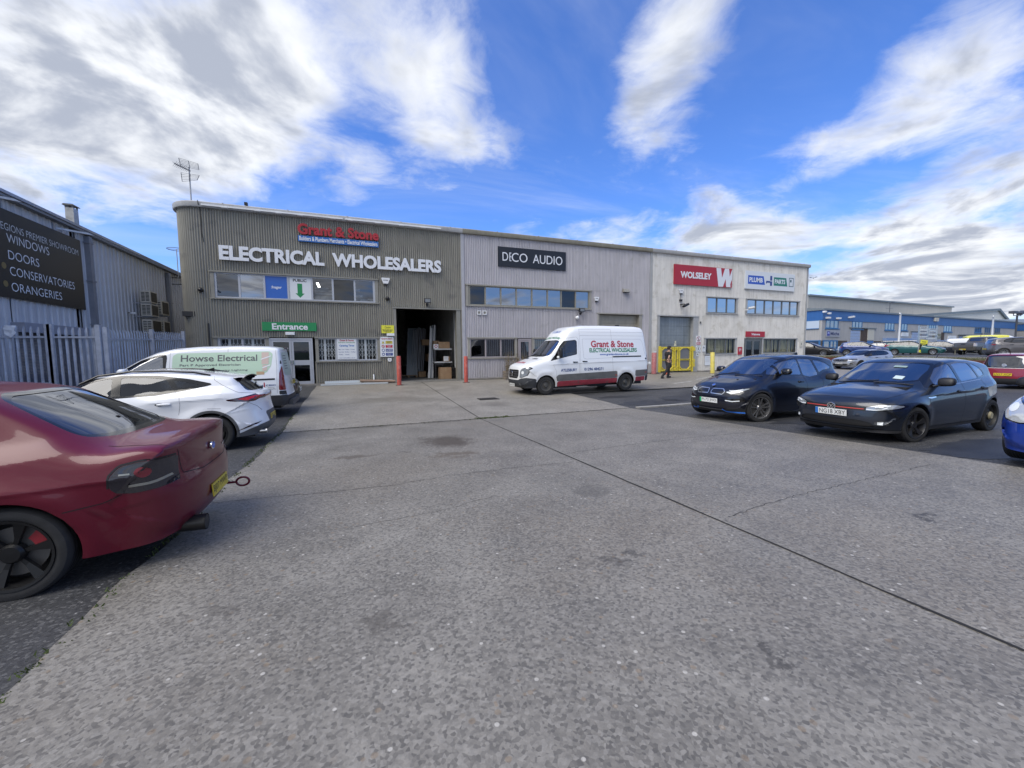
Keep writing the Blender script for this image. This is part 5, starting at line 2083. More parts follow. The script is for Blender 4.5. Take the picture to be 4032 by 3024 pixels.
def smooth_line(pts, step=.012, sig=.03, extra=None):
    """resample a polyline and round its corners ; extra columns ride along"""
    P = np.asarray(pts, float)
    seg = np.hypot(*(P[1:, :2] - P[:-1, :2]).T)
    s = np.concatenate([[0], np.cumsum(seg)])
    n = int(s[-1] / step) + 1
    t = np.linspace(0, s[-1], n)
    Q = np.stack([np.interp(t, s, P[:, k]) for k in range(P.shape[1])], 1)
    k = max(1, int(3 * sig / step))
    g = np.exp(-.5 * (np.arange(-k, k + 1) * step / sig) ** 2)
    g /= g.sum()
    pad = np.concatenate([2 * Q[0] - Q[k:0:-1], Q, 2 * Q[-1] - Q[-2:-k - 2:-1]])
    return np.stack([np.convolve(pad[:, c], g, 'valid') for c in range(P.shape[1])], 1)


def smooth_poly(pts, sig=.015, step=.008):
    P = np.asarray(pts, float)
    P = np.concatenate([P, P[:1]])
    seg = np.hypot(*(P[1:] - P[:-1]).T)
    s = np.concatenate([[0], np.cumsum(seg)])
    n = max(12, int(s[-1] / step))
    t = np.linspace(0, s[-1], n, endpoint=False)
    Q = np.stack([np.interp(t, s, P[:, k]) for k in (0, 1)], 1)
    k = max(1, int(3 * sig / step))
    g = np.exp(-.5 * (np.arange(-k, k + 1) * step / sig) ** 2)
    g /= g.sum()
    reps = k // n + 1
    pad = np.concatenate([Q] * (2 * reps + 1))
    a = reps * n - k
    pad = pad[a:a + n + 2 * k]
    return np.stack([np.convolve(pad[:, c], g, 'valid') for c in (0, 1)], 1)


def sdf_poly(px, py, poly):
    """signed distance (negative inside)"""
    d = np.full(px.shape, 1e9)
    ins = np.zeros(px.shape, bool)
    n = len(poly)
    for i in range(n):
        ax, ay = poly[i]
        bx, by = poly[(i + 1) % n]
        ex, ey = bx - ax, by - ay
        wx, wy = px - ax, py - ay
        t = np.clip((wx * ex + wy * ey) / max(ex * ex + ey * ey, 1e-12), 0, 1)
        d = np.minimum(d, (wx - ex * t) ** 2 + (wy - ey * t) ** 2)
        if ay != by:
            c = ((ay > py) != (by > py)) & (px < ex * (py - ay) / ey + ax)
            ins ^= c
    d = np.sqrt(d)
    return np.where(ins, -d, d)


class Shell:
    """car body grown from a side silhouette : half width is the soft minimum of the flank profile and of the crown of the outline"""
    def __init__(s, L, W, top, zb, flank, plan, belt, bref, gplan=None, flares=(), nose=.45, tail=.45, spine=.6, N=190, Mr=46, Mb=12, n=7.0, p=2.8, creases=(), sig=.035):
        s.L, s.W = L, W
        flank, plan, belt = soft(flank, .03), soft(plan, .14), soft(belt, .12)
        gplan = soft(gplan, .14) if gplan is not None else None
        creases = [(soft(q[0], .1), *q[1:], q[0][0][0], q[0][-1][0]) for q in creases]
        T = smooth_line(top, .015, sig)
        ck = smooth_line(top, .015, .10)
        T[:, 2] = np.interp(np.linspace(0, 1, len(T)), np.linspace(0, 1, len(ck)), ck[:, 2])
        TD = T
        seg = np.hypot(*(T[1:, :2] - T[:-1, :2]).T)
        cs = np.concatenate([[0], np.cumsum(seg)])
        t = np.linspace(0, cs[-1], N)
        T = np.stack([np.interp(t, cs, T[:, k]) for k in range(3)], 1)
        s.top = T
        hw = W / 2

        def half(x, z):
            zz = z - (interp(x, belt) - bref) * np.clip((z - zb) / (bref - zb), 0, 1)
            w = interp(zz, flank) * hw
            f = interp(x, plan)
            if gplan is not None:
                g = interp(x, gplan)
                m = np.clip((zz - bref) / .12 + .5, 0, 1)
                f = f * (1 - m) + g * m
            w = w * f
            for xw, zw, R, b, wd in flares:
                r = np.hypot(x - xw, z - zw)
                w = w + b * np.exp(-((r - R) / wd) ** 2) * np.clip((interp(x, belt) + .05 - z) / .15, 0, 1)
            for (pl, amt, wd, lo, hi) in creases:
                zc_ = interp(x, pl)
                fade = np.clip((x - lo) / .25, 0, 1) * np.clip((hi - x) / .25, 0, 1)
                d = z - zc_
                w = w + fade * amt * np.where(d > 0, np.exp(-d / wd), -np.exp(d / wd * 1.6) * .0 + np.exp(d / (wd * .25)))
            return w
        s.half = half
        x0, x1 = nose, L - tail
        tx = x0 + (T[:, 0] - T[:, 0].min()) / (T[:, 0].max() - T[:, 0].min()) * (x1 - x0)
        # keep the spine order monotone
        tx = np.maximum.accumulate(tx)
        fr = np.linspace(0, 1, 260) ** 1.6
        rows = []
        S = T[:, :2]
        def yval(pts, far=False):
            D_ = TD[:, :2]
            nd = len(D_)
            j = ((pts[:, None, :] - D_[None, ::4, :]) ** 2).sum(2).argmin(1) * 4
            dist = np.full(len(pts), 1e9)
            jj = j.copy()
            cc = np.zeros(len(pts))
            for o in range(-5, 5):
                k0 = np.clip(j + o, 0, nd - 2)
                A, B = D_[k0], D_[k0 + 1]
                e = B - A
                tt = np.clip(((pts - A) * e).sum(1) / np.maximum((e * e).sum(1), 1e-12), 0, 1)
                dd = np.hypot(*(pts - A - e * tt[:, None]).T)
                better = dd < dist
                dist = np.where(better, dd, dist)
                cc = np.where(better, TD[k0, 2] + (TD[k0 + 1, 2] - TD[k0, 2]) * tt, cc)
            c = cc
            wt = hw * .98 * np.maximum(dist / c, 1e-9) ** (1 / p)
            wf = np.maximum(half(pts[:, 0], pts[:, 1]), .02)
            if far:
                return dist
            return (wt ** -n + wf ** -n) ** (-1 / n)
        ends = [None, None]
        for i in [0, N - 1] + list(range(N)):
            a = S[i]
            b = np.array([tx[i], spine])
            pts = a[None] + (b - a)[None] * fr[:, None]
            y = yval(pts)
            y[0] = 0
            P3 = np.stack([pts[:, 0], y, pts[:, 1]], 1)
            l = np.concatenate([[0], np.cumsum(np.sqrt(((P3[1:] - P3[:-1]) ** 2).sum(1)))])
            q = np.linspace(0, l[-1], Mr)
            row = np.stack([np.interp(q, l, P3[:, k]) for k in range(3)], 1)
            own = row
            if ends[1] is None:
                ends[0 if ends[0] is None else 1] = row
                continue
            # spine down to the floor line
            bx = T[0, 0] + (tx[i] - tx[0]) / (tx[-1] - tx[0]) * (T[-1, 0] - T[0, 0])
            bz = T[0, 1] + (tx[i] - tx[0]) / (tx[-1] - tx[0]) * (T[-1, 1] - T[0, 1])
            zz = spine + (bz - spine) * (1 - (1 - np.linspace(0, 1, Mb + 1)[1:]) ** 2.6)
            xx = tx[i] + (bx - tx[i]) * (spine - zz) / (spine - bz)
            yb = yval(np.stack([xx, zz], 1))
            e0 = abs(tx[i] - tx[0]) < 1e-6
            if e0 or abs(tx[i] - tx[-1]) < 1e-6:         # the end fans fold back on themselves
                row = ends[0 if e0 else 1]
                f2 = (spine - zz) / (spine - bz)
                rl = np.hypot(row[:, 0] - b[0], row[:, 2] - b[1])[::-1]
                yb = np.interp(f2 * rl[-1], rl, row[::-1, 1])
            rows.append(np.concatenate([own, np.stack([xx, yb, zz], 1)]))
        G = np.array(rows)                      # N x K x 3
        K = G.shape[1]
        # smooth the join of pole rows
        V = G.reshape(-1, 3)
        F = []
        for i in range(N - 1):
            for k in range(K - 1):
                F.append((i * K + k, i * K + k + 1, (i + 1) * K + k + 1, (i + 1) * K + k))
        nv = len(V)
        Vm = V * np.array([1, -1, 1])
        remap = np.arange(nv) + nv
        cen = np.arange(N) * K
        remap[cen] = cen
        V2 = np.concatenate([V, Vm])
        F2 = F + [tuple(int(remap[v]) for v in f[::-1]) for f in F]
        s.V = [tuple(v) for v in V2]
        Fa = np.array(F2)
        a = V2[Fa[:, 2]] - V2[Fa[:, 0]]
        b = V2[Fa[:, 3]] - V2[Fa[:, 1]]
        fn = np.cross(a, b)
        Nn = np.zeros_like(V2)
        for k in range(4):
            np.add.at(Nn, Fa[:, k], fn)
        # orient outwards
        cenp = np.array([L / 2, 0, spine])
        flip = np.sign((Nn * (V2 - cenp)).sum())
        if flip < 0:
            Nn = -Nn
            F2 = [f[::-1] for f in F2]
        # smooth analytic normals of the flank (away from the outline) hide the seam of the ray fans
        ok = (V[:, 1] > .12) & (yval(V[:, [0, 2]], True) > .06)
        Pv = V[ok][:, [0, 2]]
        h = .012
        y1, y2 = yval(Pv + [h, 0]), yval(Pv - [h, 0])
        y3, y4 = yval(Pv + [0, h]), yval(Pv - [0, h])
        gr = np.stack([-(y1 - y2) / (2 * h), np.ones(len(Pv)), -(y3 - y4) / (2 * h)], 1)
        st = np.abs(gr[:, 0]) + np.abs(gr[:, 2]) < 3
        gr /= np.linalg.norm(gr, axis=1, keepdims=True)
        idx = np.nonzero(ok)[0][st]
        Nn[idx] = gr[st]
        Nn[idx + nv] = gr[st] * [1, -1, 1]
        Nn[cen, 1] = 0
        Nn /= np.maximum(np.linalg.norm(Nn, axis=1, keepdims=True), 1e-9)
        s.N = [tuple(v) for v in Nn]
        s.body = F2
        s.tree = BVHTree.FromPolygons([Vector(v) for v in s.V], F2)

    # --- partition of a face list by a signed field
    def clip(s, faces, phi):
        VA, NA = np.array(s.V), np.array(s.N)
        ph = phi(VA[:, 0], VA[:, 1], VA[:, 2], NA)
        ph = np.where(np.abs(ph) < 1e-6, 1e-6, ph).tolist()
        ins, out = [], []
        cache = {}
        for f in faces:
            vals = [ph[v] for v in f]
            neg = [v < 0 for v in vals]
            if all(neg):
                ins.append(f)
                continue
            if not any(neg):
                out.append(f)
                continue
            a, b = [], []
            m = len(f)
            for i in range(m):
                u, v = f[i], f[(i + 1) % m]
                pu, pv = vals[i], vals[(i + 1) % m]
                (a if pu < 0 else b).append(u)
                if (pu < 0) != (pv < 0):
                    key = (u, v) if u < v else (v, u)
                    if key not in cache:
                        t = pu / (pu - pv)
                        A, B = s.V[u], s.V[v]
                        s.V.append(tuple(A[k] + (B[k] - A[k]) * t for k in range(3)))
                        A, B = s.N[u], s.N[v]
                        s.N.append(tuple(A[k] + (B[k] - A[k]) * t for k in range(3)))
                        ph.append(0.0)
                        cache[key] = len(s.V) - 1
                    w_ = cache[key]
                    a.append(w_)
                    b.append(w_)
            if len(a) > 2:
                ins.append(tuple(a))
            if len(b) > 2:
                out.append(tuple(b))
        return ins, out

    def cut(s, phi):
        ins, s.body = s.clip(s.body, phi)
        return ins

    def build(s, faces, name, mat, parent, off=0.0, shift=(0, 0, 0), **pr):
        if not faces:
            return None
        used = sorted({v for f in faces for v in f})
        mp = {v: i for i, v in enumerate(used)}
        N_ = [s.N[v] for v in used]
        vs = [tuple(s.V[v][k] + s.N[v][k] * off + shift[k] for k in range(3)) for v in used]
        me = bpy.data.meshes.new(name)
        me.from_pydata(vs, [], [tuple(mp[v] for v in f) for f in faces])
        me.materials.append(mat)
        me.polygons.foreach_set('use_smooth', [True] * len(me.polygons))
        me.normals_split_custom_set_from_vertices(N_)
        me.update()
        return link(name, me, parent, **pr)

    # --- points on the skin
    def on_side(s, x, z, sgn=-1):
        h = s.tree.ray_cast(Vector((x, 3 * sgn, z)), Vector((0, -sgn, 0)))
        return (h[0], h[1]) if h[0] else (Vector((x, sgn * s.half(np.array([x]), np.array([z]))[0], z)), Vector((0, sgn, 0)))

    def on_front(s, y, z, front=True):
        h = s.tree.ray_cast(Vector((-3 if front else s.L + 3, y, z)), Vector((1 if front else -1, 0, 0)))
        return (h[0], h[1]) if h[0] else (Vector((0.1 if front else s.L - .1, y, z)), Vector((-1 if front else 1, 0, 0)))

    def on_top(s, x, y):
        h = s.tree.ray_cast(Vector((x, y, 4)), Vector((0, 0, -1)))
        return (h[0], h[1]) if h[0] else (Vector((x, y, 1)), Vector((0, 0, 1)))

    def project(s, kind, a, b):
        p, n = {'l': lambda: s.on_side(a, b, -1), 'r': lambda: s.on_side(a, b, 1), 'f': lambda: s.on_front(a, b, True),
                'b': lambda: s.on_front(a, b, False), 't': lambda: s.on_top(a, b)}[kind]()
        return p, n

    def ribbon(s, mb, kind, pts, wd, off=.002, step=.03, closed=False, mi=0):
        """thin strip following the skin along a projected polyline"""
        P = np.asarray(pts, float)
        if closed:
            P = np.concatenate([P, P[:1]])
        seg = np.hypot(*(P[1:] - P[:-1]).T)
        cs = np.concatenate([[0], np.cumsum(seg)])
        n = max(2, int(cs[-1] / step))
        t = np.linspace(0, cs[-1], n + 1)
        Q = np.stack([np.interp(t, cs, P[:, k]) for k in (0, 1)], 1)
        L_, R_ = [], []
        for i in range(n + 1):
            d = Q[min(n, i + 1)] - Q[max(0, i - 1)]
            d /= max(np.hypot(*d), 1e-9)
            w2 = wd / 2 if not callable(wd) else wd(i / n) / 2
            for side, lst in ((1, L_), (-1, R_)):
                q = Q[i] + np.array([-d[1], d[0]]) * w2 * side
                p, nn = s.project(kind, q[0], q[1])
                lst.append(p + nn * off)
        for i in range(n):
            f = (L_[i], R_[i], R_[i + 1], L_[i + 1])
            nrm = (f[1] - f[0]).cross(f[3] - f[0])
            want = s.project(kind, *Q[i])[1]
            mb.quad(*(f if nrm.dot(want) > 0 else f[::-1]), mi)

    def patch(s, mb, kind, poly, off=.003, res=.03, mi=0):
        """filled outline laid on the skin"""
        P = np.asarray(poly, float)
        lo, hi = P.min(0), P.max(0)
        bm = bmesh.new()
        vs = [bm.verts.new((p[0], p[1], 0)) for p in P]
        bm.faces.new(vs)
        for ax in (0, 1):
            k = int((hi[ax] - lo[ax]) / res)
            for i in range(1, k + 1):
                c = lo[ax] + (hi[ax] - lo[ax]) * i / (k + 1)
                co = [0, 0, 0]
                co[ax] = c
                no = [0, 0, 0]
                no[ax] = 1
                bmesh.ops.bisect_plane(bm, geom=bm.verts[:] + bm.edges[:] + bm.faces[:], plane_co=co, plane_no=no)
        base = len(mb.v)
        bm.verts.index_update()
        nn0 = None
        for v in bm.verts:
            p, nn = s.project(kind, v.co.x, v.co.y)
            mb.v.append(tuple(p + nn * off))
        for f in bm.faces:
            ids = [v.index for v in f.verts]
            c = f.calc_center_median()
            want = s.project(kind, c.x, c.y)[1]
            a, b, d = (Vector(mb.v[base + ids[k]]) for k in (0, 1, 2))
            if (b - a).cross(d - a).dot(want) < 0:
                ids = ids[::-1]
            mb.f.append(tuple(base + i for i in ids))
            mb.m.append(mi)
        bm.free()


def side_poly(pts, sig=.015, ymin=.3, side=None, xr=None):
    P = smooth_poly(pts, sig)
    def phi(x, y, z, n):
        lo, hi = P.min(0) - .12, P.max(0) + .12
        m = (x > lo[0]) & (x < hi[0]) & (z > lo[1]) & (z < hi[1]) & (np.abs(y) > ymin - .1)
        if side:
            m &= (y * side > 0)
        r = np.full(x.shape, 1.0)
        r[m] = np.maximum(sdf_poly(x[m], z[m], P), ymin - np.abs(y[m]))
        return r
    return phi


def end_poly(pts, xlim, sig=.015, sym=True):
    """outline in the (y,z) view, kept where xlim[0] < x < xlim[1]"""
    if min(p[0] for p in pts) < 1e-4:       # a half outline : close it across the middle
        h = [p for p in pts if p[0] > 1e-4]
        pts, sym = h + [(-a, b) for a, b in reversed(h)], False
    P = smooth_poly(pts, sig)
    def phi(x, y, z, n):
        m = (x > xlim[0]) & (x < xlim[1])
        r = np.full(x.shape, 1.0)
        yy = np.abs(y) if sym else y
        lo, hi = P.min(0) - .12, P.max(0) + .12
        m &= (yy > lo[0]) & (yy < hi[0]) & (z > lo[1]) & (z < hi[1])
        r[m] = sdf_poly(yy[m], z[m], P)
        return r
    return phi


def mirror_poly(half):
    """close a half outline (y>=0, from bottom centre to top centre) into a full one"""
    return list(half) + [(-a, b) for a, b in reversed(half) if a > 1e-6]


def arch_phi(xw, zw, R_, ymin=.35):
    def phi(x, y, z, n):
        r = np.hypot(x - xw, z - zw) - R_
        return np.where(np.abs(y) > ymin, r, 1.0)
    return phi


def make_wheel(parent, x, y, r, wd, rim_r, style, rim_mat, steer=0.0, disc=True, side=-1, zc_=None, n_sp=5, caliper=None, hub_mat=None):
    """tyre with rim as sub-part ; axle along y, outer face towards side"""
    z = zc_ if zc_ is not None else r
    s = side
    mb = MB()
    h = wd / 2
    prof = [(rim_r, -h * .86), (rim_r + .012, -h * .95), (r - .045, -h * 1.0), (r - .018, -h * .93), (r - .004, -h * .74), (r, -h * .5), (r, h * .5), (r - .004, h * .74), (r - .018, h * .93), (r - .045, h * 1.0), (rim_r + .012, h * .95), (rim_r, h * .86)]
    mb.lathe(prof, axis='y', n=44)
    for gx in (-.45, -.15, .15, .45):       # tread grooves
        mb.lathe([(r + .0012, h * gx - .005), (r + .0012, h * gx + .005)], axis='y', n=44, mi=1)
    w_ = mb.build('wheel', [RUBBER, BLACK], parent, smooth=35, loc=(x, y, z), rot=(0, 0, steer))
    mb = MB()
    o = s * h            # outer face
    def D(d):            # depth inwards from the outer face
        return o - s * d
    ring = [(rim_r + .004, D(.012)), (rim_r + .006, D(.0)), (rim_r - .012, D(.004)), (rim_r - .022, D(.03)), (rim_r - .03, D(.09)), (rim_r - .03, D(wd * .9))]
    if s > 0:
        ring = ring[::-1]
    mb.lathe(ring if s < 0 else ring, axis='y', n=44)
    hub = .035
    def sector(a0, a1, r0, r1, d0, d1, th=.02, tw0=1.0, tw1=1.0):
        """spoke blade between radii, half angles a0 (inner) a1 (outer)"""
        pts = []
        for r_, (u, v), d in ((r0, a0, d0), (r1, a1, d1)):
            for a in (u, v):
                pts.append((r_ * math.cos(a), D(d), r_ * math.sin(a)))
        back = [(p[0], p[1] - s * th, p[2]) for p in pts]
        A, B, C_, E_ = pts[0], pts[1], pts[3], pts[2]
        a, b, c, e = back[0], back[1], back[3], back[2]
        for q in ((A, B, C_, E_), (a, e, c, b), (A, a, b, B), (B, b, c, C_), (C_, c, e, E_), (E_, e, a, A)):
            mb.quad(*q)
    ro = rim_r - .016
    if style == 'five':
        for k in range(n_sp):
            a = 2 * math.pi * k / n_sp + .3
            sector((a - .42, a + .42), (a - .16, a + .16), hub, ro * .55, .035, .03)
            sector((a - .16, a + .16), (a - .19, a + .19), ro * .55, ro, .03, .012)
    elif style == 'twin':
        for k in range(n_sp):
            a = 2 * math.pi * k / n_sp + .3
            for t in (-1, 1):
                sector((a + t * .25 - .22, a + t * .25 + .22), (a + t * .2 - .07, a + t * .2 + .07), hub, ro, .04, .012)
    elif style == 'blade':
        for k in range(n_sp):
            a = 2 * math.pi * k / n_sp + .2
            sector((a - .3, a + .35), (a - .1, a + .3), hub, ro * .6, .04, .03)
            sector((a - .1, a + .3), (a - .02, a + .42), ro * .6, ro, .03, .012)
    elif style == 'six':
        for k in range(6):
            a = 2 * math.pi * k / 6 + .2
            sector((a - .3, a + .3), (a - .13, a + .13), hub, ro * .5, .06, .05, .03)
            sector((a - .13, a + .13), (a - .15, a + .15), ro * .5, ro, .05, .02, .03)
    elif style == 'ten':
        for k in range(10):
            a = 2 * math.pi * k / 10
            sector((a - .25, a + .25), (a - .09, a + .09), hub, ro, .04, .015)
    elif style == 'steel':
        mb.lathe([(.001, D(.03)), (rim_r * .33, D(.03)), (rim_r * .4, D(.06)), (rim_r * .62, D(.075)), (rim_r * .8, D(.05)), (ro + .01, D(.06))][:: (1 if s < 0 else 1)], axis='y', n=44)
    if style != 'steel':
        mb.lathe([(.001, D(.03)), (hub * 1.5, D(.032)), (hub * 1.9, D(.05)), (hub * 1.9, D(.09))], axis='y', n=20)
    rim = mb.build('rim', rim_mat, w_, smooth=35)
    if style == 'steel':
        mb = MB()
        nh = 16
        for k in range(nh):                  # slots round the steel dish
            a = 2 * math.pi * k / nh
            pr_ = rim_r * .74
            pts = [(pr_ * math.cos(a) + math.cos(a) * e * rim_r * .085 - math.sin(a) * f * rim_r * .07, D(.0585), pr_ * math.sin(a) + math.sin(a) * e * rim_r * .085 + math.cos(a) * f * rim_r * .07) for e, f in ((-1, -1), (1, -1), (1, 1), (-1, 1))]
            mb.poly(pts)
        mb.build('rim_slot', BLACK, w_)
        mb = MB()
        mb.lathe([(.001, D(.0)), (rim_r * .26, D(.0)), (rim_r * .34, D(.028))], axis='y', n=24)
        mb.build('hub_cap', hub_mat or rim_mat, w_, smooth=35)
    if disc and style != 'steel':
        mb = MB()
        mb.lathe([(.001, D(.1)), (rim_r * .72, D(.1)), (rim_r * .72, D(.12))], axis='y', n=30)
        mb.build('brake_disc', M('brake_disc', (.16, .155, .15), .5, .7), w_)
    mb = MB()
    mb.lathe([(.001, D(.15)), (rim_r - .02, D(.15))], axis='y', n=30)
    mb.build('wheel_back', BLACK, w_)
    if caliper:
        mb = MB()
        for k in range(5):
            a0, a1 = caliper[1] - .3 + k * .12, caliper[1] - .3 + (k + 1) * .12
            sector((a0, a1), (a0, a1), rim_r * .48, rim_r * .8, .075, .075, .03)
        mb.build('caliper', caliper[0], w_)
    return w_


def wheel_well(sh, parent, xw, zw, R_, body_mat, zlow, lip=None, ymin=.42):
    """dark liner inside an arch, with the turned-in edge of the wing"""
    for sgn in (-1, 1):
        mb = MB()
        pts = []
        n = 28
        for i in range(n + 1):
            a = rad(-32) + rad(244) * i / n
            x, z = xw + R_ * math.cos(a), zw + R_ * math.sin(a)
            if z < zlow - .02:
                continue
            p, nn = sh.on_side(x, max(z, zlow), sgn)
            pts.append((x, p.y, z))
        for (xa, ya, za), (xb, yb, zb_) in zip(pts, pts[1:]):
            def inn(x, z, k):
                return xw + (x - xw) * k, zw + (z - zw) * k
            xa2, za2 = inn(xa, za, 1.0)
            q = [(xa, ya, za), (xb, yb, zb_), (xb, yb - .035 * sgn, zb_), (xa, ya - .035 * sgn, za)]
            mb.quad(*(q if sgn > 0 else q[::-1]), 0)
            q = [(xa, ya - .035 * sgn, za), (xb, yb - .035 * sgn, zb_), (xb, ymin * sgn, zb_), (xa, ymin * sgn, za)]
            mb.quad(*(q if sgn > 0 else q[::-1]), 1)
        c = [(x, ymin * sgn, z) for x, _, z in pts]
        mb.poly(c if sgn > 0 else c[::-1], 1)
        mb.build('wheel_arch', [lip or body_mat, BLACK], parent, smooth=40)


def superblob(mb, c, rx, ry, rz, e=.5, n=20, m=12, shear=(0, 0), mi=0):
    base = len(mb.v)
    def sp(v, k):
        return math.copysign(abs(v) ** k, v)
    for i in range(m + 1):
        t = -math.pi / 2 + math.pi * i / m
        for k in range(n):
            u = 2 * math.pi * k / n
            x, y, z = sp(math.cos(t), e) * sp(math.cos(u), e), sp(math.cos(t), e) * sp(math.sin(u), e), sp(math.sin(t), e)
            mb.v.append((c[0] + rx * x + shear[0] * z, c[1] + ry * y + shear[1] * z, c[2] + rz * z))
    for i in range(m):
        for k in range(n):
            l = (k + 1) % n
            mb.f.append((base + i * n + k, base + i * n + l, base + (i + 1) * n + l, base + (i + 1) * n + k))
            mb.m.append(mi)


PLATE_Y = M('plate_yellow', (.62, .46, .03), .35)
PLATE_W = M('plate_white', (.72, .73, .72), .35)
PLATE_T = M('plate_ink', (.01, .01, .01), .4)
def plate(parent, x, z, txt, front, y=0.0, w=.52, h=.111, tilt=0.0, flag=None, ox=0.0):
    """number plate ; front plates face -x"""
    t = 'number_plate'
    sg = -1 if front else 1
    mb = MB()
    mb.box(-w / 2, w / 2, -.008, .0, -h / 2, h / 2)
    o = mb.build(t, PLATE_W if front else PLATE_Y, parent, loc=(x, y, z))
    o.rotation_euler = (rad(tilt), 0, rad(-90 if front else 90))
    mb = MB()
    x0 = -w * .46 + (.05 if flag else 0)
    add_text(mb, txt, x0, w * .46, -h * .34, h * .34, -.0095, .0)
    mb.build('plate_text', PLATE_T, o)
    if flag:
        mb = MB()
        mb.quad((-w / 2, -.0092, -h / 2), (-w / 2 + .05, -.0092, -h / 2), (-w / 2 + .05, -.0092, h / 2), (-w / 2, -.0092, h / 2))
        mb.build('plate_band', flag, o)
    return o


SEAT = M('seat_cloth', (.035, .036, .04), .9)
TRIMB = M('cabin_trim', (.02, .02, .022), .8)
def cabin(parent, xd, xs, zs, hw, zroof, wheel_side=1, rows=(0, .85), zfl=.35, rear_x=None):
    """dashboard, wheel, seats ; xd dash face, xs first seat back ; wheel on the far (driver) side"""
    c = link('cabin', None, parent)
    mb = MB()
    mb.box(xd - .55, xd, -hw, hw, zfl, zs + .02)
    superblob(mb, (xd - .1, 0, zs), .3, hw, .07, .6)
    mb.build('dashboard', TRIMB, c, smooth=40)
    mb = MB()
    cw = Vector((xd + .16, .36 * wheel_side, zs + .06))
    pts = []
    for i in range(22):
        a = 6.283 * i / 22
        v = Vector((math.sin(a) * .185 * .42, math.cos(a) * .185, math.sin(a) * .185 * .9))
        pts.append(cw + v)
    mb.tube(pts, .016, 7, closed=True)
    for a in (0, math.pi, -math.pi / 2):
        mb.bar(cw, cw + Vector((math.sin(a) * .07, math.cos(a) * .17, math.sin(a) * .15)), .03)
    mb.build('steering_wheel', TRIMB, c, smooth=50)
    for r in rows:
        for y in (-.36, .36):
            mb = MB()
            x = xs + r
            superblob(mb, (x, y, (zs + zfl) / 2 + .12), .09, .24, (zs - zfl) / 2 + .16, .55, shear=(.1, 0))
            superblob(mb, (x + .14, y, zs + .33), .055, .13, .1, .6)
            superblob(mb, (x - .25, y, zfl + .2), .28, .24, .09, .5)
            mb.build('seat', SEAT, c, smooth=50)
    mb = MB()
    mb.box(xd - .6, (rear_x or xs + 1.6), -hw - .05, hw + .05, .22, zfl)
    mb.build('cabin_floor', TRIMB, c)
    return c


CARGL = glass('car_glass', (.2, .24, .27), .33)
CARGD = glass('car_glass_dark', (.04, .045, .05), .16)
CARGT = glass('car_glass_tint', (.12, .135, .15), .09)
LENSC = None
def lens_mat(name, base, refl=.1):
    return glass(name, body=base, refl=refl, rough=.03)
HEADL = lens_mat('headlamp_lens', (.22, .24, .26), .2)
HEADD = lens_mat('headlamp_dark', (.05, .055, .06), .12)
TAILR = lens_mat('tail_lens_red', (.2, .008, .012), .08)
TAILD = lens_mat('tail_lens_dark', (.03, .006, .01), .1)
TAILS = lens_mat('tail_lens_smoked', (.022, .018, .022), .07)
PIANO = M('gloss_black', (.006, .006, .007), .12, coat=.6)
LED = M('lamp_white', (.75, .78, .8), .2)
SEAM = M('panel_gap', (.012, .012, .013), .8)
def paint(name, base, metal=.0, dirt=None, rough=.32):
    return M(name, base, rough, metal, coat=.9, dirt=dirt)


def finish(sh, root, paint_m, body_name='body', **pr):
    return sh.build(sh.body, body_name, paint_m, root, **pr)


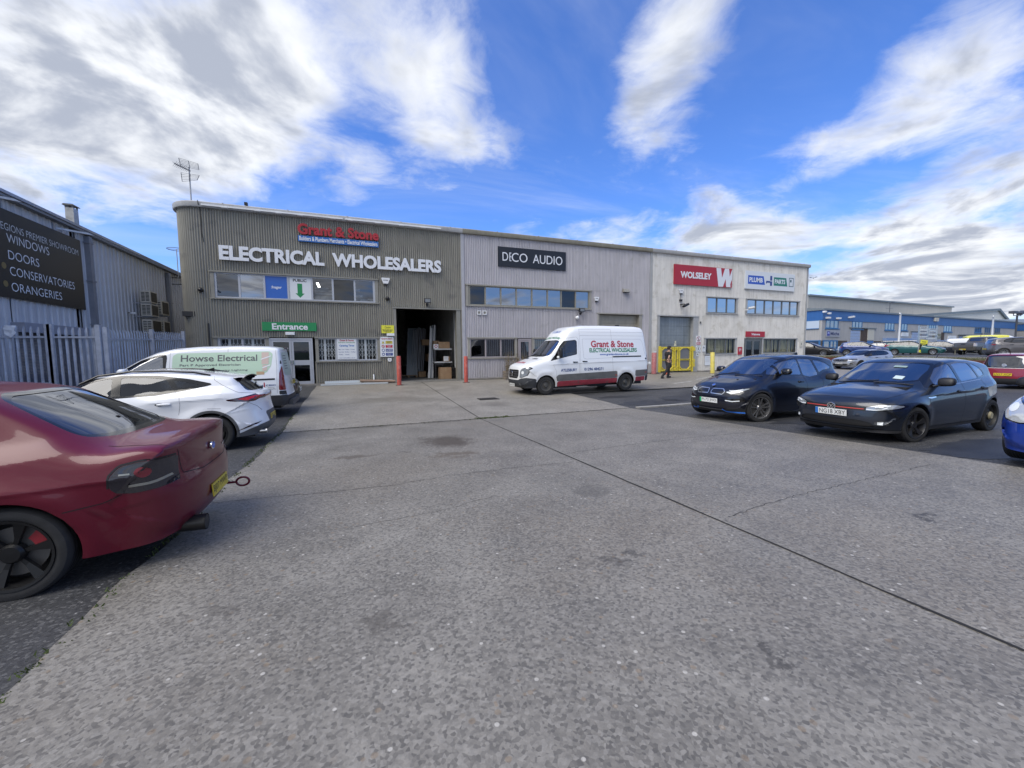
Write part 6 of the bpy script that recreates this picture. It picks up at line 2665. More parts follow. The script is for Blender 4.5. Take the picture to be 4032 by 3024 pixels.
def under(root, L, hw, z0, z1):
    mb = MB()
    mb.box(.25, L - .25, -hw, hw, z0, z1)
    mb.build('underbody', BLACK, root)
GRILL = M('grille_mesh', (.012, .012, .013), .5)
def car(name, label, loc, rotz, S, category='car', group=None):
    """S: dictionary describing the vehicle ; returns (thing, shell)"""
    root = thing(name, label, category, loc, rotz, group)
    sh = Shell(S['L'], S['W'], S['top'], S['zb'], S['flank'], S['plan'], S['belt'], S['bref'], S.get('gplan'), S.get('flares', ()),
               S.get('nose', .45), S.get('tail', .45), S.get('spine', .6), S.get('N', 190), S.get('M', 46), S.get('Mb', 12), S.get('n', 7.0), S.get('p', 2.8), S.get('creases', ()), S.get('sig', .035))
    P = S['paint']
    for xw, zw, R_ in S['arch']:
        sh.cut(arch_phi(xw, zw, R_))
    if S.get('arch_trim'):
        for xw, zw, R_ in S['arch']:
            f = sh.cut(lambda x, y, z, n, a=(xw, zw, R_): np.where((np.abs(y) > .35), np.hypot(x - a[0], z - a[1]) - a[2] - S['arch_trim'], 1.0))
            for sd in (-1, 1):
                sh.build([q for q in f if sum(sh.V[v][1] for v in q) * sd > 0], 'arch_trim', S['trim'], root, .004)
    if S.get('lower'):          # plastic lower body below a line z(x)
        ln = S['lower']
        f = sh.cut(lambda x, y, z, n: z - interp(x, ln))
        sh.build(f, 'lower_body', S['trim'], root)
    for pn in S.get('panels', ()):
        kind, poly, xl, mt, nm = pn[:5]
        off = pn[5] if len(pn) > 5 else 0.0
        sg = pn[6] if len(pn) > 6 else .01
        ph = side_poly(poly, sg, S.get('pymin', .55)) if kind == 's' else end_poly(poly, xl, sg)
        f = sh.cut(ph)
        if nm == 'headlamp':
            f, rim = sh.clip(f, lambda x, y, z, n: ph(x, y, z, n) + .014)
            for sd in (-1, 1):
                sh.build([q for q in rim if sum(sh.V[v][1] for v in q) * sd > 0], 'lamp_surround', PIANO, root, off)
        if kind == 's' or (len(pn) > 7 and pn[7]):
            for sd in (-1, 1):
                ff = [q for q in f if sum(sh.V[v][1] for v in q) * sd > 0]
                sh.build(ff, nm, mt, root, off)
        else:
            sh.build(f, nm, mt, root, off)
    # glazing : one black band along the side, panes inside it
    if S.get('dlo'):
        blk = sh.cut(side_poly(S['dlo'], .02, S.get('dymin', .58)))
        for wp in S['sidewin']:
            g, blk = sh.clip(blk, side_poly(wp, .02, .25))
            for sd in (-1, 1):
                sh.build([q for q in g if sum(sh.V[v][1] for v in q) * sd > 0], 'side_window', S['glass'], root, -.004)
        for sd in (-1, 1):
            sh.build([q for q in blk if sum(sh.V[v][1] for v in q) * sd > 0], 'window_surround', PIANO, root)
    for key, nm in (('screen', 'windscreen'), ('rear', 'rear_window')):
        if S.get(key):
            poly, xl = S[key][:2]
            inset = S[key][2] if len(S[key]) > 2 else .03
            ph = end_poly(poly, xl, .025)
            blk = sh.cut(ph)
            g, blk = sh.clip(blk, lambda x, y, z, n: ph(x, y, z, n) + inset)
            sh.build(g, nm, S.get('rglass', S['glass']) if key == 'rear' else S.get('sglass', S['glass']), root, -.004)
            sh.build(blk, nm + '_surround', PIANO, root)
    finish(sh, root, P)
    for xw, zw, R_ in S['arch']:
        wheel_well(sh, root, xw, zw, R_, P, S['zb'] + .02, S['trim'] if S.get('arch_trim') else None)
    if S.get('seams'):
        mb = MB()
        for kind, pts in S['seams']:
            for k in ((kind,) if kind not in 'lr' else ('l', 'r')):
                sh.ribbon(mb, k, pts, .006, .0015)
        mb.build('panel_gaps', S.get('seam_mat', SEAM), root, smooth=60)
    for x, z in S.get('handles', ()):
        for sd, k in ((-1, 'l'), (1, 'r')):
            p, nn = sh.on_side(x, z, sd)
            mb = MB()
            superblob(mb, (p.x, p.y + .012 * sd, p.z), .105, .02, .018, .6, 16, 8)
            mb.build('door_handle', S.get('handle_mat', P), root, smooth=50)
            mb = MB()
            sh.patch(mb, k, [(x - .06 + .07 * math.cos(a), z - .003 + .026 * math.sin(a)) for a in [6.283 * i / 14 for i in range(14)]], .0012, .08)
            mb.build('handle_recess', SEAM, root, smooth=50)
    if S.get('mirror'):
        x, z, yo = S['mirror'][:3]
        ms = S['mirror'][3] if len(S['mirror']) > 3 else 1.0
        for sd in (-1, 1):
            p, nn = sh.on_side(x + .04, z - .05, sd)
            mb = MB()
            yc = p.y + sd * (.115 + yo)
            superblob(mb, (x + .03, yc, z + .02), .075 * ms, .115, .075 * ms, .62, 20, 10, shear=(.02, 0))
            m_ = mb.build('door_mirror', S.get('mirror_mat', P), root, smooth=60)
            mb = MB()
            mb.bar((x + .05, p.y - .02 * sd, z - .055), (x + .03, yc, z - .045), .05, .03)
            mb.build('mirror_arm', PIANO, m_)
            mb = MB()
            mb.box(x + .095 * ms, x + .105 * ms + .001, yc - .085, yc + .085, z - .025, z + .07)
            mb.build('mirror_glass', CHROME, m_)
    w = S['wheel']
    hw = S['W'] / 2
    for i, (xw, zw, R_) in enumerate(S['arch']):
        for sd in (-1, 1):
            st = S.get('steer', 0) if i == 0 else 0
            sty, rm = w['style'], w['mat']
            rr = w['r']
            if w.get('odd') and (i, sd) == w['odd'][0]:
                sty, rm = w['odd'][1:3]
            make_wheel(root, xw, sd * (hw - w['wd'] / 2 - w.get('inset', .02)), rr, w['wd'], w['rim'], sty, rm, st, True, sd, None, w.get('n', 5), w.get('cal'), w.get('hub'))
    under(root, S['L'], hw - .32, S['zb'] - .02, S['zb'] + .12)
    if S.get('cabin'):
        cabin(root, *S['cabin'])
    for pl in S.get('plates', ()):
        plate(root, *pl)
    return root, sh


def circle(cx_, cz_, r, n=24):
    return [(cx_ + r * math.cos(6.283 * i / n), cz_ + r * math.sin(6.283 * i / n)) for i in range(n)]


def disc_badge(root, x, y, z, r, front, mats, tilt=0, name='badge'):
    """round emblem : rim + field"""
    mb = MB()
    sg = -1 if front else 1
    mb.lathe([(r, 0), (r, -.012), (r * .82, -.014), (r * .82, -.008)], axis='y', n=26)
    a = mb.build(name, mats[0], root, smooth=40, loc=(x, y, z), rot=(rad(tilt), 0, rad(-90 if front else 90)))
    mb = MB()
    mb.lathe([(r * .83, -.008), (.0005, -.009)], axis='y', n=26)
    mb.build('badge_field', mats[1], a, smooth=40)
    return a


def wiper(root, pts, name='wiper'):
    mb = MB()
    mb.tube(pts, .009, 5)
    mb.build(name, BLACK, root)
# ---------------------------------------------------------------- dark blue-grey hatchback with the red grille line
POLO_P = paint('deep_slate_paint', (.013, .019, .034), .35, dirt=(.15, .7, (.05, .048, .044), .22))
def polo_spec():
    return dict(
        L=4.067, W=1.751, zb=.19, bref=.95, paint=POLO_P, glass=CARGL, rglass=CARGL, trim=DARK,
        top=[(.12, .19, .22), (.03, .25, .28), (.0, .42, .30), (.015, .56, .30), (.05, .68, .26), (.15, .765, .14), (.32, .82, .10), (.65, .892, .09), (1.06, .955, .085), (1.16, .99, .12),
             (1.55, 1.205, .15), (1.92, 1.375, .13), (2.1, 1.425, .09), (2.5, 1.446, .08), (3.0, 1.43, .08), (3.45, 1.385, .08), (3.74, 1.335, .08), (3.80, 1.29, .12), (3.93, 1.06, .2), (3.97, .97, .22), (4.0, .88, .26),
             (4.06, .62, .28), (4.067, .48, .28), (4.03, .3, .25), (3.93, .22, .22)],
        flank=[(.19, .93), (.28, .955), (.45, .985), (.6, 1.0), (.72, 1.0), (.84, .975), (.92, .945), (.96, .925), (1.05, .885), (1.2, .825), (1.38, .74), (1.5, .68)],
        plan=[(0, .9), (.35, .955), (.85, .985), (1.4, 1), (2.8, 1), (3.5, .985), (4.07, .92)], gplan=[(1, 1.0), (2, 1.0), (3, .98), (3.9, .88)],
        belt=[(0, .93), (1.2, .935), (3.4, 1.0), (4.07, 1.02)], flares=[(.86, .31, .38, .022, .09), (3.41, .31, .38, .022, .09)],
        creases=[([(.9, .80), (2.2, .835), (4.0, .905)], .012, .05)],
        arch=[(.86, .31, .362), (3.41, .31, .362)], n=8,
        dlo=[(1.26, .93), (1.42, 1.08), (1.78, 1.295), (2.05, 1.37), (2.6, 1.385), (3.05, 1.355), (3.3, 1.28), (3.42, 1.16), (3.41, 1.085), (3.1, 1.02), (2.3, .985)],
        sidewin=[[(1.50, .985), (1.53, 1.08), (1.85, 1.275), (2.08, 1.335), (2.18, 1.338), (2.29, 1.008)], [(2.37, 1.012), (2.27, 1.338), (2.6, 1.352), (2.86, 1.338), (3.05, 1.06)], [(3.11, 1.072), (2.93, 1.33), (3.05, 1.315), (3.24, 1.25), (3.36, 1.15), (3.36, 1.11)]],
        screen=([(0, .99), (.4, .995), (.60, 1.03), (.655, 1.08), (.62, 1.2), (.565, 1.35), (.4, 1.38), (0, 1.39)], (1.1, 2.15), .03),
        rear=([(0, .98), (.55, .98), (.58, 1.03), (.52, 1.26), (.45, 1.29), (0, 1.3)], (3.6, 4.1), .03),
        panels=[
            ('e', [(.0, .19), (.84, .19), (.86, .235), (.6, .25), (0, .24)], (-1, 1.0), DARK, 'front_lip', .012),
            ('e', [(.0, .285), (.5, .285), (.62, .30), (.56, .36), (.42, .395), (0, .395)], (-1, .6), GRILL, 'lower_grille', -.012),
            ('e', [(.62, .31), (.76, .315), (.755, .395), (.7, .41), (.6, .38)], (-1, .7), HEADD, 'fog_lamp', -.006, .01, True),
            ('e', [(.0, .555), (.5, .56), (.5, .625), (0, .63)], (-1, .5), GRILL, 'upper_grille', -.006),
            ('e', [(.46, .555), (.66, .565), (.83, .61), (.86, .66), (.80, .695), (.64, .685), (.49, .64)], (-1, .9), HEADL, 'headlamp', .003, .012, True),
            ('e', [(.5, .80), (.74, .78), (.76, .92), (.58, .92)], (3.6, 4.2), TAILR, 'tail_lamp', .003, .012, True),
        ],
        seams=[('l', [(1.24, .92), (1.21, .7), (1.23, .35), (1.28, .24)]), ('l', [(2.33, 1.0), (2.36, .6), (2.33, .25)]), ('l', [(3.1, 1.02), (3.16, .8), (3.08, .62), (3.02, .5)]),
               ('l', [(1.25, .22), (3.0, .23)]), ('l', [(.45, .56), (.30, .56), (.16, .54)]), ('t', [(.22, -.62), (.6, -.70), (1.1, -.74)]), ('t', [(.22, .62), (.6, .70), (1.1, .74)]), ('t', [(.19, -.55), (.15, 0), (.19, .55)]), ('l', [(3.62, .68), (3.78, .55), (3.95, .56)])],
        handles=[(2.2, .845), (3.05, .88)], mirror=(1.52, 1.02, .02, 1.0), mirror_mat=BLACK, handle_mat=POLO_P,
        wheel=dict(r=.312, wd=.205, rim=.225, style='blade', mat=M('rim_charcoal', (.045, .045, .05), .35, .5), inset=.012, odd=((1, -1), 'steel', M('steel_wheel_black', (.022, .022, .022), .55)), hub=M('hub_cream', (.35, .31, .19), .6)),
        steer=rad(-9), cabin=(1.55, 2.05, .92, .62, 1.3), plates=[(-.012, .50, 'NG18 XBY', True, 0, .52, .111, 6, BLUE)],
        )


root, sh = car('parked_car', 'dark slate hatchback with a thin red grille line and a cream centred rear wheel', (8.16, -16.43, gz(-16.43) - .02), 0, polo_spec())
mb = MB()
sh.ribbon(mb, 'f', [(-.47, .592), (.47, .592)], .014, .004)
mb.build('grille_line', M('grille_red', (.45, .05, .04), .4), root)
disc_badge(root, .005, 0, .60, .07, True, (CHROME, M('badge_black', (.02, .02, .025), .3)), 12)
mb = MB()      # the two letters of the emblem
for p in ([(-.036, .04), (0, .0), (.036, .04)], [(-.05, .018), (-.022, -.045), (0, -.008), (.022, -.045), (.05, .018)]):
    for a, b in zip(p, p[1:]):
        mb.bar((-.012, a[0], .60 + a[1]), (-.010, b[0], .60 + b[1]), .008, .012)
mb.build('badge_letters', CHROME, root)
for s in (-1, 1):
    mb = MB()
    for pts in ([(.50, .59), (.60, .585), (.68, .60), (.74, .635)], [(.60, .63), (.66, .655), (.76, .665)]):
        sh.ribbon(mb, 'f', [(s * a, b) for a, b in pts], .016, .006)
    mb.build('lamp_strip', LED, root)
    mb = MB()
    sh.patch(mb, 'f', [(s * a, b) for a, b in ((.64, .335), (.70, .335), (.70, .385), (.64, .38))], .004)
    mb.build('fog_glass', LED, root)
for kk in ('l', 'r'):
    mb = MB()
    sh.ribbon(mb, kk, [(1.18, .775), (1.26, .765), (1.4, .778)], .022, .003)
    mb.build('wing_badge', CHROME, root)
    mb = MB()
    sh.ribbon(mb, kk, [(1.28, .225), (3.0, .235)], .05, .012)
    mb.build('side_skirt', DARK, root)
mb = MB()
sh.ribbon(mb, 'l', [(1.45, .962), (2.3, .985), (3.1, 1.03)], .012, .004)
mb.build('waist_strip', M('waist_bright', (.4, .42, .46), .3, .8), root)
# filler panel left in grey primer at the rear wing
mb = MB()
sh.patch(mb, 'l', [(3.2, .70), (3.2, .87), (3.72, .93), (3.84, .9), (3.82, .74), (3.62, .76), (3.4, .72)], .0022, .05)
mb.build('primer_patch', M('grey_primer', (.36, .37, .36), .6, var=.2, vscale=7), root, smooth=60)
p, nn = sh.on_top(1.36, -.33)
mb = MB()
mb.box(-.055, .055, -.07, .07, -.001, .0005)
o = mb.build('screen_sticker', M('sticker_pale', (.5, .6, .62), .5), root, loc=p + nn * .006)
o.rotation_euler = (Vector((0, 0, 1)).rotation_difference(nn)).to_euler()
p, nn = sh.on_top(1.72, -.18)
mb = MB()
mb.box(-.035, .035, -.1, .1, -.001, .0005)
o = mb.build('tax_sticker', M('sticker_green', (.25, .34, .33), .5), root, loc=p + nn * .006)
o.rotation_euler = (Vector((0, 0, 1)).rotation_difference(nn)).to_euler()
mb = MB()
mb.tube([(3.35, 0, 1.4), (3.52, 0, 1.55)], [.012, .004], 6)
mb.build('roof_aerial', BLACK, root)
wiper(root, [sh.on_top(1.16, .55)[0] + Vector((-.02, 0, .012)), sh.on_top(1.22, -.1)[0] + Vector((-.02, 0, .015))])
wiper(root, [sh.on_top(1.16, -.05)[0] + Vector((-.02, 0, .012)), sh.on_top(1.22, -.62)[0] + Vector((-.02, 0, .015))])
# ---------------------------------------------------------------- tall black and navy electric hatchback
I3_P = paint('midnight_blue_paint', (.0035, .005, .014), .25)
KID = M('grille_silver', (.6, .62, .65), .2, .9)
EBLUE = M('accent_blue', (.04, .2, .75), .35)
NAVYD = M('badge_blue', (.03, .1, .45), .3)
S = dict(
    L=4.006, W=1.78, zb=.20, bref=1.05, paint=I3_P, glass=CARGL, trim=DARK, n=8,
    top=[(.14, .2, .2), (.04, .28, .26), (.0, .42, .28), (.01, .6, .28), (.06, .72, .24), (.16, .82, .18), (.32, .90, .12), (.62, 1.0, .10), (.82, 1.055, .11), (1.2, 1.27, .15), (1.55, 1.465, .14), (1.78, 1.55, .1),
         (2.2, 1.59, .085), (2.8, 1.575, .085), (3.3, 1.53, .085), (3.62, 1.48, .08), (3.68, 1.43, .12), (3.82, 1.12, .2), (3.9, .98, .26), (3.99, .75, .28), (4.006, .55, .28), (3.97, .36, .25), (3.88, .22, .2)],
    flank=[(.2, .91), (.3, .945), (.5, .985), (.66, 1.0), (.8, 1.0), (.93, .975), (1.02, .945), (1.08, .915), (1.25, .855), (1.45, .775), (1.6, .70)],
    plan=[(0, .9), (.35, .955), (.8, .99), (1.4, 1), (2.8, 1), (3.5, .985), (4.0, .92)], gplan=[(.8, .98), (1.8, 1.0), (2.8, .98), (3.8, .86)],
    belt=[(0, 1.05), (1.2, 1.06), (2.0, 1.03), (2.45, .97), (2.9, .99), (3.2, 1.1), (4, 1.12)], flares=[(.71, .345, .40, .018, .08), (3.28, .345, .40, .018, .08)],
    arch=[(.71, .345, .375), (3.28, .345, .375)], arch_trim=.035,
    dlo=[(1.0, 1.08), (1.2, 1.25), (1.55, 1.42), (1.9, 1.495), (2.4, 1.51), (2.9, 1.475), (3.3, 1.38), (3.55, 1.24), (3.5, 1.19), (3.1, 1.15), (2.85, 1.02), (2.5, .985), (2.15, 1.06), (1.4, 1.075)],
    sidewin=[[(1.08, 1.115), (1.25, 1.245), (1.36, 1.31), (1.38, 1.115)], [(1.43, 1.115), (1.42, 1.345), (1.6, 1.41), (1.9, 1.455), (2.16, 1.468), (2.2, 1.09)], [(2.26, 1.075), (2.22, 1.468), (2.45, 1.47), (2.72, 1.455), (2.86, 1.07), (2.5, 1.025)], [(2.92, 1.12), (2.80, 1.44), (3.0, 1.42), (3.28, 1.345), (3.48, 1.225), (3.1, 1.185)]],
    screen=([(0, 1.085), (.45, 1.085), (.66, 1.12), (.715, 1.17), (.66, 1.36), (.6, 1.48), (.4, 1.515), (0, 1.525)], (.75, 1.95), .028),
    rear=([(0, .84), (.66, .84), (.7, .95), (.6, 1.4), (0, 1.42)], (3.5, 4.1), .02),
    panels=[
        ('e', [(.0, .2), (.74, .2), (.8, .30), (.74, .36), (.5, .345), (.42, .29), (0, .28)], (-1, .8), DARK, 'lower_bumper', .004),
        ('e', [(.0, .215), (.40, .215), (.36, .27), (0, .275)], (-1, .6), GRILL, 'lower_grille', -.01),
        ('e', [(.40, .685), (.56, .655), (.70, .70), (.83, .80), (.79, .825), (.6, .775), (.42, .735)], (-1, .9), HEADL, 'headlamp', .003, .01, True),
        ('e', [(.42, .50), (.62, .465), (.8, .50), (.78, .58), (.66, .6), (.48, .56)], (-1, .9), PIANO, 'lamp_pod', .0, .012, True),
        ('t', None, None, None, None)][:-1],
    seams=[('l', [(1.25, 1.06), (1.2, .8), (1.24, .4), (1.3, .26)]), ('l', [(2.24, 1.06), (2.32, .85), (2.28, .4), (2.25, .26)]), ('l', [(2.88, 1.0), (2.95, .9), (2.9, .75)]), ('l', [(1.2, .36), (2.9, .34)]), ('t', [(.2, -.5), (.7, -.72), (1.0, -.78)])],
    handles=[(2.1, .92)], mirror=(1.42, 1.17, .03, 1.05), mirror_mat=PIANO, handle_mat=PIANO,
    wheel=dict(r=.345, wd=.185, rim=.255, style='twin', mat=M('rim_bicolour', (.34, .34, .35), .25, .8), inset=.0),
    steer=rad(-14), cabin=(1.35, 2.0, 1.0, .64, 1.45), plates=[(-.012, .49, 'FL72 JHO', True, -.02, .52, .111, 4, M('plate_green', (.02, .4, .15), .4))])
root, sh = car('parked_car', 'tall midnight blue electric hatchback with silver twin grilles and blue bumper accents', (8.22, -13.6, gz(-13.6) - .02), 0, S)
for s in (-1, 1):
    kp = [(s * a, b) for a, b in ((.045, .66), (.36, .65), (.40, .715), (.33, .775), (.06, .77), (.04, .73))]
    mb = MB()
    sh.patch(mb, 'f', kp, .004)
    k_ = mb.build('kidney_grille', PIANO, root, smooth=60)
    mb = MB()
    sh.ribbon(mb, 'f', kp, .018, .008, .03, True)
    mb.build('grille_rim', KID, k_, smooth=60)
    mb = MB()
    sh.ribbon(mb, 'f', [(s * a, b) for a, b in ((.45, .515), (.60, .50), (.72, .52))], .022, .006)
    mb.build('fog_lamp', LED, root, smooth=60)
    mb = MB()
    sh.ribbon(mb, 'f', [(s * a, b) for a, b in ((.36, .30), (.43, .245), (.76, .235))], .03, .008)
    mb.build('accent_strip', EBLUE, root, smooth=60)
    mb = MB()
    sh.ribbon(mb, 'f', [(s * a, b) for a, b in ((.45, .705), (.56, .69), (.68, .725))], .018, .006)
    sh.ribbon(mb, 'f', [(s * a, b) for a, b in ((.48, .745), (.60, .75), (.72, .785))], .012, .006)
    mb.build('lamp_strip', LED, root, smooth=60)
    p, nn = sh.on_top(.62, s * .3)
    mb = MB()
    superblob(mb, (p.x, p.y, p.z), .02, .02, .012)
    mb.build('washer_jet', BLACK, root)
p, nn = sh.on_top(.2, 0)
b_ = disc_badge(root, p.x - .02, 0, p.z + .012, .045, True, (KID, NAVYD), -55)
mb = MB()
sh.ribbon(mb, 'f', [(-.36, .285), (0, .275), (.36, .285)], .012, .006)
mb.build('bumper_line', KID, root)
mb = MB()
p, nn = sh.on_side(1.5, 1.13, -1)
mb.bar((1.40, p.y - .21, 1.125), (1.5, p.y - .04, 1.12), .02, .012)
mb.build('mirror_trim', KID, root)
mb = MB()
mb.prism([(3.0, 1.575), (3.2, 1.545), (3.17, 1.63)], -.02, .02)
mb.build('roof_aerial', BLACK, root)
for (a, b) in (((.86, .6), (.98, -.05)), ((.86, -.02), (.98, -.68))):
    wiper(root, [sh.on_top(*a)[0] + Vector((-.01, 0, .014)), sh.on_top(*b)[0] + Vector((-.01, 0, .014))])
# ---------------------------------------------------------------- white high-roof van
VAN_P = paint('van_white', (.82, .84, .87), 0, dirt=(.45, 1.0, (.4, .375, .33), .5))
VGREY = M('van_grey_band', (.12, .12, .118), .6, var=.2, vscale=3)
VRED = M('van_red_band', (.27, .03, .045), .55, var=.25, vscale=3, second=(4, .3, (.17, .06, .06)))
S = dict(
    L=5.91, W=1.993, zb=.26, bref=1.35, paint=VAN_P, glass=CARGT, sglass=CARGL, trim=M('van_bumper', (.03, .033, .04), .6, var=.2), n=9, N=220, M=54, spine=.9, nose=.6, tail=.35, p=3.2,
    top=[(.16, .26, .2), (.04, .34, .26), (.0, .5, .28), (.015, .72, .28), (.04, .95, .26), (.09, 1.09, .2), (.2, 1.165, .14), (.5, 1.27, .11), (.86, 1.385, .11), (1.0, 1.44, .12), (1.35, 1.78, .16), (1.66, 2.08, .16), (1.74, 2.15, .15), (1.98, 2.46, .15), (2.25, 2.62, .13), (2.7, 2.68, .10), (3.6, 2.69, .09), (5.3, 2.67, .09),
         (5.55, 2.635, .09), (5.66, 2.54, .09), (5.72, 2.3, .08), (5.83, 1.6, .08), (5.9, .95, .09), (5.91, .6, .1), (5.88, .4, .1)],
    flank=[(.26, .93), (.42, .975), (.62, .995), (.9, 1.0), (1.2, .992), (1.35, .98), (1.6, .955), (2.1, .895), (2.4, .85), (2.55, .80), (2.7, .72)],
    plan=[(0, .92), (.4, .965), (1.0, .99), (1.5, 1), (5.2, 1), (5.91, .975)], gplan=[(1.0, .95), (1.8, .985), (2.4, 1.0), (5.2, 1.0), (5.91, .965)],
    belt=[(0, 1.3), (1, 1.34), (2, 1.35), (6, 1.36)], flares=[(1.0, .35, .5, .018, .09), (4.665, .35, .5, .018, .09)],
    creases=[([(1.1, 1.13), (2.5, 1.17), (5.85, 1.23)], .008, .05)],
    arch=[(1.0, .35, .40), (4.665, .35, .42)],
    lower=None,
    dlo=[(1.17, 1.27), (1.42, 1.52), (1.62, 1.84), (1.8, 2.04), (2.3, 2.09), (2.37, 2.04), (2.35, 1.52), (1.95, 1.44), (1.5, 1.34)],
    sidewin=[[(1.30, 1.36), (1.48, 1.55), (1.66, 1.83), (1.78, 1.96), (1.80, 1.44)], [(1.84, 1.45), (1.84, 2.02), (2.28, 2.055), (2.325, 2.0), (2.31, 1.55)]],
    screen=([(0, 1.44), (.6, 1.44), (.83, 1.49), (.86, 1.55), (.77, 1.9), (.7, 2.05), (.5, 2.085), (0, 2.1)], (.9, 2.0), .03),
    panels=[
        ('e', [(0, .24), (1.1, .24), (1.1, .56), (.86, .66), (.62, .62), (.5, .56), (0, .555)], (-1, .62), 'T', 'bumper', .006),
        ('e', [(0, .62), (.42, .62), (.5, .73), (.5, .93), (.46, .955), (0, .95)], (-1, .5), GRILL, 'grille', -.004),
        ('e', [(.57, .66), (.7, .65), (.88, .74), (.95, 1.02), (.9, 1.075), (.68, 1.0), (.6, .93)], (-1, 1.0), HEADL, 'headlamp', .003, .015, True),
        ('e', [(.0, .39), (.48, .40), (.5, .5), (0, .5)], (-1, .5), GRILL, 'bumper_intake', -.012),
        ('s', [(1.45, .50), (4.22, .555), (4.22, .83), (1.40, .745)], None, VGREY, 'side_band', .003, .008),
        ('s', [(5.1, .58), (5.88, .60), (5.88, .86), (5.12, .84)], None, VGREY, 'side_band', .003, .008),
        ('s', [(1.47, .27), (4.2, .325), (4.22, .548), (1.45, .495)], None, VRED, 'lower_band', .003, .008),
        ('s', [(5.12, .36), (5.6, .40), (5.62, .575), (5.12, .565)], None, VRED, 'lower_band', .003, .008),
        ('s', [(5.63, .34), (5.95, .34), (5.95, .60), (5.64, .59)], None, 'T', 'rear_bumper', .01, .008),
        ('s', [(5.73, 1.24), (5.95, 1.24), (5.95, 1.45), (5.72, 1.45)], None, TAILR, 'tail_lamp', .004, .006),
        ('s', [(5.75, .82), (5.95, .82), (5.95, 1.05), (5.74, 1.05)], None, TAILR, 'tail_lamp', .004, .006),
    ],
    seams=[('l', [(1.75, 2.14), (2.36, 2.2), (2.44, 2.1), (2.44, .3)]), ('l', [(1.3, 1.13), (1.42, .9), (1.45, .5)]), ('l', [(2.5, 2.5), (2.5, .3)]), ('l', [(2.5, 2.5), (3.98, 2.52), (3.98, 1.4), (4.02, .8)]), ('l', [(2.52, 2.40), (5.55, 2.40)]), ('l', [(2.52, 2.26), (5.6, 2.25)]), ('l', [(2.6, 2.12), (5.42, 2.12), (5.52, 2.0), (5.62, 1.5)]), ('l', [(2.62, 2.1), (2.64, 1.38), (2.75, 1.33), (3.98, 1.37)]), ('l', [(1.3, 1.13), (2.5, 1.165), (5.85, 1.225)]), ('t', [(.12, -.55), (.6, -.66), (.95, -.78)]), ('l', [(5.62, 2.52), (5.70, 1.3)])],
    handles=[(2.27, 1.22), (2.7, 1.24)], mirror=None, handle_mat=BLACK, seam_mat=M('gap_grey', (.2, .2, .21), .7),
    wheel=dict(r=.347, wd=.225, rim=.21, style='steel', mat=M('van_steel_wheel', (.09, .088, .085), .55, .3), inset=.03, hub=M('van_hub', (.06, .06, .06), .6)),
    steer=rad(-5), cabin=(1.62, 2.15, 1.28, .78, 2.0, 1, (0,), .6, 2.4), plates=[(-.014, .36, 'BU66 DWZ', True, 0, .52, .111, 4)])
T_ = S['trim']
S['panels'] = [tuple(T_ if q == 'T' and i == 3 else q for i, q in enumerate(p)) for p in S['panels']]
root, sh = car('delivery_van', 'white high roof delivery van with red and green lettering and a dirty red lower band', (5.87, -6.285, gz(-6.285)), 0, S, 'van')
def vtext(nm, mat, s, x0, x1, z0, z1, bold=.02, kind='l', off=.004, outline=None):
    """lettering laid on the near flank (text reads towards +x)"""
    def cf(q):
        p, nn = sh.on_side(q[0], q[2], -1)
        return tuple(p + nn * (off - q[1]))
    if outline:
        mb = MB()
        add_text(mb, s, x0, x1, z0, z1, -.0, bold + .035, 0, conf=cf)
        o = mb.build(nm + '_outline', outline, root)
    mb = MB()
    add_text(mb, s, x0, x1, z0, z1, -.0015 if outline else 0, bold, 0, conf=cf)
    return mb.build(nm, mat, root)
TRED = M('vinyl_red', (.42, .02, .05), .4)
TGRN = M('vinyl_green', (.01, .2, .09), .4)
TBLU = M('vinyl_blue', (.02, .1, .42), .4)
TNAV = M('vinyl_navy', (.02, .06, .22), .4)
vtext('lettering', TRED, 'Grant & Stone', 3.0, 5.06, 1.79, 2.06, .025, outline=M('vinyl_white', (.75, .72, .74), .4))
vtext('lettering', TGRN, 'ELECTRICAL WHOLESALERS', 2.92, 5.21, 1.59, 1.76, .03)
vtext('lettering', TBLU, 'www.grantandstone.co.uk', 3.39, 4.79, 1.45, 1.55, .025)
vtext('lettering', TNAV, 'AYLESBURY', 1.62, 2.33, .86, .975, .03)
vtext('lettering', TNAV, '01296 484271', 2.66, 3.54, .875, .99, .03)
def ttext(mat, s, y0, y1, x0, x1, bold=.02, off=.004):
    """lettering on bonnet or roof front ; reads from the front"""
    def cf(q):
        t = (q[2] - x0) / (x1 - x0)
        p, nn = sh.on_top(q[2], -q[0])
        return tuple(p + nn * off)
    mb = MB()
    add_text(mb, s, y0, y1, x0, x1, 0, bold, 0, conf=cf)
    return mb.build('lettering', mat, root)
ttext(TRED, 'Grant & Stone', -.42, .42, .30, .46)
ttext(TGRN, 'ELECTRICAL WHOLESALERS', -.62, .62, 1.735, 1.80, .02)
ttext(TBLU, 'AYLESBURY', -.36, .36, 1.92, 2.0, .02)
mb = MB()
for z in (.70, .79, .88):
    sh.ribbon(mb, 'f', [(-.47, z), (0, z), (.47, z)], .03, .006)
mb.build('grille_bar', M('grille_bar', (.06, .06, .065), .4), root, smooth=50)
disc_badge(root, -.018, 0, .80, .105, True, (CHROME, BLACK), 8)
mb = MB()
for a in (90, 210, 330):
    mb.bar((-.036, 0, .80), (-.034, .088 * math.cos(rad(a)), .80 + .088 * math.sin(rad(a))), .006, .02)
mb.build('badge_star', CHROME, root)
mb = MB()
for s in (-1, 1):
    sh.patch(mb, 't', [(.74, s * .2), (.78, s * .56), (.86, s * .58), (.84, s * .22)], .004)
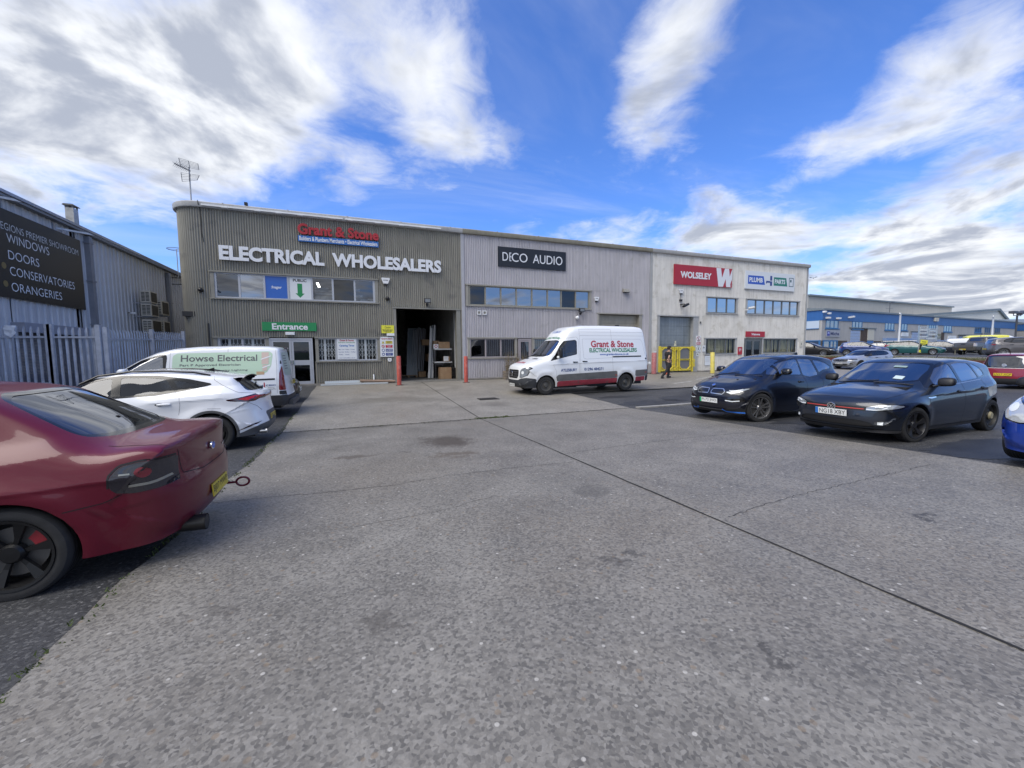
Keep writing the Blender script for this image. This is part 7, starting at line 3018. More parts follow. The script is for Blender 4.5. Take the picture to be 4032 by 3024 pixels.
mb.build('bonnet_vent', BLACK, root)
for s in (-1, 1):
    mb = MB()
    sh.patch(mb, 'f', [(s * .62 + a, .36 + b) for a, b in circle(.04, .04, .05, 14)], .008)
    mb.build('fog_lamp', HEADD, root)
    mb = MB()
    sh.patch(mb, 'f', [(s * (.72 + a), .85 + b) for a, b in circle(0, 0, .06, 14)], .008)
    mb.build('lamp_reflector', LED, root)
for sd in (-1, 1):          # door mirrors on black arms
    p, nn = sh.on_side(1.55, 1.5, sd)
    mb = MB()
    superblob(mb, (1.52, p.y + sd * .2, 1.58), .07, .13, .19, .55, 20, 12)
    m_ = mb.build('door_mirror', BLACK, root, smooth=60)
    mb = MB()
    mb.bar((1.55, p.y, 1.42), (1.52, p.y + sd * .2, 1.44), .06)
    mb.build('mirror_arm', BLACK, m_)
    mb = MB()
    superblob(mb, (1.46, p.y + sd * .17, 1.42), .05, .07, .05)
    mb.build('indicator', LED, m_, smooth=60)
mb = MB()
sh.ribbon(mb, 'l', [(4.0, 1.405), (5.42, 1.415)], .05, .006)
mb.build('door_rail', DARK, root)
mb = MB()
sh.ribbon(mb, 'l', [(5.735, 1.12), (5.92, 1.12)], .1, .006)
mb.build('tail_strip', WHITE, root)
mb = MB()
for x, z in ((4.15, .66), (5.66, .74)):
    sh.patch(mb, 'l', [(x - .045, z - .02), (x + .045, z - .02), (x + .045, z + .02), (x - .045, z + .02)], .006)
mb.build('side_marker', M('marker_red', (.3, .04, .03), .3), root)
mb = MB()
sh.patch(mb, 'l', circle(5.66, 1.31, .04, 14), .006)
mb.build('fuel_lock', BLACK, root)
mb = MB()
p, nn = sh.on_top(4.75, -.2)
mb.lathe([(.09, 0), (.09, .05), (.07, .07), (.001, .075)], c=tuple(p), n=16)
mb.build('roof_vent', BLACK, root)
for (a, b) in (((1.02, .75), (1.14, .0)), ((1.02, .1), (1.14, -.72))):
    wiper(root, [sh.on_top(*a)[0] + Vector((-.02, 0, .014)), sh.on_top(*b)[0] + Vector((-.02, 0, .016))])
mb = MB()
superblob(mb, (1.45, -.25, 1.42), .2, .18, .09)
mb.build('dash_papers', M('paper_blue', (.03, .12, .5), .6), root, smooth=50)
mb = MB()
mb.box(3.2, 3.9, -.6, -.3, .2, .4)
mb.build('chassis_tank', BLACK, root)
# ---------------------------------------------------------------- crimson saloon nearest the camera
SUB_P = M('crimson_metallic', (.115, .005, .018), .36, .0, coat=.5, spec=.3)
SGAP = M('gap_grey', (.2, .2, .21), .7)
S = dict(
    L=4.465, W=1.75, zb=.19, bref=.93, paint=SUB_P, glass=CARGD, trim=DARK, n=9, N=230, M=60, p=3.0, pymin=.6,
    top=[(.12, .19, .22), (.02, .28, .28), (.0, .45, .3), (.03, .62, .28), (.1, .70, .18), (.4, .80, .11), (1.0, .905, .09), (1.18, .95, .11), (1.6, 1.19, .15), (2.0, 1.38, .12), (2.25, 1.43, .09), (2.7, 1.44, .085), (3.1, 1.405, .085), (3.3, 1.365, .10),
         (3.62, 1.205, .14), (3.93, 1.035, .14), (4.02, 1.005, .07), (4.2, .995, .04), (4.37, .985, .045), (4.4, .955, .09), (4.412, .85, .15), (4.42, .71, .17), (4.445, .66, .2), (4.465, .58, .22), (4.46, .42, .24), (4.43, .30, .24), (4.35, .22, .2)],
    flank=[(.19, .91), (.28, .935), (.42, .96), (.56, .985), (.64, 1.0), (.72, .995), (.80, .985), (.88, .965), (.93, .945), (.98, .90), (1.1, .83), (1.25, .76), (1.44, .68)],
    plan=[(0, .88), (.35, .95), (.8, .985), (1.4, .995), (2.8, .995), (3.5, 1.0), (4.1, .975), (4.465, .90)], gplan=[(1, .98), (2, 1.0), (3, .97), (3.9, .92), (4.4, .95)],
    belt=[(0, .92), (1.2, .92), (3.0, .955), (3.6, .985), (3.95, 1.05), (4.46, 1.06)], flares=[(.92, .315, .39, .02, .09), (3.50, .315, .40, .034, .11)],
    creases=[([(2.6, .70), (3.4, .735), (4.3, .76)], .014, .05)],
    arch=[(.92, .315, .36), (3.50, .315, .365)],
    dlo=[(1.25, .93), (1.5, 1.1), (1.95, 1.325), (2.3, 1.375), (2.8, 1.365), (3.15, 1.29), (3.42, 1.15), (3.40, 1.06), (3.0, .995), (2.2, .965)],
    sidewin=[[(1.46, .98), (1.95, 1.28), (2.25, 1.33), (2.32, 1.325), (2.34, 1.0)], [(2.4, 1.005), (2.38, 1.325), (2.75, 1.325), (3.1, 1.24), (3.33, 1.13), (3.3, 1.07), (3.0, 1.03)]],
    screen=([(0, .985), (.5, .985), (.66, 1.03), (.63, 1.15), (.56, 1.33), (.4, 1.375), (0, 1.385)], (1.1, 2.2), .03),
    rear=([(0, 1.01), (.45, 1.015), (.60, 1.035), (.60, 1.08), (.55, 1.2), (.475, 1.33), (.36, 1.365), (0, 1.375)], (3.1, 4.1), .022),
    panels=[
        ('s', [(4.04, .70), (4.05, .78), (4.10, .845), (4.22, .868), (4.36, .862), (4.44, .82), (4.46, .74), (4.44, .68), (4.3, .65), (4.17, .642), (4.08, .655)], None, TAILS, 'tail_lamp', .004, .018),
        ('e', [(.0, .56), (.28, .56), (.30, .69), (.0, .70)], (-1, .5), GRILL, 'grille'),
        ('e', [(.0, .25), (.5, .25), (.55, .4), (.0, .42)], (-1, .6), GRILL, 'lower_grille', -.01),
        ('e', [(.42, .58), (.72, .60), (.78, .72), (.6, .76), (.44, .70)], (-1, .8), HEADL, 'headlamp', .003, .02, True)],
    seams=[('l', [(3.8, .575), (4.0, .60), (4.1, .645)]), ('b', [(-.60, .9), (-.56, .70), (-.30, .665), (.30, .665), (.56, .70), (.60, .9)]), ('l', [(2.35, .97), (2.38, .6), (2.36, .24)]), ('l', [(3.28, 1.04), (3.24, .85), (3.1, .66), (3.06, .5)]), ('l', [(1.2, .9), (1.18, .6), (1.24, .3)]), ('t', [(3.98, -.66), (4.2, -.70), (4.36, -.68)]), ('t', [(3.98, .66), (4.2, .70), (4.36, .68)])],
    handles=[(2.2, .84), (3.05, .86)], mirror=(1.5, 1.02, .02), mirror_mat=SUB_P,
    wheel=dict(r=.318, wd=.215, rim=.235, style='six', mat=M('rim_black', (.014, .014, .015), .35, .3), inset=.008, cal=(M('caliper_red', (.3, .02, .03), .5), .55)),
    plates=[(4.462, .395, 'BJ07 WWP', False, 0, .52, .111, -6)])
S['plates'] = [(4.466, .43, 'BJ07 MWP', False, 0, .44, .11, -4)]
root, sh = car('parked_car', 'crimson saloon with smoked tail lamps, black wheels and a wide exhaust, nearest the viewer', (-5.66, -16.72, gz(-16.7) - .02), 0, S)
b_ = disc_badge(root, 4.425, 0, .80, .042, False, (CHROME, M('badge_blue', (.03, .1, .45), .3)), 0)
b_.scale = (1.35, 1, .85)
mb = MB()
for i, (a, b) in enumerate(((.36, .45), (.465, .52), (.535, .6))):
    p0, n0 = sh.on_front(a, .74, False)
    sh.patch(mb, 'b', [(a, .732), (b, .732), (b, .75), (a, .75)], .005)
mb.build('boot_lettering', M('letter_chrome', (.45, .45, .48), .25, .8), root)
mb = MB()
sh.patch(mb, 'b', [(.52, .64 + .02), (.60, .66), (.60, .69), (.52, .69)], .005)
mb.build('boot_badge', M('badge_pink', (.6, .35, .42), .3), root)
# exhaust, tow ring, reflector, lamp internals
mb = MB()
mb.tube([(3.7, -.42, .24), (4.2, -.42, .235), (4.47, -.42, .23)], [.05, .062, .066], 20, caps=False)
mb.tube([(4.47, -.42, .23), (4.2, -.42, .235)], [.058, .055], 20)
mb.build('exhaust', M('exhaust_dark', (.05, .048, .046), .35, .7), root, smooth=50)
mb = MB()
mb.tube([(4.36, .47, .30), (4.49, .47, .30)], .012, 8)
mb.tube([(4.545 + .058 * math.cos(a), .47, .30 + .045 * math.sin(a)) for a in [6.283 * i / 22 for i in range(22)]], .011, 8, closed=True)
mb.build('tow_ring', SUB_P, root, smooth=60)
mb = MB()
sh.patch(mb, 'b', [(.56, .50), (.70, .50), (.71, .58), (.57, .57)], .003)
mb.build('bumper_reflector', TAILD, root)
for sd, k in ((-1, 'l'), (1, 'r')):
    mb = MB()
    sh.patch(mb, k, [(4.22 + a, .79 + b) for a, b in circle(0, 0, .04, 16)], .007)
    mb.build('lamp_core', M('lamp_core_red', (.22, .03, .04), .2), root)
    mb = MB()
    sh.ribbon(mb, k, [(4.1, .79), (4.16, .79)], .012, .0075)
    sh.ribbon(mb, k, [(4.14, .70), (4.26, .70), (4.34, .725)], .02, .0075)
    mb.build('lamp_chrome', M('lamp_chrome', (.35, .35, .32), .2, .7), root)
mb = MB()
sh.ribbon(mb, 'l', [(4.035, .70), (4.045, .79), (4.10, .855), (4.22, .878), (4.36, .87)], .012, .004)
mb.build('lamp_gasket', BLACK, root)
mb = MB()
for y in (-.2, .0, .2):
    sh.ribbon(mb, 't', [(3.36, y), (3.9, y * 1.2)], .0035, .0005)
mb.build('heater_line', M('heater_brown', (.03, .022, .02), .6), root)

# ---------------------------------------------------------------- white crossover
CUP_P = paint('pearl_white', (.83, .84, .86), 0, rough=.25)
S = dict(
    L=4.45, W=1.839, zb=.22, bref=1.03, paint=CUP_P, glass=CARGT, trim=M('crossover_trim', (.085, .087, .092), .55), n=8, N=220, M=56, seam_mat=SGAP, p=2.7, pymin=.58,
    top=[(.14, .22, .22), (.03, .3, .28), (.0, .5, .3), (.03, .72, .26), (.12, .84, .16), (.4, .93, .11), (.95, 1.02, .09), (1.12, 1.06, .11), (1.5, 1.27, .15), (1.9, 1.44, .12), (2.2, 1.50, .09), (2.6, 1.515, .085), (3.1, 1.49, .085), (3.6, 1.425, .085),
         (3.90, 1.375, .07), (3.95, 1.34, .09), (4.02, 1.27, .14), (4.20, 1.10, .16), (4.28, 1.06, .14), (4.36, 1.03, .16), (4.375, .96, .2), (4.36, .86, .22), (4.39, .72, .24), (4.43, .58, .26), (4.45, .46, .26), (4.43, .34, .24), (4.33, .25, .2)],
    flank=[(.22, .92), (.32, .95), (.46, .975), (.62, .99), (.74, .985), (.86, 1.0), (.95, .985), (1.03, .95), (1.1, .91), (1.25, .83), (1.4, .75), (1.52, .68)],
    plan=[(0, .88), (.35, .95), (.85, .985), (1.5, .99), (2.6, .985), (3.3, 1.0), (3.9, .99), (4.45, .91)], gplan=[(1, .98), (2, 1), (3, .97), (3.8, .88), (4.2, .86)],
    belt=[(0, .98), (1.2, 1.0), (2.5, 1.03), (3.2, 1.10), (3.7, 1.14), (4.45, 1.12)], flares=[(.9, .345, .42, .02, .1), (3.58, .345, .42, .03, .12)],
    creases=[([(2.5, .93), (3.1, .96), (3.9, .99)], .016, .06), ([(3.7, .66), (4.0, .74), (4.4, .78)], .01, .05)],
    arch=[(.9, .345, .385), (3.58, .345, .385)], arch_trim=.045,
    lower=[(0, .3), (.5, .3), (1.3, .26), (3.2, .27), (3.75, .24), (3.9, .27), (4.15, .37), (4.3, .43), (4.46, .47)],
    dlo=[(1.12, 1.0), (1.5, 1.22), (1.9, 1.385), (2.3, 1.435), (2.8, 1.42), (3.25, 1.345), (3.55, 1.265), (3.62, 1.245), (3.55, 1.215), (3.2, 1.14), (2.8, 1.075), (2.2, 1.045)],
    sidewin=[[(1.38, 1.06), (1.6, 1.2), (1.95, 1.35), (2.16, 1.388), (2.18, 1.075)], [(2.3, 1.08), (2.28, 1.392), (2.6, 1.39), (2.92, 1.35), (3.02, 1.17), (2.7, 1.105)], [(3.10, 1.19), (3.02, 1.33), (3.22, 1.29), (3.44, 1.235), (3.3, 1.21)]],
    screen=([(0, 1.09), (.5, 1.09), (.68, 1.13), (.64, 1.25), (.57, 1.39), (.4, 1.43), (0, 1.44)], (1.05, 2.1), .03),
    rear=([(0, 1.085), (.5, 1.085), (.64, 1.10), (.60, 1.2), (.54, 1.31), (.4, 1.335), (0, 1.34)], (3.9, 4.3), .02),
    panels=[
        ('s', [(3.78, .945), (3.92, .92), (4.12, .90), (4.25, .90), (4.40, .985), (4.42, 1.05), (4.28, 1.035), (4.05, .985)], None, TAILD, 'tail_lamp', .004, .008),
        ('e', [(.3, .93), (.60, .93), (.60, 1.0), (.3, .985)], (4.2, 4.5), TAILD, 'tail_lamp', .004, .008, True),
        ('e', [(0, .42), (.36, .42), (.44, .62), (.40, .66), (0, .66)], (4.2, 4.5), M('crossover_trim', (.085, .087, .092), .55), 'plate_recess', -.006),
        ('e', [(0, .5), (.4, .5), (.45, .7), (0, .74)], (-1, .5), GRILL, 'grille', -.004),
        ('e', [(.48, .68), (.8, .72), (.82, .8), (.5, .8)], (-1, .9), HEADL, 'headlamp', .003, .01, True)],
    seams=[('l', [(2.24, 1.06), (2.27, .7), (2.25, .35)]), ('l', [(3.05, 1.14), (3.14, 1.06), (3.15, .9), (3.12, .72)]), ('l', [(3.62, 1.40), (3.62, 1.32), (3.75, 1.22), (4.0, 1.08), (4.25, 1.03)]), ('l', [(3.72, .66), (4.0, .80), (4.12, .88)]), ('l', [(4.15, .89), (4.27, .8), (4.33, .7)]), ('l', [(3.55, .81), (3.75, .8)])],
    handles=[(2.05, .90), (2.92, .92)], mirror=(1.55, 1.10, .02), mirror_mat=CUP_P,
    wheel=dict(r=.345, wd=.235, rim=.24, style='five', mat=M('rim_black', (.014, .014, .015), .35, .3), inset=.02),
    cabin=(1.75, 2.2, 1.0, .62, 1.35), plates=[(4.425, .53, 'KM23 CUX', False, 0, .5, .105, -4)])
root, sh = car('parked_car', 'white crossover with a black roof rail, grey lower trim and a raised tail spoiler', (-6.0, -11.5, gz(-11.5) - .02), 0, S)
for sd, k in ((-1, 'l'), (1, 'r')):
    mb = MB()
    sh.patch(mb, k, [(4.0, .955), (4.12, .925), (4.24, .925), (4.36, .985), (4.3, 1.0), (4.1, .975)], .007)
    mb.build('lamp_core', M('lamp_core_bright', (.38, .015, .02), .2), root)
    mb = MB()
    pts = [(x, .0, 0) for x in (1.75, 2.0, 2.6, 3.2, 3.55)]
    P3 = []
    for x, z in ((1.7, 1.36), (1.95, 1.435), (2.4, 1.485), (2.9, 1.475), (3.3, 1.42), (3.55, 1.365)):
        p, nn = sh.on_top(x, sd * .60)
        P3.append(p + Vector((0, sd * .02, .028 if 1.75 < x < 3.5 else .002)))
    mb.tube(P3, .017, 8)
    mb.build('roof_rail', PIANO, root, smooth=50)
mb = MB()
sh.ribbon(mb, 'b', [(-.3, .96), (.3, .96)], .03, .005)
mb.build('light_bar', TAILR, root)
mb = MB()              # tail spoiler blade
pts = []
for i in range(11):
    y = -.60 + 1.2 * i / 10
    zt = 1.385 - .05 * (abs(y) / .6) ** 2.5
    pts.append((y, zt))
for (ya, za), (yb, zb_) in zip(pts, pts[1:]):
    q = [(3.78, ya, za - .0), (3.78, yb, zb_ - .0), (4.06, yb, zb_ - .005), (4.06, ya, za - .005)]
    mb.quad(*q)
    mb.quad((3.86, yb, zb_ - .05), (3.86, ya, za - .05), (4.06, ya, za - .022), (4.06, yb, zb_ - .022), 1)
    mb.quad((4.06, ya, za - .005), (4.06, yb, zb_ - .005), (4.06, yb, zb_ - .022), (4.06, ya, za - .022), 1)
for y, z in (pts[0], pts[-1]):
    mb.poly([(3.78, y, z), (4.06, y, z - .005), (4.06, y, z - .022), (3.86, y, z - .05)], 1)
mb.build('tail_spoiler', [CUP_P, PIANO], root, smooth=40)
for sd in (-1, 1):
    mb = MB()
    mb.prism([(3.80, 1.30), (3.98, 1.345), (4.05, 1.345), (4.02, 1.28), (3.92, 1.24)], sd * .555, sd * .60)
    mb.build('spoiler_fin', PIANO, root)
mb = MB()
mb.prism([(3.28, 1.475), (3.46, 1.445), (3.45, 1.525)], -.018, .018)
mb.build('roof_aerial', PIANO, root)
mb = MB()
mb.tube([(4.22, 0, 1.09), (4.14, .02, 1.17), (4.1, .3, 1.2)], .012, 6)
superblob(mb, (4.23, 0, 1.10), .04, .04, .03)
mb.build('rear_wiper', BLACK, root)
mb = MB()
mb.tube([(4.2, -.55, .29), (4.40, -.55, .285)], .04, 12)
mb.build('exhaust', CHROME, root)
mb = MB()
sh.patch(mb, 'l', [(3.95, .35), (4.28, .46), (4.34, .5), (4.2, .47)], .007)
mb.build('bumper_reflector', TAILD, root)

# ---------------------------------------------------------------- white electrician's van
SCU_P = paint('van_white_clean', (.82, .84, .86), 0, rough=.3)
S = dict(
    L=4.805, W=1.895, zb=.24, bref=1.12, paint=SCU_P, glass=CARGL, trim=DARK, n=9, N=200, M=54, spine=.8, seam_mat=SGAP, p=3.0, tail=.35, pymin=.74,
    top=[(.14, .24, .22), (.03, .32, .28), (.0, .55, .3), (.02, .80, .28), (.1, .92, .18), (.4, 1.04, .11), (.8, 1.14, .1), (1.1, 1.36, .14), (1.5, 1.62, .15), (1.85, 1.79, .13), (2.2, 1.88, .10), (2.8, 1.935, .09), (3.6, 1.95, .085), (4.3, 1.935, .085),
         (4.55, 1.90, .08), (4.62, 1.84, .08), (4.66, 1.6, .08), (4.72, 1.1, .09), (4.76, .72, .10), (4.80, .55, .12), (4.8, .42, .13), (4.76, .32, .12)],
    flank=[(.24, .93), (.4, .975), (.6, .995), (.85, 1.0), (1.05, .985), (1.12, .97), (1.3, .935), (1.6, .86), (1.8, .80), (1.95, .74)],
    plan=[(0, .88), (.4, .95), (1.0, .99), (1.5, 1), (4.2, 1), (4.8, .96)], gplan=[(.8, .93), (1.6, .98), (2.4, 1), (4.2, 1.0), (4.8, .955)],
    belt=[(0, 1.05), (1, 1.1), (2, 1.12), (4.8, 1.13)], arch=[(.97, .33, .37), (3.97, .33, .37)],
    dlo=[(1.02, 1.15), (1.3, 1.38), (1.6, 1.58), (1.95, 1.71), (2.12, 1.72), (2.14, 1.64), (2.1, 1.18), (1.6, 1.15)],
    sidewin=[[(1.2, 1.2), (1.4, 1.38), (1.66, 1.555), (1.95, 1.66), (2.05, 1.66), (2.06, 1.22), (1.6, 1.195)]],
    screen=([(0, 1.2), (.5, 1.2), (.72, 1.26), (.66, 1.5), (.58, 1.7), (.4, 1.76), (0, 1.77)], (.8, 2.0), .03),
    panels=[
        ('s', [(2.30, 1.15), (2.24, 1.25), (2.25, 1.68), (2.34, 1.745), (4.36, 1.785), (4.44, 1.72), (4.40, 1.4), (4.3, 1.23), (4.15, 1.16)], None, M('livery_pale_green', (.50, .66, .50), .4), 'livery_panel', .002, .02),
        ('s', [(4.20, .25), (4.85, .25), (4.85, .60), (4.24, .60)], None, DARK, 'bumper', .012, .02),
        ('e', [(0, .25), (.95, .25), (.95, .58), (0, .58)], (4.5, 5), DARK, 'bumper', .012),
        ('s', [(4.56, .74), (4.85, .72), (4.85, 1.45), (4.64, 1.42), (4.58, 1.2)], None, TAILR, 'tail_lamp', .006, .015),
        ('s', [(4.60, 1.44), (4.85, 1.46), (4.85, 1.56), (4.60, 1.54)], None, BLACK, 'lamp_cap', .006, .01),
        ('s', [(4.57, .62), (4.85, .60), (4.85, .71), (4.57, .72)], None, BLACK, 'lamp_base', .006, .01),
        ('e', [(0, 1.12), (.62, 1.12), (.68, 1.2), (.62, 1.72), (.5, 1.76), (0, 1.77)], (4.5, 5), M('livery_grey_green', (.42, .50, .43), .3), 'rear_livery', .003, .03),
    ],
    seams=[('l', [(2.2, 1.78), (2.18, .4)]), ('l', [(2.1, 1.86), (2.1, 1.83), (3.42, 1.88), (3.42, .4)]), ('l', [(4.50, 1.88), (4.53, 1.4), (4.52, .65)]), ('b', [(.02, .6), (.02, 1.85)]), ('l', [(2.25, .62), (4.2, .62)])],
    handles=[(2.0, 1.02)], mirror=(1.3, 1.28, .05, 1.2), mirror_mat=SCU_P, handle_mat=SCU_P,
    wheel=dict(r=.325, wd=.21, rim=.2, style='steel', mat=M('van_steel_wheel', (.09, .088, .085), .55, .3), inset=.03),
    cabin=(1.5, 1.95, 1.1, .72, 1.7, 1, (0,), .5, 2.15), plates=[(4.79, .9, 'KP59 HWE', False, .25, .5, .105, -3)])
S['sidewin'] = S['sidewin']
root, sh = car('delivery_van', 'white electrician van with pale green panels and grey Howse Electrical lettering', (-6.42, -7.78, gz(-7.78) - .02), 0, S, 'van')
TGRY = M('vinyl_grey', (.11, .115, .12), .5)
for s_, x0, x1, z0, z1, bo in (('Howse Electrical', 2.42, 4.08, 1.535, 1.70, .015), ('Part P Approved Electrician', 2.40, 3.70, 1.40, 1.475, .012), ('Fault Finding - Security Lighting', 2.40, 3.86, 1.27, 1.325, .01)):
    vtext('lettering', TGRY, s_, x0, x1, z0, z1, bo, off=.005)
LB = M('livery_pink', (.62, .48, .42), .5)
mb = MB()
for q in ((4.18, 1.44, 4.34, 1.76), (4.2, 1.27, 4.3, 1.42)):
    sh.patch(mb, 'l', [(q[0], q[1]), (q[2], q[1]), (q[2] + .01, q[3]), (q[0], q[3])], .005)
mb.build('livery_house', LB, root)
mb = MB()
for a, b in (((4.16, 1.57), (4.40, 1.66)), ((4.2, 1.35), (4.38, 1.42))):
    sh.ribbon(mb, 'l', [a, b], .028, .007)
mb.build('livery_roofline', WHITE, root)
mb = MB()
sh.patch(mb, 'l', [(4.06, 1.17), (4.24, 1.17), (4.24, 1.25), (4.06, 1.25)], .005)
mb.build('livery_porch', M('livery_tan', (.5, .34, .2), .5), root)
mb = MB()
sh.ribbon(mb, 'l', [(3.48, 1.03), (4.48, 1.04)], .045, .005)
mb.build('door_rail', BLACK, root)
vtext('lettering', TNAV, 'N', 4.12, 4.20, .86, .90, .03, off=.005)
vtext('lettering', TNAV, 'CEIC', 4.26, 4.50, .86, .90, .03, off=.005)
vtext('lettering', M('vinyl_red', (.42, .02, .05), .4), 'i', 4.215, 4.245, .83, .96, .04, off=.005)
vtext('lettering', TGRY, 'APPROVED', 4.30, 4.46, .80, .82, .0, off=.005)
vtext('lettering', TGRY, 'CONTRACTOR', 4.28, 4.50, .76, .78, .0, off=.005)
mb = MB()
for i in range(6):
    sh.ribbon(mb, 'b', [(-.55, 1.66 - i * .07), (-.15, 1.66 - i * .07)], .022, .006)
mb.build('rear_print', TGRY, root)
mb = MB()
superblob(mb, (4.66, 0, 1.87), .05, .12, .025)
mb.build('high_brake_lamp', TAILD, root)
mb = MB()
mb.box(4.74, 4.86, -.62, .85, .30, .46)
mb.build('rear_step', M('step_grey', (.06, .062, .068), .6), root)
# ---------------------------------------------------------------- further vehicles
def scaled(S, sx=1, sz=1, **kw):
    """a vehicle description stretched along its length and height"""
    T = dict(S)
    xz = lambda l: [(a[0] * sx, a[1] * sz) + tuple(a[2:]) for a in l]
    for k in ('top', 'belt', 'dlo', 'lower'):
        if T.get(k):
            T[k] = xz(T[k])
    T['sidewin'] = [xz(q) for q in T.get('sidewin', [])]
    T['flank'] = [(a * sz, b) for a, b in T['flank']]
    for k in ('plan', 'gplan'):
        if T.get(k):
            T[k] = [(a * sx, b) for a, b in T[k]]
    T['arch'] = [(a * sx, b, c) for a, b, c in T['arch']]
    T['flares'] = [(a * sx,) + tuple(q) for a, *q in T.get('flares', ())]
    for k in ('screen', 'rear'):
        if T.get(k):
            p, xl, *r = T[k]
            T[k] = ([(a, b * sz) for a, b in p], (xl[0] * sx, xl[1] * sx), *r)
    T['panels'] = [(q[0], [(a * (sx if q[0] == 's' else 1), b * sz) for a, b in q[1]], None if q[2] is None else tuple(v * sx for v in q[2]), *q[3:]) for q in T.get('panels', ())]
    T['seams'] = []
    T['creases'] = [(xz(q[0]), *q[1:]) for q in T.get('creases', ())]
    T['handles'] = [(a * sx, b * sz) for a, b in T.get('handles', ())]
    if T.get('mirror'):
        m = T['mirror']
        T['mirror'] = (m[0] * sx, m[1] * sz) + tuple(m[2:])
    for k in ('L', 'nose', 'tail'):
        if k in T:
            T[k] = T[k] * sx
    T['zb'] *= 1
    T['bref'] *= sz
    T['cabin'] = None
    T['plates'] = ()
    T['steer'] = 0
    T.update(N=110, M=30, Mb=8)
    T.update(kw)
    return T


HATCH = polo_spec()
RIMS = M('rim_silver', (.36, .37, .39), .3, .7)
def wheels(r=.315, style='ten', mat=None):
    return dict(r=r, wd=.2, rim=r * .68, style=style, mat=mat or RIMS, inset=.015)
# bright blue small car at the edge of the frame
S = scaled(HATCH, .945, 1.0, W=1.68, paint=paint('bright_blue_paint', (.008, .05, .36), .25), wheel=wheels(.3), trim=DARK, N=150, M=44)
S['top'] = [(.1, .2, .24), (.02, .28, .3), (.0, .44, .32), (.03, .62, .32), (.1, .74, .26), (.3, .86, .14), (.6, .95, .11), (.82, 1.02, .12), (1.2, 1.25, .16), (1.6, 1.44, .13), (1.9, 1.515, .09), (2.6, 1.52, .08), (3.3, 1.47, .08), (3.55, 1.4, .1), (3.7, 1.1, .2), (3.78, .85, .26), (3.83, .6, .28), (3.83, .45, .28), (3.75, .25, .2)]
S['L'] = 3.83
S['panels'] = [('e', [(.40, .60), (.55, .565), (.72, .60), (.80, .72), (.80, .86), (.72, .885), (.56, .80), (.44, .70)], (-1, 1.1), lens_mat('headlamp_clear', (.48, .50, .50), .3), 'headlamp', .004, .03, True),
               ('e', [(.0, .3), (.4, .3), (.42, .42), (0, .42)], (-1, .5), GRILL, 'lower_grille', -.01), ('e', [(.0, .60), (.32, .60), (.34, .70), (0, .70)], (-1, .5), GRILL, 'grille', -.004)]
root, sh = car('parked_car', 'bright blue small car with cloudy headlamps beside the slate hatchback', (7.86, -19.3, gz(-19.3) - .02), 0, S)
for s in (-1, 1):
    mb = MB()
    sh.patch(mb, 'f', [(s * .67 + a, .76 + b) for a, b in circle(0, 0, .055, 16)], .007)
    mb.build('lamp_reflector', LED, root)
plate(root, -.01, .5, 'EA05 KLR', True)
# red city car with a black tailgate
S = scaled(HATCH, .88, 1.02, W=1.64, paint=paint('cherry_red_paint', (.26, .012, .03), .1), wheel=wheels(.3), glass=CARGD, rglass=CARGD, N=150, M=44, tail=.35)
S['top'] = [(.12, .2, .22), (.02, .3, .28), (.0, .5, .3), (.05, .72, .26), (.2, .83, .14), (.7, .93, .1), (.85, 1.0, .12), (1.25, 1.26, .15), (1.55, 1.43, .12), (1.85, 1.485, .09), (2.5, 1.49, .08), (3.1, 1.455, .08), (3.3, 1.42, .08), (3.36, 1.36, .12), (3.44, 1.12, .14), (3.5, .93, .16), (3.53, .8, .2), (3.56, .6, .22), (3.57, .45, .24), (3.54, .3, .22), (3.47, .22, .2)]
S['L'] = 3.57
S['rear'] = ([(0, .87), (.50, .87), (.63, .90), (.62, 1.08), (.55, 1.36), (.4, 1.40), (0, 1.41)], (3.0, 3.7), .02)
S['panels'] = [('e', [(.64, .74), (.82, .72), (.82, 1.0), (.66, 1.0)], (3.0, 3.7), TAILR, 'tail_lamp', .004, .02, True), ('e', [(0, .22), (.84, .22), (.86, .42), (.5, .44), (0, .44)], (3.0, 3.7), DARK, 'bumper_base', .004)]
root, sh = car('parked_car', 'cherry red city car seen from behind with a glossy black tailgate', (28.9, -12.85, gz(-12.85) - .02), rad(180), S)
plate(root, 3.572, .60, 'LN17 XGP', False, 0, .52, .111, -4)
disc_badge(root, 3.50, 0, .98, .07, False, (CHROME, M('badge_grey', (.35, .36, .38), .3, .6)), -10)
mb = MB()
mb.tube([(3.05, 0, 1.46), (3.2, 0, 1.66)], [.012, .004], 6)
mb.build('roof_aerial', BLACK, root)
mb = MB()
sh.ribbon(mb, 'b', [(-.6, .865), (.6, .865)], .015, .004)
mb.build('tailgate_line', WHITE, root)
# silver hatchback facing the yard
S = scaled(HATCH, 1.086, 1.0, W=1.796, paint=paint('silver_paint', (.40, .42, .46), .45, rough=.28), wheel=wheels(.325, 'ten', M('rim_dark_silver', (.1, .1, .105), .35, .6)), glass=CARGT, N=150, M=40, rear=None)
S['panels'] = [('e', [(.0, .54), (.50, .56), (.56, .66), (.50, .73), (0, .73)], (-1, .6), GRILL, 'grille', -.006), ('e', [(.0, .28), (.45, .27), (.62, .33), (.5, .38), (0, .38)], (-1, .6), GRILL, 'lower_grille', -.01), ('e', [(.60, .33), (.80, .36), (.78, .47), (.70, .47)], (-1, .8), PIANO, 'side_intake', -.004, .01, True), ('e', [(.55, .68), (.75, .64), (.86, .70), (.82, .765), (.6, .76)], (-1, 1), HEADD, 'headlamp', .003, .01, True)]
root, sh = car('parked_car', 'silver hatchback with a wide black grille parked in front of the brick verge', (34.25, -1.55, gz(-1.55) - .02), rad(-9), S)
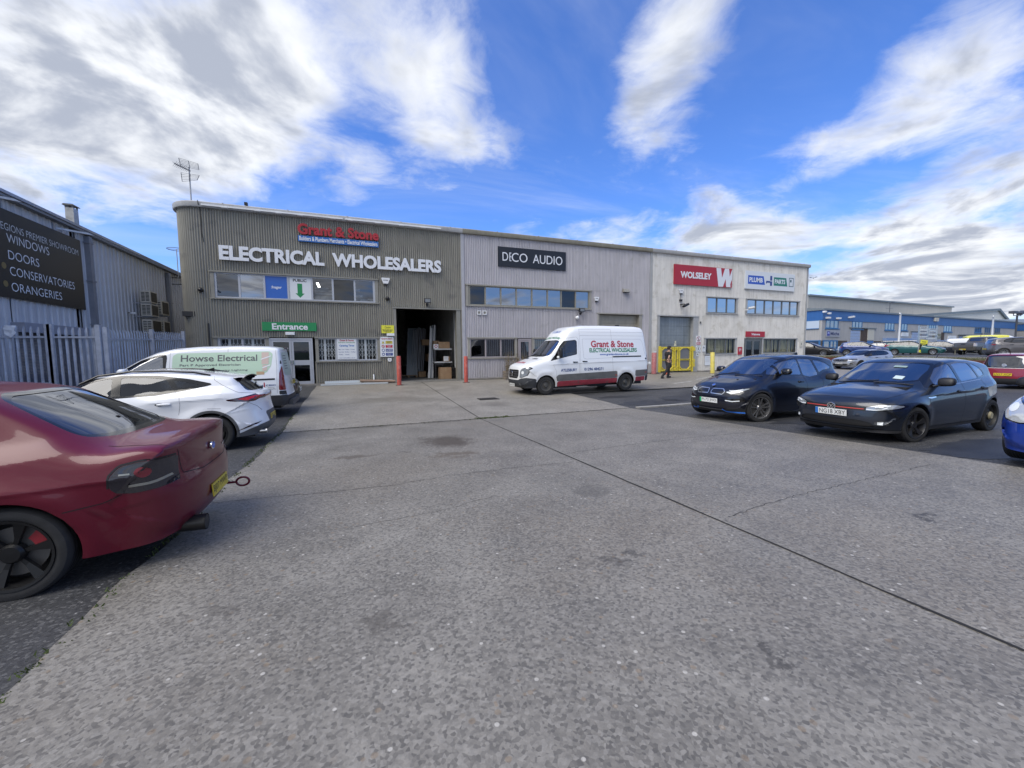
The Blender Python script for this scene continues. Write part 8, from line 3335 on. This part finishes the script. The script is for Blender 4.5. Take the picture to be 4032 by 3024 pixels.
for s in (-1, 1):
    mb = MB()
    sh.ribbon(mb, 'f', [(s * .1, .655), (s * .5, .655)], .02, .006)
    mb.build('grille_bar', CHROME, root)
disc_badge(root, .0, 0, .645, .085, True, (CHROME, BLACK), 10)
mb = MB()
for a in (90, 210, 330):
    mb.bar((-.012, 0, .645), (-.012, .075 * math.cos(rad(a)), .645 + .075 * math.sin(rad(a))), .006, .018)
mb.build('badge_star', CHROME, root)
plate(root, -.012, .42, 'DE73 MGX', True, 0, .52, .111, 4)
# ---- cars on the estate road beyond
S = scaled(HATCH, 1.065, .985, W=1.765, paint=paint('black_paint', (.012, .012, .016), .2), wheel=wheels(.32), glass=CARGT)
S['panels'] = S['panels'][-2:]
root, sh = car('parked_car', 'black hatchback with bright alloy wheels nosing out past the end of the building', (43.6, 4.0, RZ), rad(108), S)
for s in (-1, 1):
    mb = MB()
    sh.patch(mb, 'f', [(s * a, b) for a, b in ((.05, .58), (.3, .58), (.3, .70), (.07, .69))], .005)
    mb.build('grille', PIANO, root)
plate(root, -.012, .42, 'YK65 BND', True)
S = scaled(HATCH, 1.0, 1.02, paint=paint('dark_blue_paint', (.012, .035, .15), .25), wheel=wheels(.31), glass=CARGT)
root, sh = car('parked_car', 'dark blue hatchback half hidden behind the silver hatchback', (51.2, 3.6, RZ), rad(121), S)
plate(root, 4.06, .75, 'FD16 JNV', False)
SALOON = scaled(HATCH, 1.2, 1.0, W=1.87, rear=None)
SALOON['top'] = [(.12, .19, .22), (.02, .28, .28), (.0, .45, .3), (.03, .62, .28), (.1, .70, .18), (.5, .83, .11), (1.15, .935, .09), (1.35, .98, .11), (1.85, 1.23, .15), (2.3, 1.40, .12), (2.55, 1.45, .09), (3.0, 1.455, .085), (3.5, 1.41, .085), (3.8, 1.32, .12), (4.2, 1.13, .14), (4.45, 1.04, .1), (4.75, 1.01, .08), (4.86, .95, .14), (4.9, .7, .22), (4.92, .5, .25), (4.88, .3, .22), (4.8, .22, .2)]
SALOON['L'] = 4.92
SALOON['dlo'] = [(1.5, .95), (1.8, 1.12), (2.25, 1.34), (2.6, 1.39), (3.1, 1.38), (3.55, 1.3), (3.95, 1.13), (3.95, 1.06), (3.4, 1.01), (2.4, .98)]
SALOON['sidewin'] = [[(1.75, 1.0), (2.25, 1.3), (2.55, 1.35), (2.7, 1.35), (2.74, 1.02)], [(2.82, 1.03), (2.78, 1.35), (3.1, 1.34), (3.5, 1.26), (3.8, 1.12), (3.8, 1.07), (3.4, 1.05)]]
SALOON['screen'] = ([(0, 1.0), (.5, 1.0), (.68, 1.04), (.64, 1.2), (.57, 1.36), (.4, 1.4), (0, 1.41)], (1.3, 2.5), .03)
SALOON['arch'] = [(.95, .33, .37), (3.86, .33, .37)]
SALOON['flares'] = []
SALOON['panels'] = [('e', [(.0, .34), (.42, .36), (.42, .70), (0, .72)], (-1, .5), GRILL, 'grille', -.004), ('e', [(.5, .60), (.78, .62), (.86, .70), (.6, .72)], (-1, 1), HEADL, 'headlamp', .003, .01, True), ('e', [(.5, .3), (.78, .3), (.78, .4), (.55, .38)], (-1, .9), GRILL, 'side_intake', -.004, .01, True)]
S = dict(SALOON, paint=paint('saloon_white', (.72, .74, .76)), wheel=wheels(.33), glass=CARGT)
root, sh = car('parked_car', 'white saloon with its nose just clear of the silver hatchback', (56.8, 6.0, RZ), rad(121), S)
plate(root, -.012, .5, 'OV15 RTZ', True)
ESTATE = dict(SALOON)
ESTATE['top'] = SALOON['top'][:13] + [(4.0, 1.40, .085), (4.55, 1.33, .085), (4.62, 1.25, .1), (4.78, .98, .16), (4.85, .8, .2), (4.9, .6, .25), (4.92, .48, .25), (4.88, .3, .22), (4.8, .22, .2)]
ESTATE['dlo'] = [(1.5, .95), (1.8, 1.12), (2.25, 1.34), (2.6, 1.39), (3.4, 1.37), (4.2, 1.29), (4.45, 1.2), (4.4, 1.1), (3.4, 1.02), (2.4, .98)]
ESTATE['sidewin'] = [[(1.75, 1.0), (2.25, 1.3), (2.55, 1.35), (2.7, 1.35), (2.74, 1.02)], [(2.82, 1.03), (2.78, 1.35), (3.3, 1.34), (3.5, 1.06)], [(3.58, 1.07), (3.4, 1.33), (4.1, 1.26), (4.32, 1.14)]]
ESTATE['panels'] = [('e', [(.56, .85), (.84, .8), (.84, 1.0), (.66, 1.2), (.58, 1.2)], (4.3, 5), TAILR, 'tail_lamp', .004, .01, True)]
ESTATE['rear'] = ([(0, .98), (.52, .98), (.52, 1.24), (0, 1.27)], (4.4, 5), .02)
S = dict(ESTATE, paint=paint('estate_black', (.016, .016, .02), .2), wheel=wheels(.33), glass=CARGD)
root, sh = car('parked_car', 'black estate car with tall red tail lamps behind the white saloon', (59.8, 12.2, RZ), rad(-58), S)
plate(root, 4.93, .62, 'AV13 KTD', False)
S = dict(ESTATE, paint=paint('teal_paint', (.01, .085, .09), .1), wheel=wheels(.31), glass=CARGT)
S['panels'] = [('e', [(.5, .58), (.78, .58), (.84, .70), (.55, .72)], (-1, 1), HEADL, 'headlamp', .003, .01, True)] + ESTATE['panels']
root, sh = car('parked_car', 'teal estate car with a painted white roof reflection behind the wheeled bins', (57.3, 1.75, RZ), rad(112), S)
plate(root, -.012, .45, 'R482 GPE', True)
t_ = thing('roof_sheen', 'flat white sheet added as painted sky reflection on the teal estate car roof', 'roof reflection', (57.3, 1.75, RZ), rad(112))
mb = MB()
mb.box(2.2, 4.85, -.72, .72, 1.47, 1.53)
mb.build('sheet', WHITE, t_)  # added white sheet: the sky's reflection on the roof, put into colour
mb = MB()
for x in (2.8, 4.0):
    mb.box(x - .02, x + .02, -.73, .73, 1.45, 1.535)
mb.build('dark_band', BLACK, t_)  # dark bands added across the reflection sheet, no real load
S = scaled(HATCH, 1.03, 1.0, paint=paint('ink_paint', (.012, .016, .028), .2), wheel=wheels(.31), glass=CARGT)
root, sh = car('parked_car', 'ink black hatchback with silver wheels between the teal estate and the pickup', (60.9, .95, RZ), rad(114), S)
plate(root, -.012, .5, 'LB14 EOW', True)
S = scaled(HATCH, 1.07, 1.04, W=1.8, paint=paint('pewter_paint', (.12, .115, .125), .35, rough=.3), wheel=wheels(.33), glass=CARGD, rear=([(0, .98), (.55, .98), (.58, 1.03), (.52, 1.28), (0, 1.31)], (3.9, 4.5), .03))
S['panels'] = [('s', [(4.0, .90), (4.2, .88), (4.36, .98), (4.36, 1.04), (4.1, .98)], None, TAILR, 'tail_lamp', .004, .01)]
root, sh = car('parked_car', 'pewter hatchback with dark glass behind the cherry red city car', (49.3, -8.1, RZ), rad(131), S)
plate(root, 4.36, .6, 'GN66 UHD', False)
S = scaled(HATCH, 1.05, 1.0, paint=paint('graphite_paint', (.035, .037, .042), .3), wheel=wheels(.31), glass=CARGT)
root, sh = car('parked_car', 'dark grey hatchback facing out beyond the white electrician van', (-1.72, -5.2, gz(-5.2) - .02), rad(180), S)
plate(root, -.012, .42, 'BX61 YDO', True)
# pickup truck
PK_P = paint('pickup_grey', (.085, .08, .074), .2, rough=.4)
S = dict(L=5.35, W=1.86, zb=.38, bref=1.12, paint=PK_P, glass=CARGD, trim=DARK, n=9, N=120, M=34, Mb=8, spine=.85, nose=.6, tail=.25, p=3.2,
         top=[(.1, .4, .2), (.0, .6, .24), (.02, .9, .22), (.12, 1.05, .12), (1.1, 1.17, .09), (1.3, 1.22, .11), (1.75, 1.55, .14), (2.05, 1.76, .1), (2.6, 1.81, .08), (3.2, 1.78, .08), (3.42, 1.74, .08), (3.52, 1.6, .09), (3.62, 1.28, .07), (3.72, 1.24, .05), (5.2, 1.22, .05), (5.3, 1.2, .05), (5.33, 1.0, .06), (5.35, .75, .07), (5.33, .45, .08)],
         flank=[(.38, .93), (.55, .98), (.8, 1.0), (1.05, .98), (1.12, .96), (1.4, .86), (1.75, .74), (1.85, .7)], plan=[(0, .9), (.4, .96), (1, 1), (5.35, .985)], gplan=[(0, .95), (2, 1), (3.6, .97), (3.75, 1.02), (5.4, 1.02)],
         belt=[(0, 1.12), (5.4, 1.14)], arch=[(.95, .4, .44), (4.15, .4, .44)],
         dlo=[(1.55, 1.16), (2.0, 1.6), (2.4, 1.70), (3.2, 1.68), (3.42, 1.55), (3.45, 1.2)], sidewin=[[(1.75, 1.22), (2.1, 1.58), (2.4, 1.65), (2.45, 1.22)], [(2.53, 1.22), (2.5, 1.66), (3.15, 1.63), (3.3, 1.5), (3.35, 1.24)]],
         screen=([(0, 1.26), (.6, 1.26), (.66, 1.4), (.58, 1.68), (0, 1.74)], (1.2, 2.3), .03),
         rear=([(0, 1.34), (.58, 1.34), (.52, 1.64), (0, 1.68)], (3.3, 3.7), .03),
         panels=[('e', [(.74, .85), (.92, .85), (.92, 1.12), (.76, 1.12)], (5.0, 5.5), lens_mat('pickup_lamp', (.35, .3, .28), .2), 'tail_lamp', .006, .01, True), ('e', [(0, .42), (.95, .42), (.95, .62), (0, .62)], (5.0, 5.5), M('pickup_bumper', (.06, .057, .052), .6), 'rear_bumper', .02, .01)],
         wheel=dict(r=.385, wd=.25, rim=.23, style='six', mat=M('rim_black', (.014, .014, .015), .35, .3), inset=.02), handles=[(2.3, 1.08), (3.1, 1.08)], mirror=(1.8, 1.28, .06, 1.2), mirror_mat=BLACK)
root, sh = car('pickup_truck', 'grey pickup truck showing its closed tailgate behind the slate hatchback', (61.6, -.75, RZ), rad(170), S, 'pickup')
mb = MB()
sh.ribbon(mb, 'b', [(-.72, .70), (-.72, 1.17), (.72, 1.17), (.72, .70)], .018, .004, closed=True)
mb.build('tailgate_gap', SEAM, root)
mb = MB()
sh.patch(mb, 'b', [(-.18, 1.0), (.18, 1.0), (.16, 1.08), (-.16, 1.08)], .006)
mb.build('tailgate_handle', BLACK, root)
mb = MB()
mb.tube([(5.3, 0, .5), (5.5, 0, .45)], .04, 8)
superblob(mb, (5.52, 0, .5), .045, .045, .045)
mb.build('tow_ball', STEEL, root)
plate(root, 5.375, .55, 'EK68 ZRW', False)
mb = MB()
mb.tube([(3.1, 0, 1.78), (3.2, 0, 2.02)], [.016, .006], 6)
mb.build('roof_aerial', BLACK, root)
# big yellow van and a white van far behind
VANB = dict(L=5.91, W=2.0, zb=.3, bref=1.2, trim=DARK, n=9, N=120, M=34, Mb=8, spine=.85, nose=.6, tail=.35, p=3.2, glass=CARGD,
            top=[(.16, .3, .2), (.0, .5, .28), (.04, .95, .24), (.2, 1.1, .14), (.9, 1.25, .11), (1.4, 1.7, .15), (1.9, 2.1, .13), (2.3, 2.3, .1), (3, 2.36, .09), (5.4, 2.34, .09), (5.75, 2.2, .08), (5.85, 1.6, .08), (5.91, .7, .1), (5.88, .4, .1)],
            flank=[(.3, .94), (.6, .99), (.9, 1.0), (1.2, .985), (1.6, .95), (2.1, .88), (2.4, .8)], plan=[(0, .9), (.5, .97), (1.2, 1), (5.91, .98)], belt=[(0, 1.2), (6, 1.2)], arch=[(1.0, .35, .41), (4.6, .35, .41)],
            dlo=[(1.05, 1.2), (1.45, 1.6), (1.8, 1.9), (2.3, 1.95), (2.35, 1.25)], sidewin=[[(1.25, 1.28), (1.5, 1.55), (1.8, 1.83), (2.2, 1.87), (2.25, 1.32)]],
            screen=([(0, 1.3), (.7, 1.3), (.84, 1.4), (.7, 1.95), (0, 2.05)], (.8, 2.1), .03), wheel=dict(r=.35, wd=.22, rim=.21, style='steel', mat=RIMS, inset=.03))
S = dict(scaled(VANB, 1.05, .97), paint=M('hi_vis_yellow', (.62, .60, .07), .35, coat=.6))
S['panels'] = [('s', [(-.1, .2), (1.0, .2), (2.5, 1.15), (2.35, 2.4), (-.1, 2.4)], None, M('saloon_white', (.72, .74, .76)), 'cab', .002, .02)]
root, sh = car('ambulance_van', 'tall yellow van with a white cab standing behind the grey pickup', (77.6, 1.9, RZ), rad(124), S, 'van')
mb = MB()
mb.tube([(4.4, -.3, 2.25), (4.4, -.3, 2.6)], .03, 6)
mb.build('roof_aerial', BLACK, root)
S = dict(scaled(VANB, .8, .78), W=1.8, paint=M('saloon_white', (.72, .74, .76)))
root, sh = car('delivery_van', 'small white van partly hidden behind the pickup and hooped rail', (71.0, 2.4, RZ), rad(118), S, 'van')
mb = MB()
mb.box(4.68, 4.76, -.5, .5, 1.1, 1.5)
mb.build('rear_window', CARGD, root)
# ---------------------------------------------------------------- man walking past the yellow gate
PX, PY = 16.41, -3.2
t_ = person = thing('person', 'man in black T-shirt, cap and cargo trousers striding towards the yellow gate', 'person', (PX, PY, gz(PY)), rad(0))
SKIN = M('skin', (.42, .25, .18), .6, var=.06, vscale=20)
CLOTH = M('black_cotton', (.014, .014, .016), .9, var=.3, vscale=14, bump=.3, bscale=60)
TROU = M('black_canvas', (.016, .017, .02), .85, var=.35, vscale=9, bump=.4, bscale=45)


def skinned(name, nodes, edges, mats, parent, lv=2):
    """limbs grown from a joint skeleton ; root is the first node"""
    bm = bmesh.new()
    vs = [bm.verts.new(n[:3]) for n in nodes]
    for a, b in edges:
        bm.edges.new((vs[a], vs[b]))
    me = bpy.data.meshes.new(name)
    bm.to_mesh(me)
    bm.free()
    o = link(name, me, None)
    md = o.modifiers.new('skin', 'SKIN')
    md.use_smooth_shade = True
    ly = me.skin_vertices[0].data if me.skin_vertices else None
    if ly is None:
        me.attributes.new('skin', 'FLOAT', 'POINT')
    for i, n in enumerate(nodes):
        r = n[3] if hasattr(n[3], '__len__') else (n[3], n[3])
        ly[i].radius = r
        ly[i].use_root = (i == 0)
    sb = o.modifiers.new('sub', 'SUBSURF')
    sb.levels = sb.render_levels = lv
    dg = bpy.context.evaluated_depsgraph_get()
    me2 = bpy.data.meshes.new_from_object(o.evaluated_get(dg))
    bpy.data.objects.remove(o)
    me2.materials.clear()
    me2.materials.append(mats)
    me2.polygons.foreach_set('use_smooth', [True] * len(me2.polygons))
    return link(name, me2, parent)


# walking to the right and away ; x forward along the wall, y to the wall, z up
def body_nodes():
    N, E = [], []
    def ch(pts, start=None):
        prev = start
        for p in pts:
            N.append(p)
            if prev is not None:
                E.append((prev, len(N) - 1))
            prev = len(N) - 1
        return prev
    pel = ch([(0, 0, .95, (.16, .12))])
    chest = ch([(.0, 0, 1.1, (.15, .115)), (.02, 0, 1.28, (.18, .13)), (.03, 0, 1.42, (.15, .10))], pel)
    ch([(.05, 0, 1.51, .058), (.065, 0, 1.57, .062), (.075, 0, 1.645, .095), (.075, 0, 1.71, .088)], chest)
    return N, E, pel, chest, ch
N, E, pel, chest, ch = body_nodes()
# near arm bent back (camera side, -y), far arm forward
ch([(-.0, -.19, 1.40, .065), (-.10, -.235, 1.27, .055), (-.19, -.25, 1.13, .047), (-.10, -.23, 1.02, .038), (-.03, -.2, .965, .031)], chest)
ch([(.05, .19, 1.40, .065), (.06, .235, 1.26, .055), (.09, .25, 1.12, .046), (.2, .23, 1.05, .037), (.28, .2, 1.02, .031)], chest)
# legs : leading leg straight under him, trailing leg bent with the heel up
ch([(.04, .10, .88, .105), (.10, .10, .68, .085), (.15, .10, .48, .066), (.14, .10, .28, .058), (.12, .10, .09, .045)], pel)
ch([(-.02, -.10, .88, .105), (-.06, -.10, .68, .085), (-.10, -.10, .50, .066), (-.27, -.10, .32, .056), (-.42, -.10, .17, .045)], pel)
skinned('body', N, E, SKIN, person)


def sleeve(name, pts, mat, lv=2):
    n = [p for p in pts]
    return skinned(name, n, [(i, i + 1) for i in range(len(n) - 1)], mat, person, lv)
# shirt over torso with short sleeves
N, E = [], []
def ch(pts, prev=None):
    for p in pts:
        N.append(p)
        if prev is not None:
            E.append((prev, len(N) - 1))
        prev = len(N) - 1
    return prev
p0 = ch([(0, 0, .98, (.185, .145))])
c0 = ch([(.0, 0, 1.1, (.18, .14)), (.02, 0, 1.28, (.205, .15)), (.03, 0, 1.41, (.175, .12)), (.04, 0, 1.475, (.085, .075))], p0) - 1
ch([(-.0, -.2, 1.405, .085), (-.07, -.232, 1.29, .08), (-.105, -.24, 1.225, .075)], c0)
ch([(.05, .2, 1.405, .085), (.06, .232, 1.28, .08), (.075, .242, 1.21, .075)], c0)
skinned('t_shirt', N, E, CLOTH, person)
N, E = [], []
p0 = ch([(0, 0, .95, (.175, .14))])
ch([(.0, 0, 1.03, (.17, .135))], p0)
ch([(.04, .10, .86, .125), (.10, .10, .68, .105), (.15, .10, .48, .085), (.145, .10, .28, .078), (.12, .10, .10, .075)], p0)
ch([(-.02, -.10, .86, .125), (-.06, -.10, .68, .105), (-.10, -.10, .50, .085), (-.27, -.10, .32, .077), (-.40, -.10, .185, .073)], p0)
skinned('trousers', N, E, TROU, person)
mb = MB()
superblob(mb, (.0, -.19, .70), .08, .035, .10, .5)
mb.build('cargo_pocket', TROU, person, smooth=60)
mb = MB()
superblob(mb, (.13, .17, .66), .08, .04, .10, .5)
superblob(mb, (.14, .2, .5), .05, .02, .04, .5)
mb.build('tool_pouch', BLACK, person, smooth=60)
mb = MB()
mb.tube([(.155 * math.cos(a) * 1.12, .135 * math.sin(a) * 1.02, 1.0) for a in [6.283 * i / 22 for i in range(22)]], .018, 6, closed=True)
mb.build('belt', M('belt_brown', (.06, .05, .035), .7), person, smooth=50)
BOOT = M('boot_leather', (.02, .02, .022), .6)
mb = MB()
superblob(mb, (.17, .10, .055), .15, .05, .052, .6)
superblob(mb, (.10, .10, .11), .065, .05, .07, .6)
mb.build('boot', BOOT, person, smooth=60)
mb = MB()
for c, r in (((-.47, -.10, .11), (.055, .05, .13)), ((-.41, -.10, .16), (.06, .05, .07)), ((-.415, -.10, .03), (.06, .05, .035))):
    superblob(mb, c, *r, .6, shear=(.045, 0))
mb.build('boot', BOOT, person, smooth=60)
# cap, ears, face, hands
mb = MB()
superblob(mb, (.075, 0, 1.735), .105, .09, .065, .8)
mb.build('cap', M('cap_charcoal', (.03, .029, .028), .9), person, smooth=60)
mb = MB()
mb.prism([(.15, -.07), (.26, -.05), (.275, 0), (.26, .05), (.15, .07)], 1.715, 1.728, plane='xy')
mb.build('cap_peak', M('cap_charcoal', (.03, .029, .028), .9), person)
for s in (-1, 1):
    mb = MB()
    superblob(mb, (.065, .092 * s, 1.645), .02, .01, .032, .8)
    mb.build('ear', SKIN, person, smooth=60)
    mb = MB()
    superblob(mb, (.158, .034 * s, 1.665), .008, .014, .009, .9)
    mb.build('eye', WHITE, person, smooth=60)
mb = MB()
superblob(mb, (.178, 0, 1.635), .02, .014, .026, .8)
mb.build('nose', SKIN, person, smooth=60)
mb = MB()
superblob(mb, (.16, 0, 1.595), .008, .026, .007, .8)
mb.build('mouth', M('lip', (.3, .12, .1), .6), person, smooth=60)
mb = MB()
superblob(mb, (.03, 0, 1.66), .075, .088, .075, .85)
mb.build('hair', M('hair_dark', (.03, .022, .016), .8), person, smooth=60)
def hand(w, d, side):
    """palm with four curled fingers and a thumb from a wrist point along direction d"""
    w, d = Vector(w), Vector(d).normalized()
    sidev = d.cross(Vector((0, 1, 0))).normalized()
    nrm = sidev.cross(d)
    mbh = MB()
    mbh.tube([w, w + d * .045, w + d * .085], [.028, .037, .034], 10)
    for k, (o_, l) in enumerate(((-.027, .07), (-.009, .078), (.009, .073), (.027, .058))):
        b = w + d * .08 + sidev * o_
        mbh.tube([b, b + d * l * .45 + nrm * .006 * side, b + d * l * .75 + nrm * .024 * side, b + d * l * .8 + nrm * .042 * side], [.0095, .009, .008, .006], 7)
    b = w + d * .025 + sidev * -.032
    mbh.tube([b, b + d * .03 - sidev * .022, b + d * .062 - sidev * .02 + nrm * .012 * side], [.012, .01, .008], 7)
    mbh.build('hand', SKIN, person, smooth=60)
hand((-.03, -.2, .965), (.5, .1, -.6), 1)
hand((.28, .2, 1.02), (.9, -.1, -.2), -1)
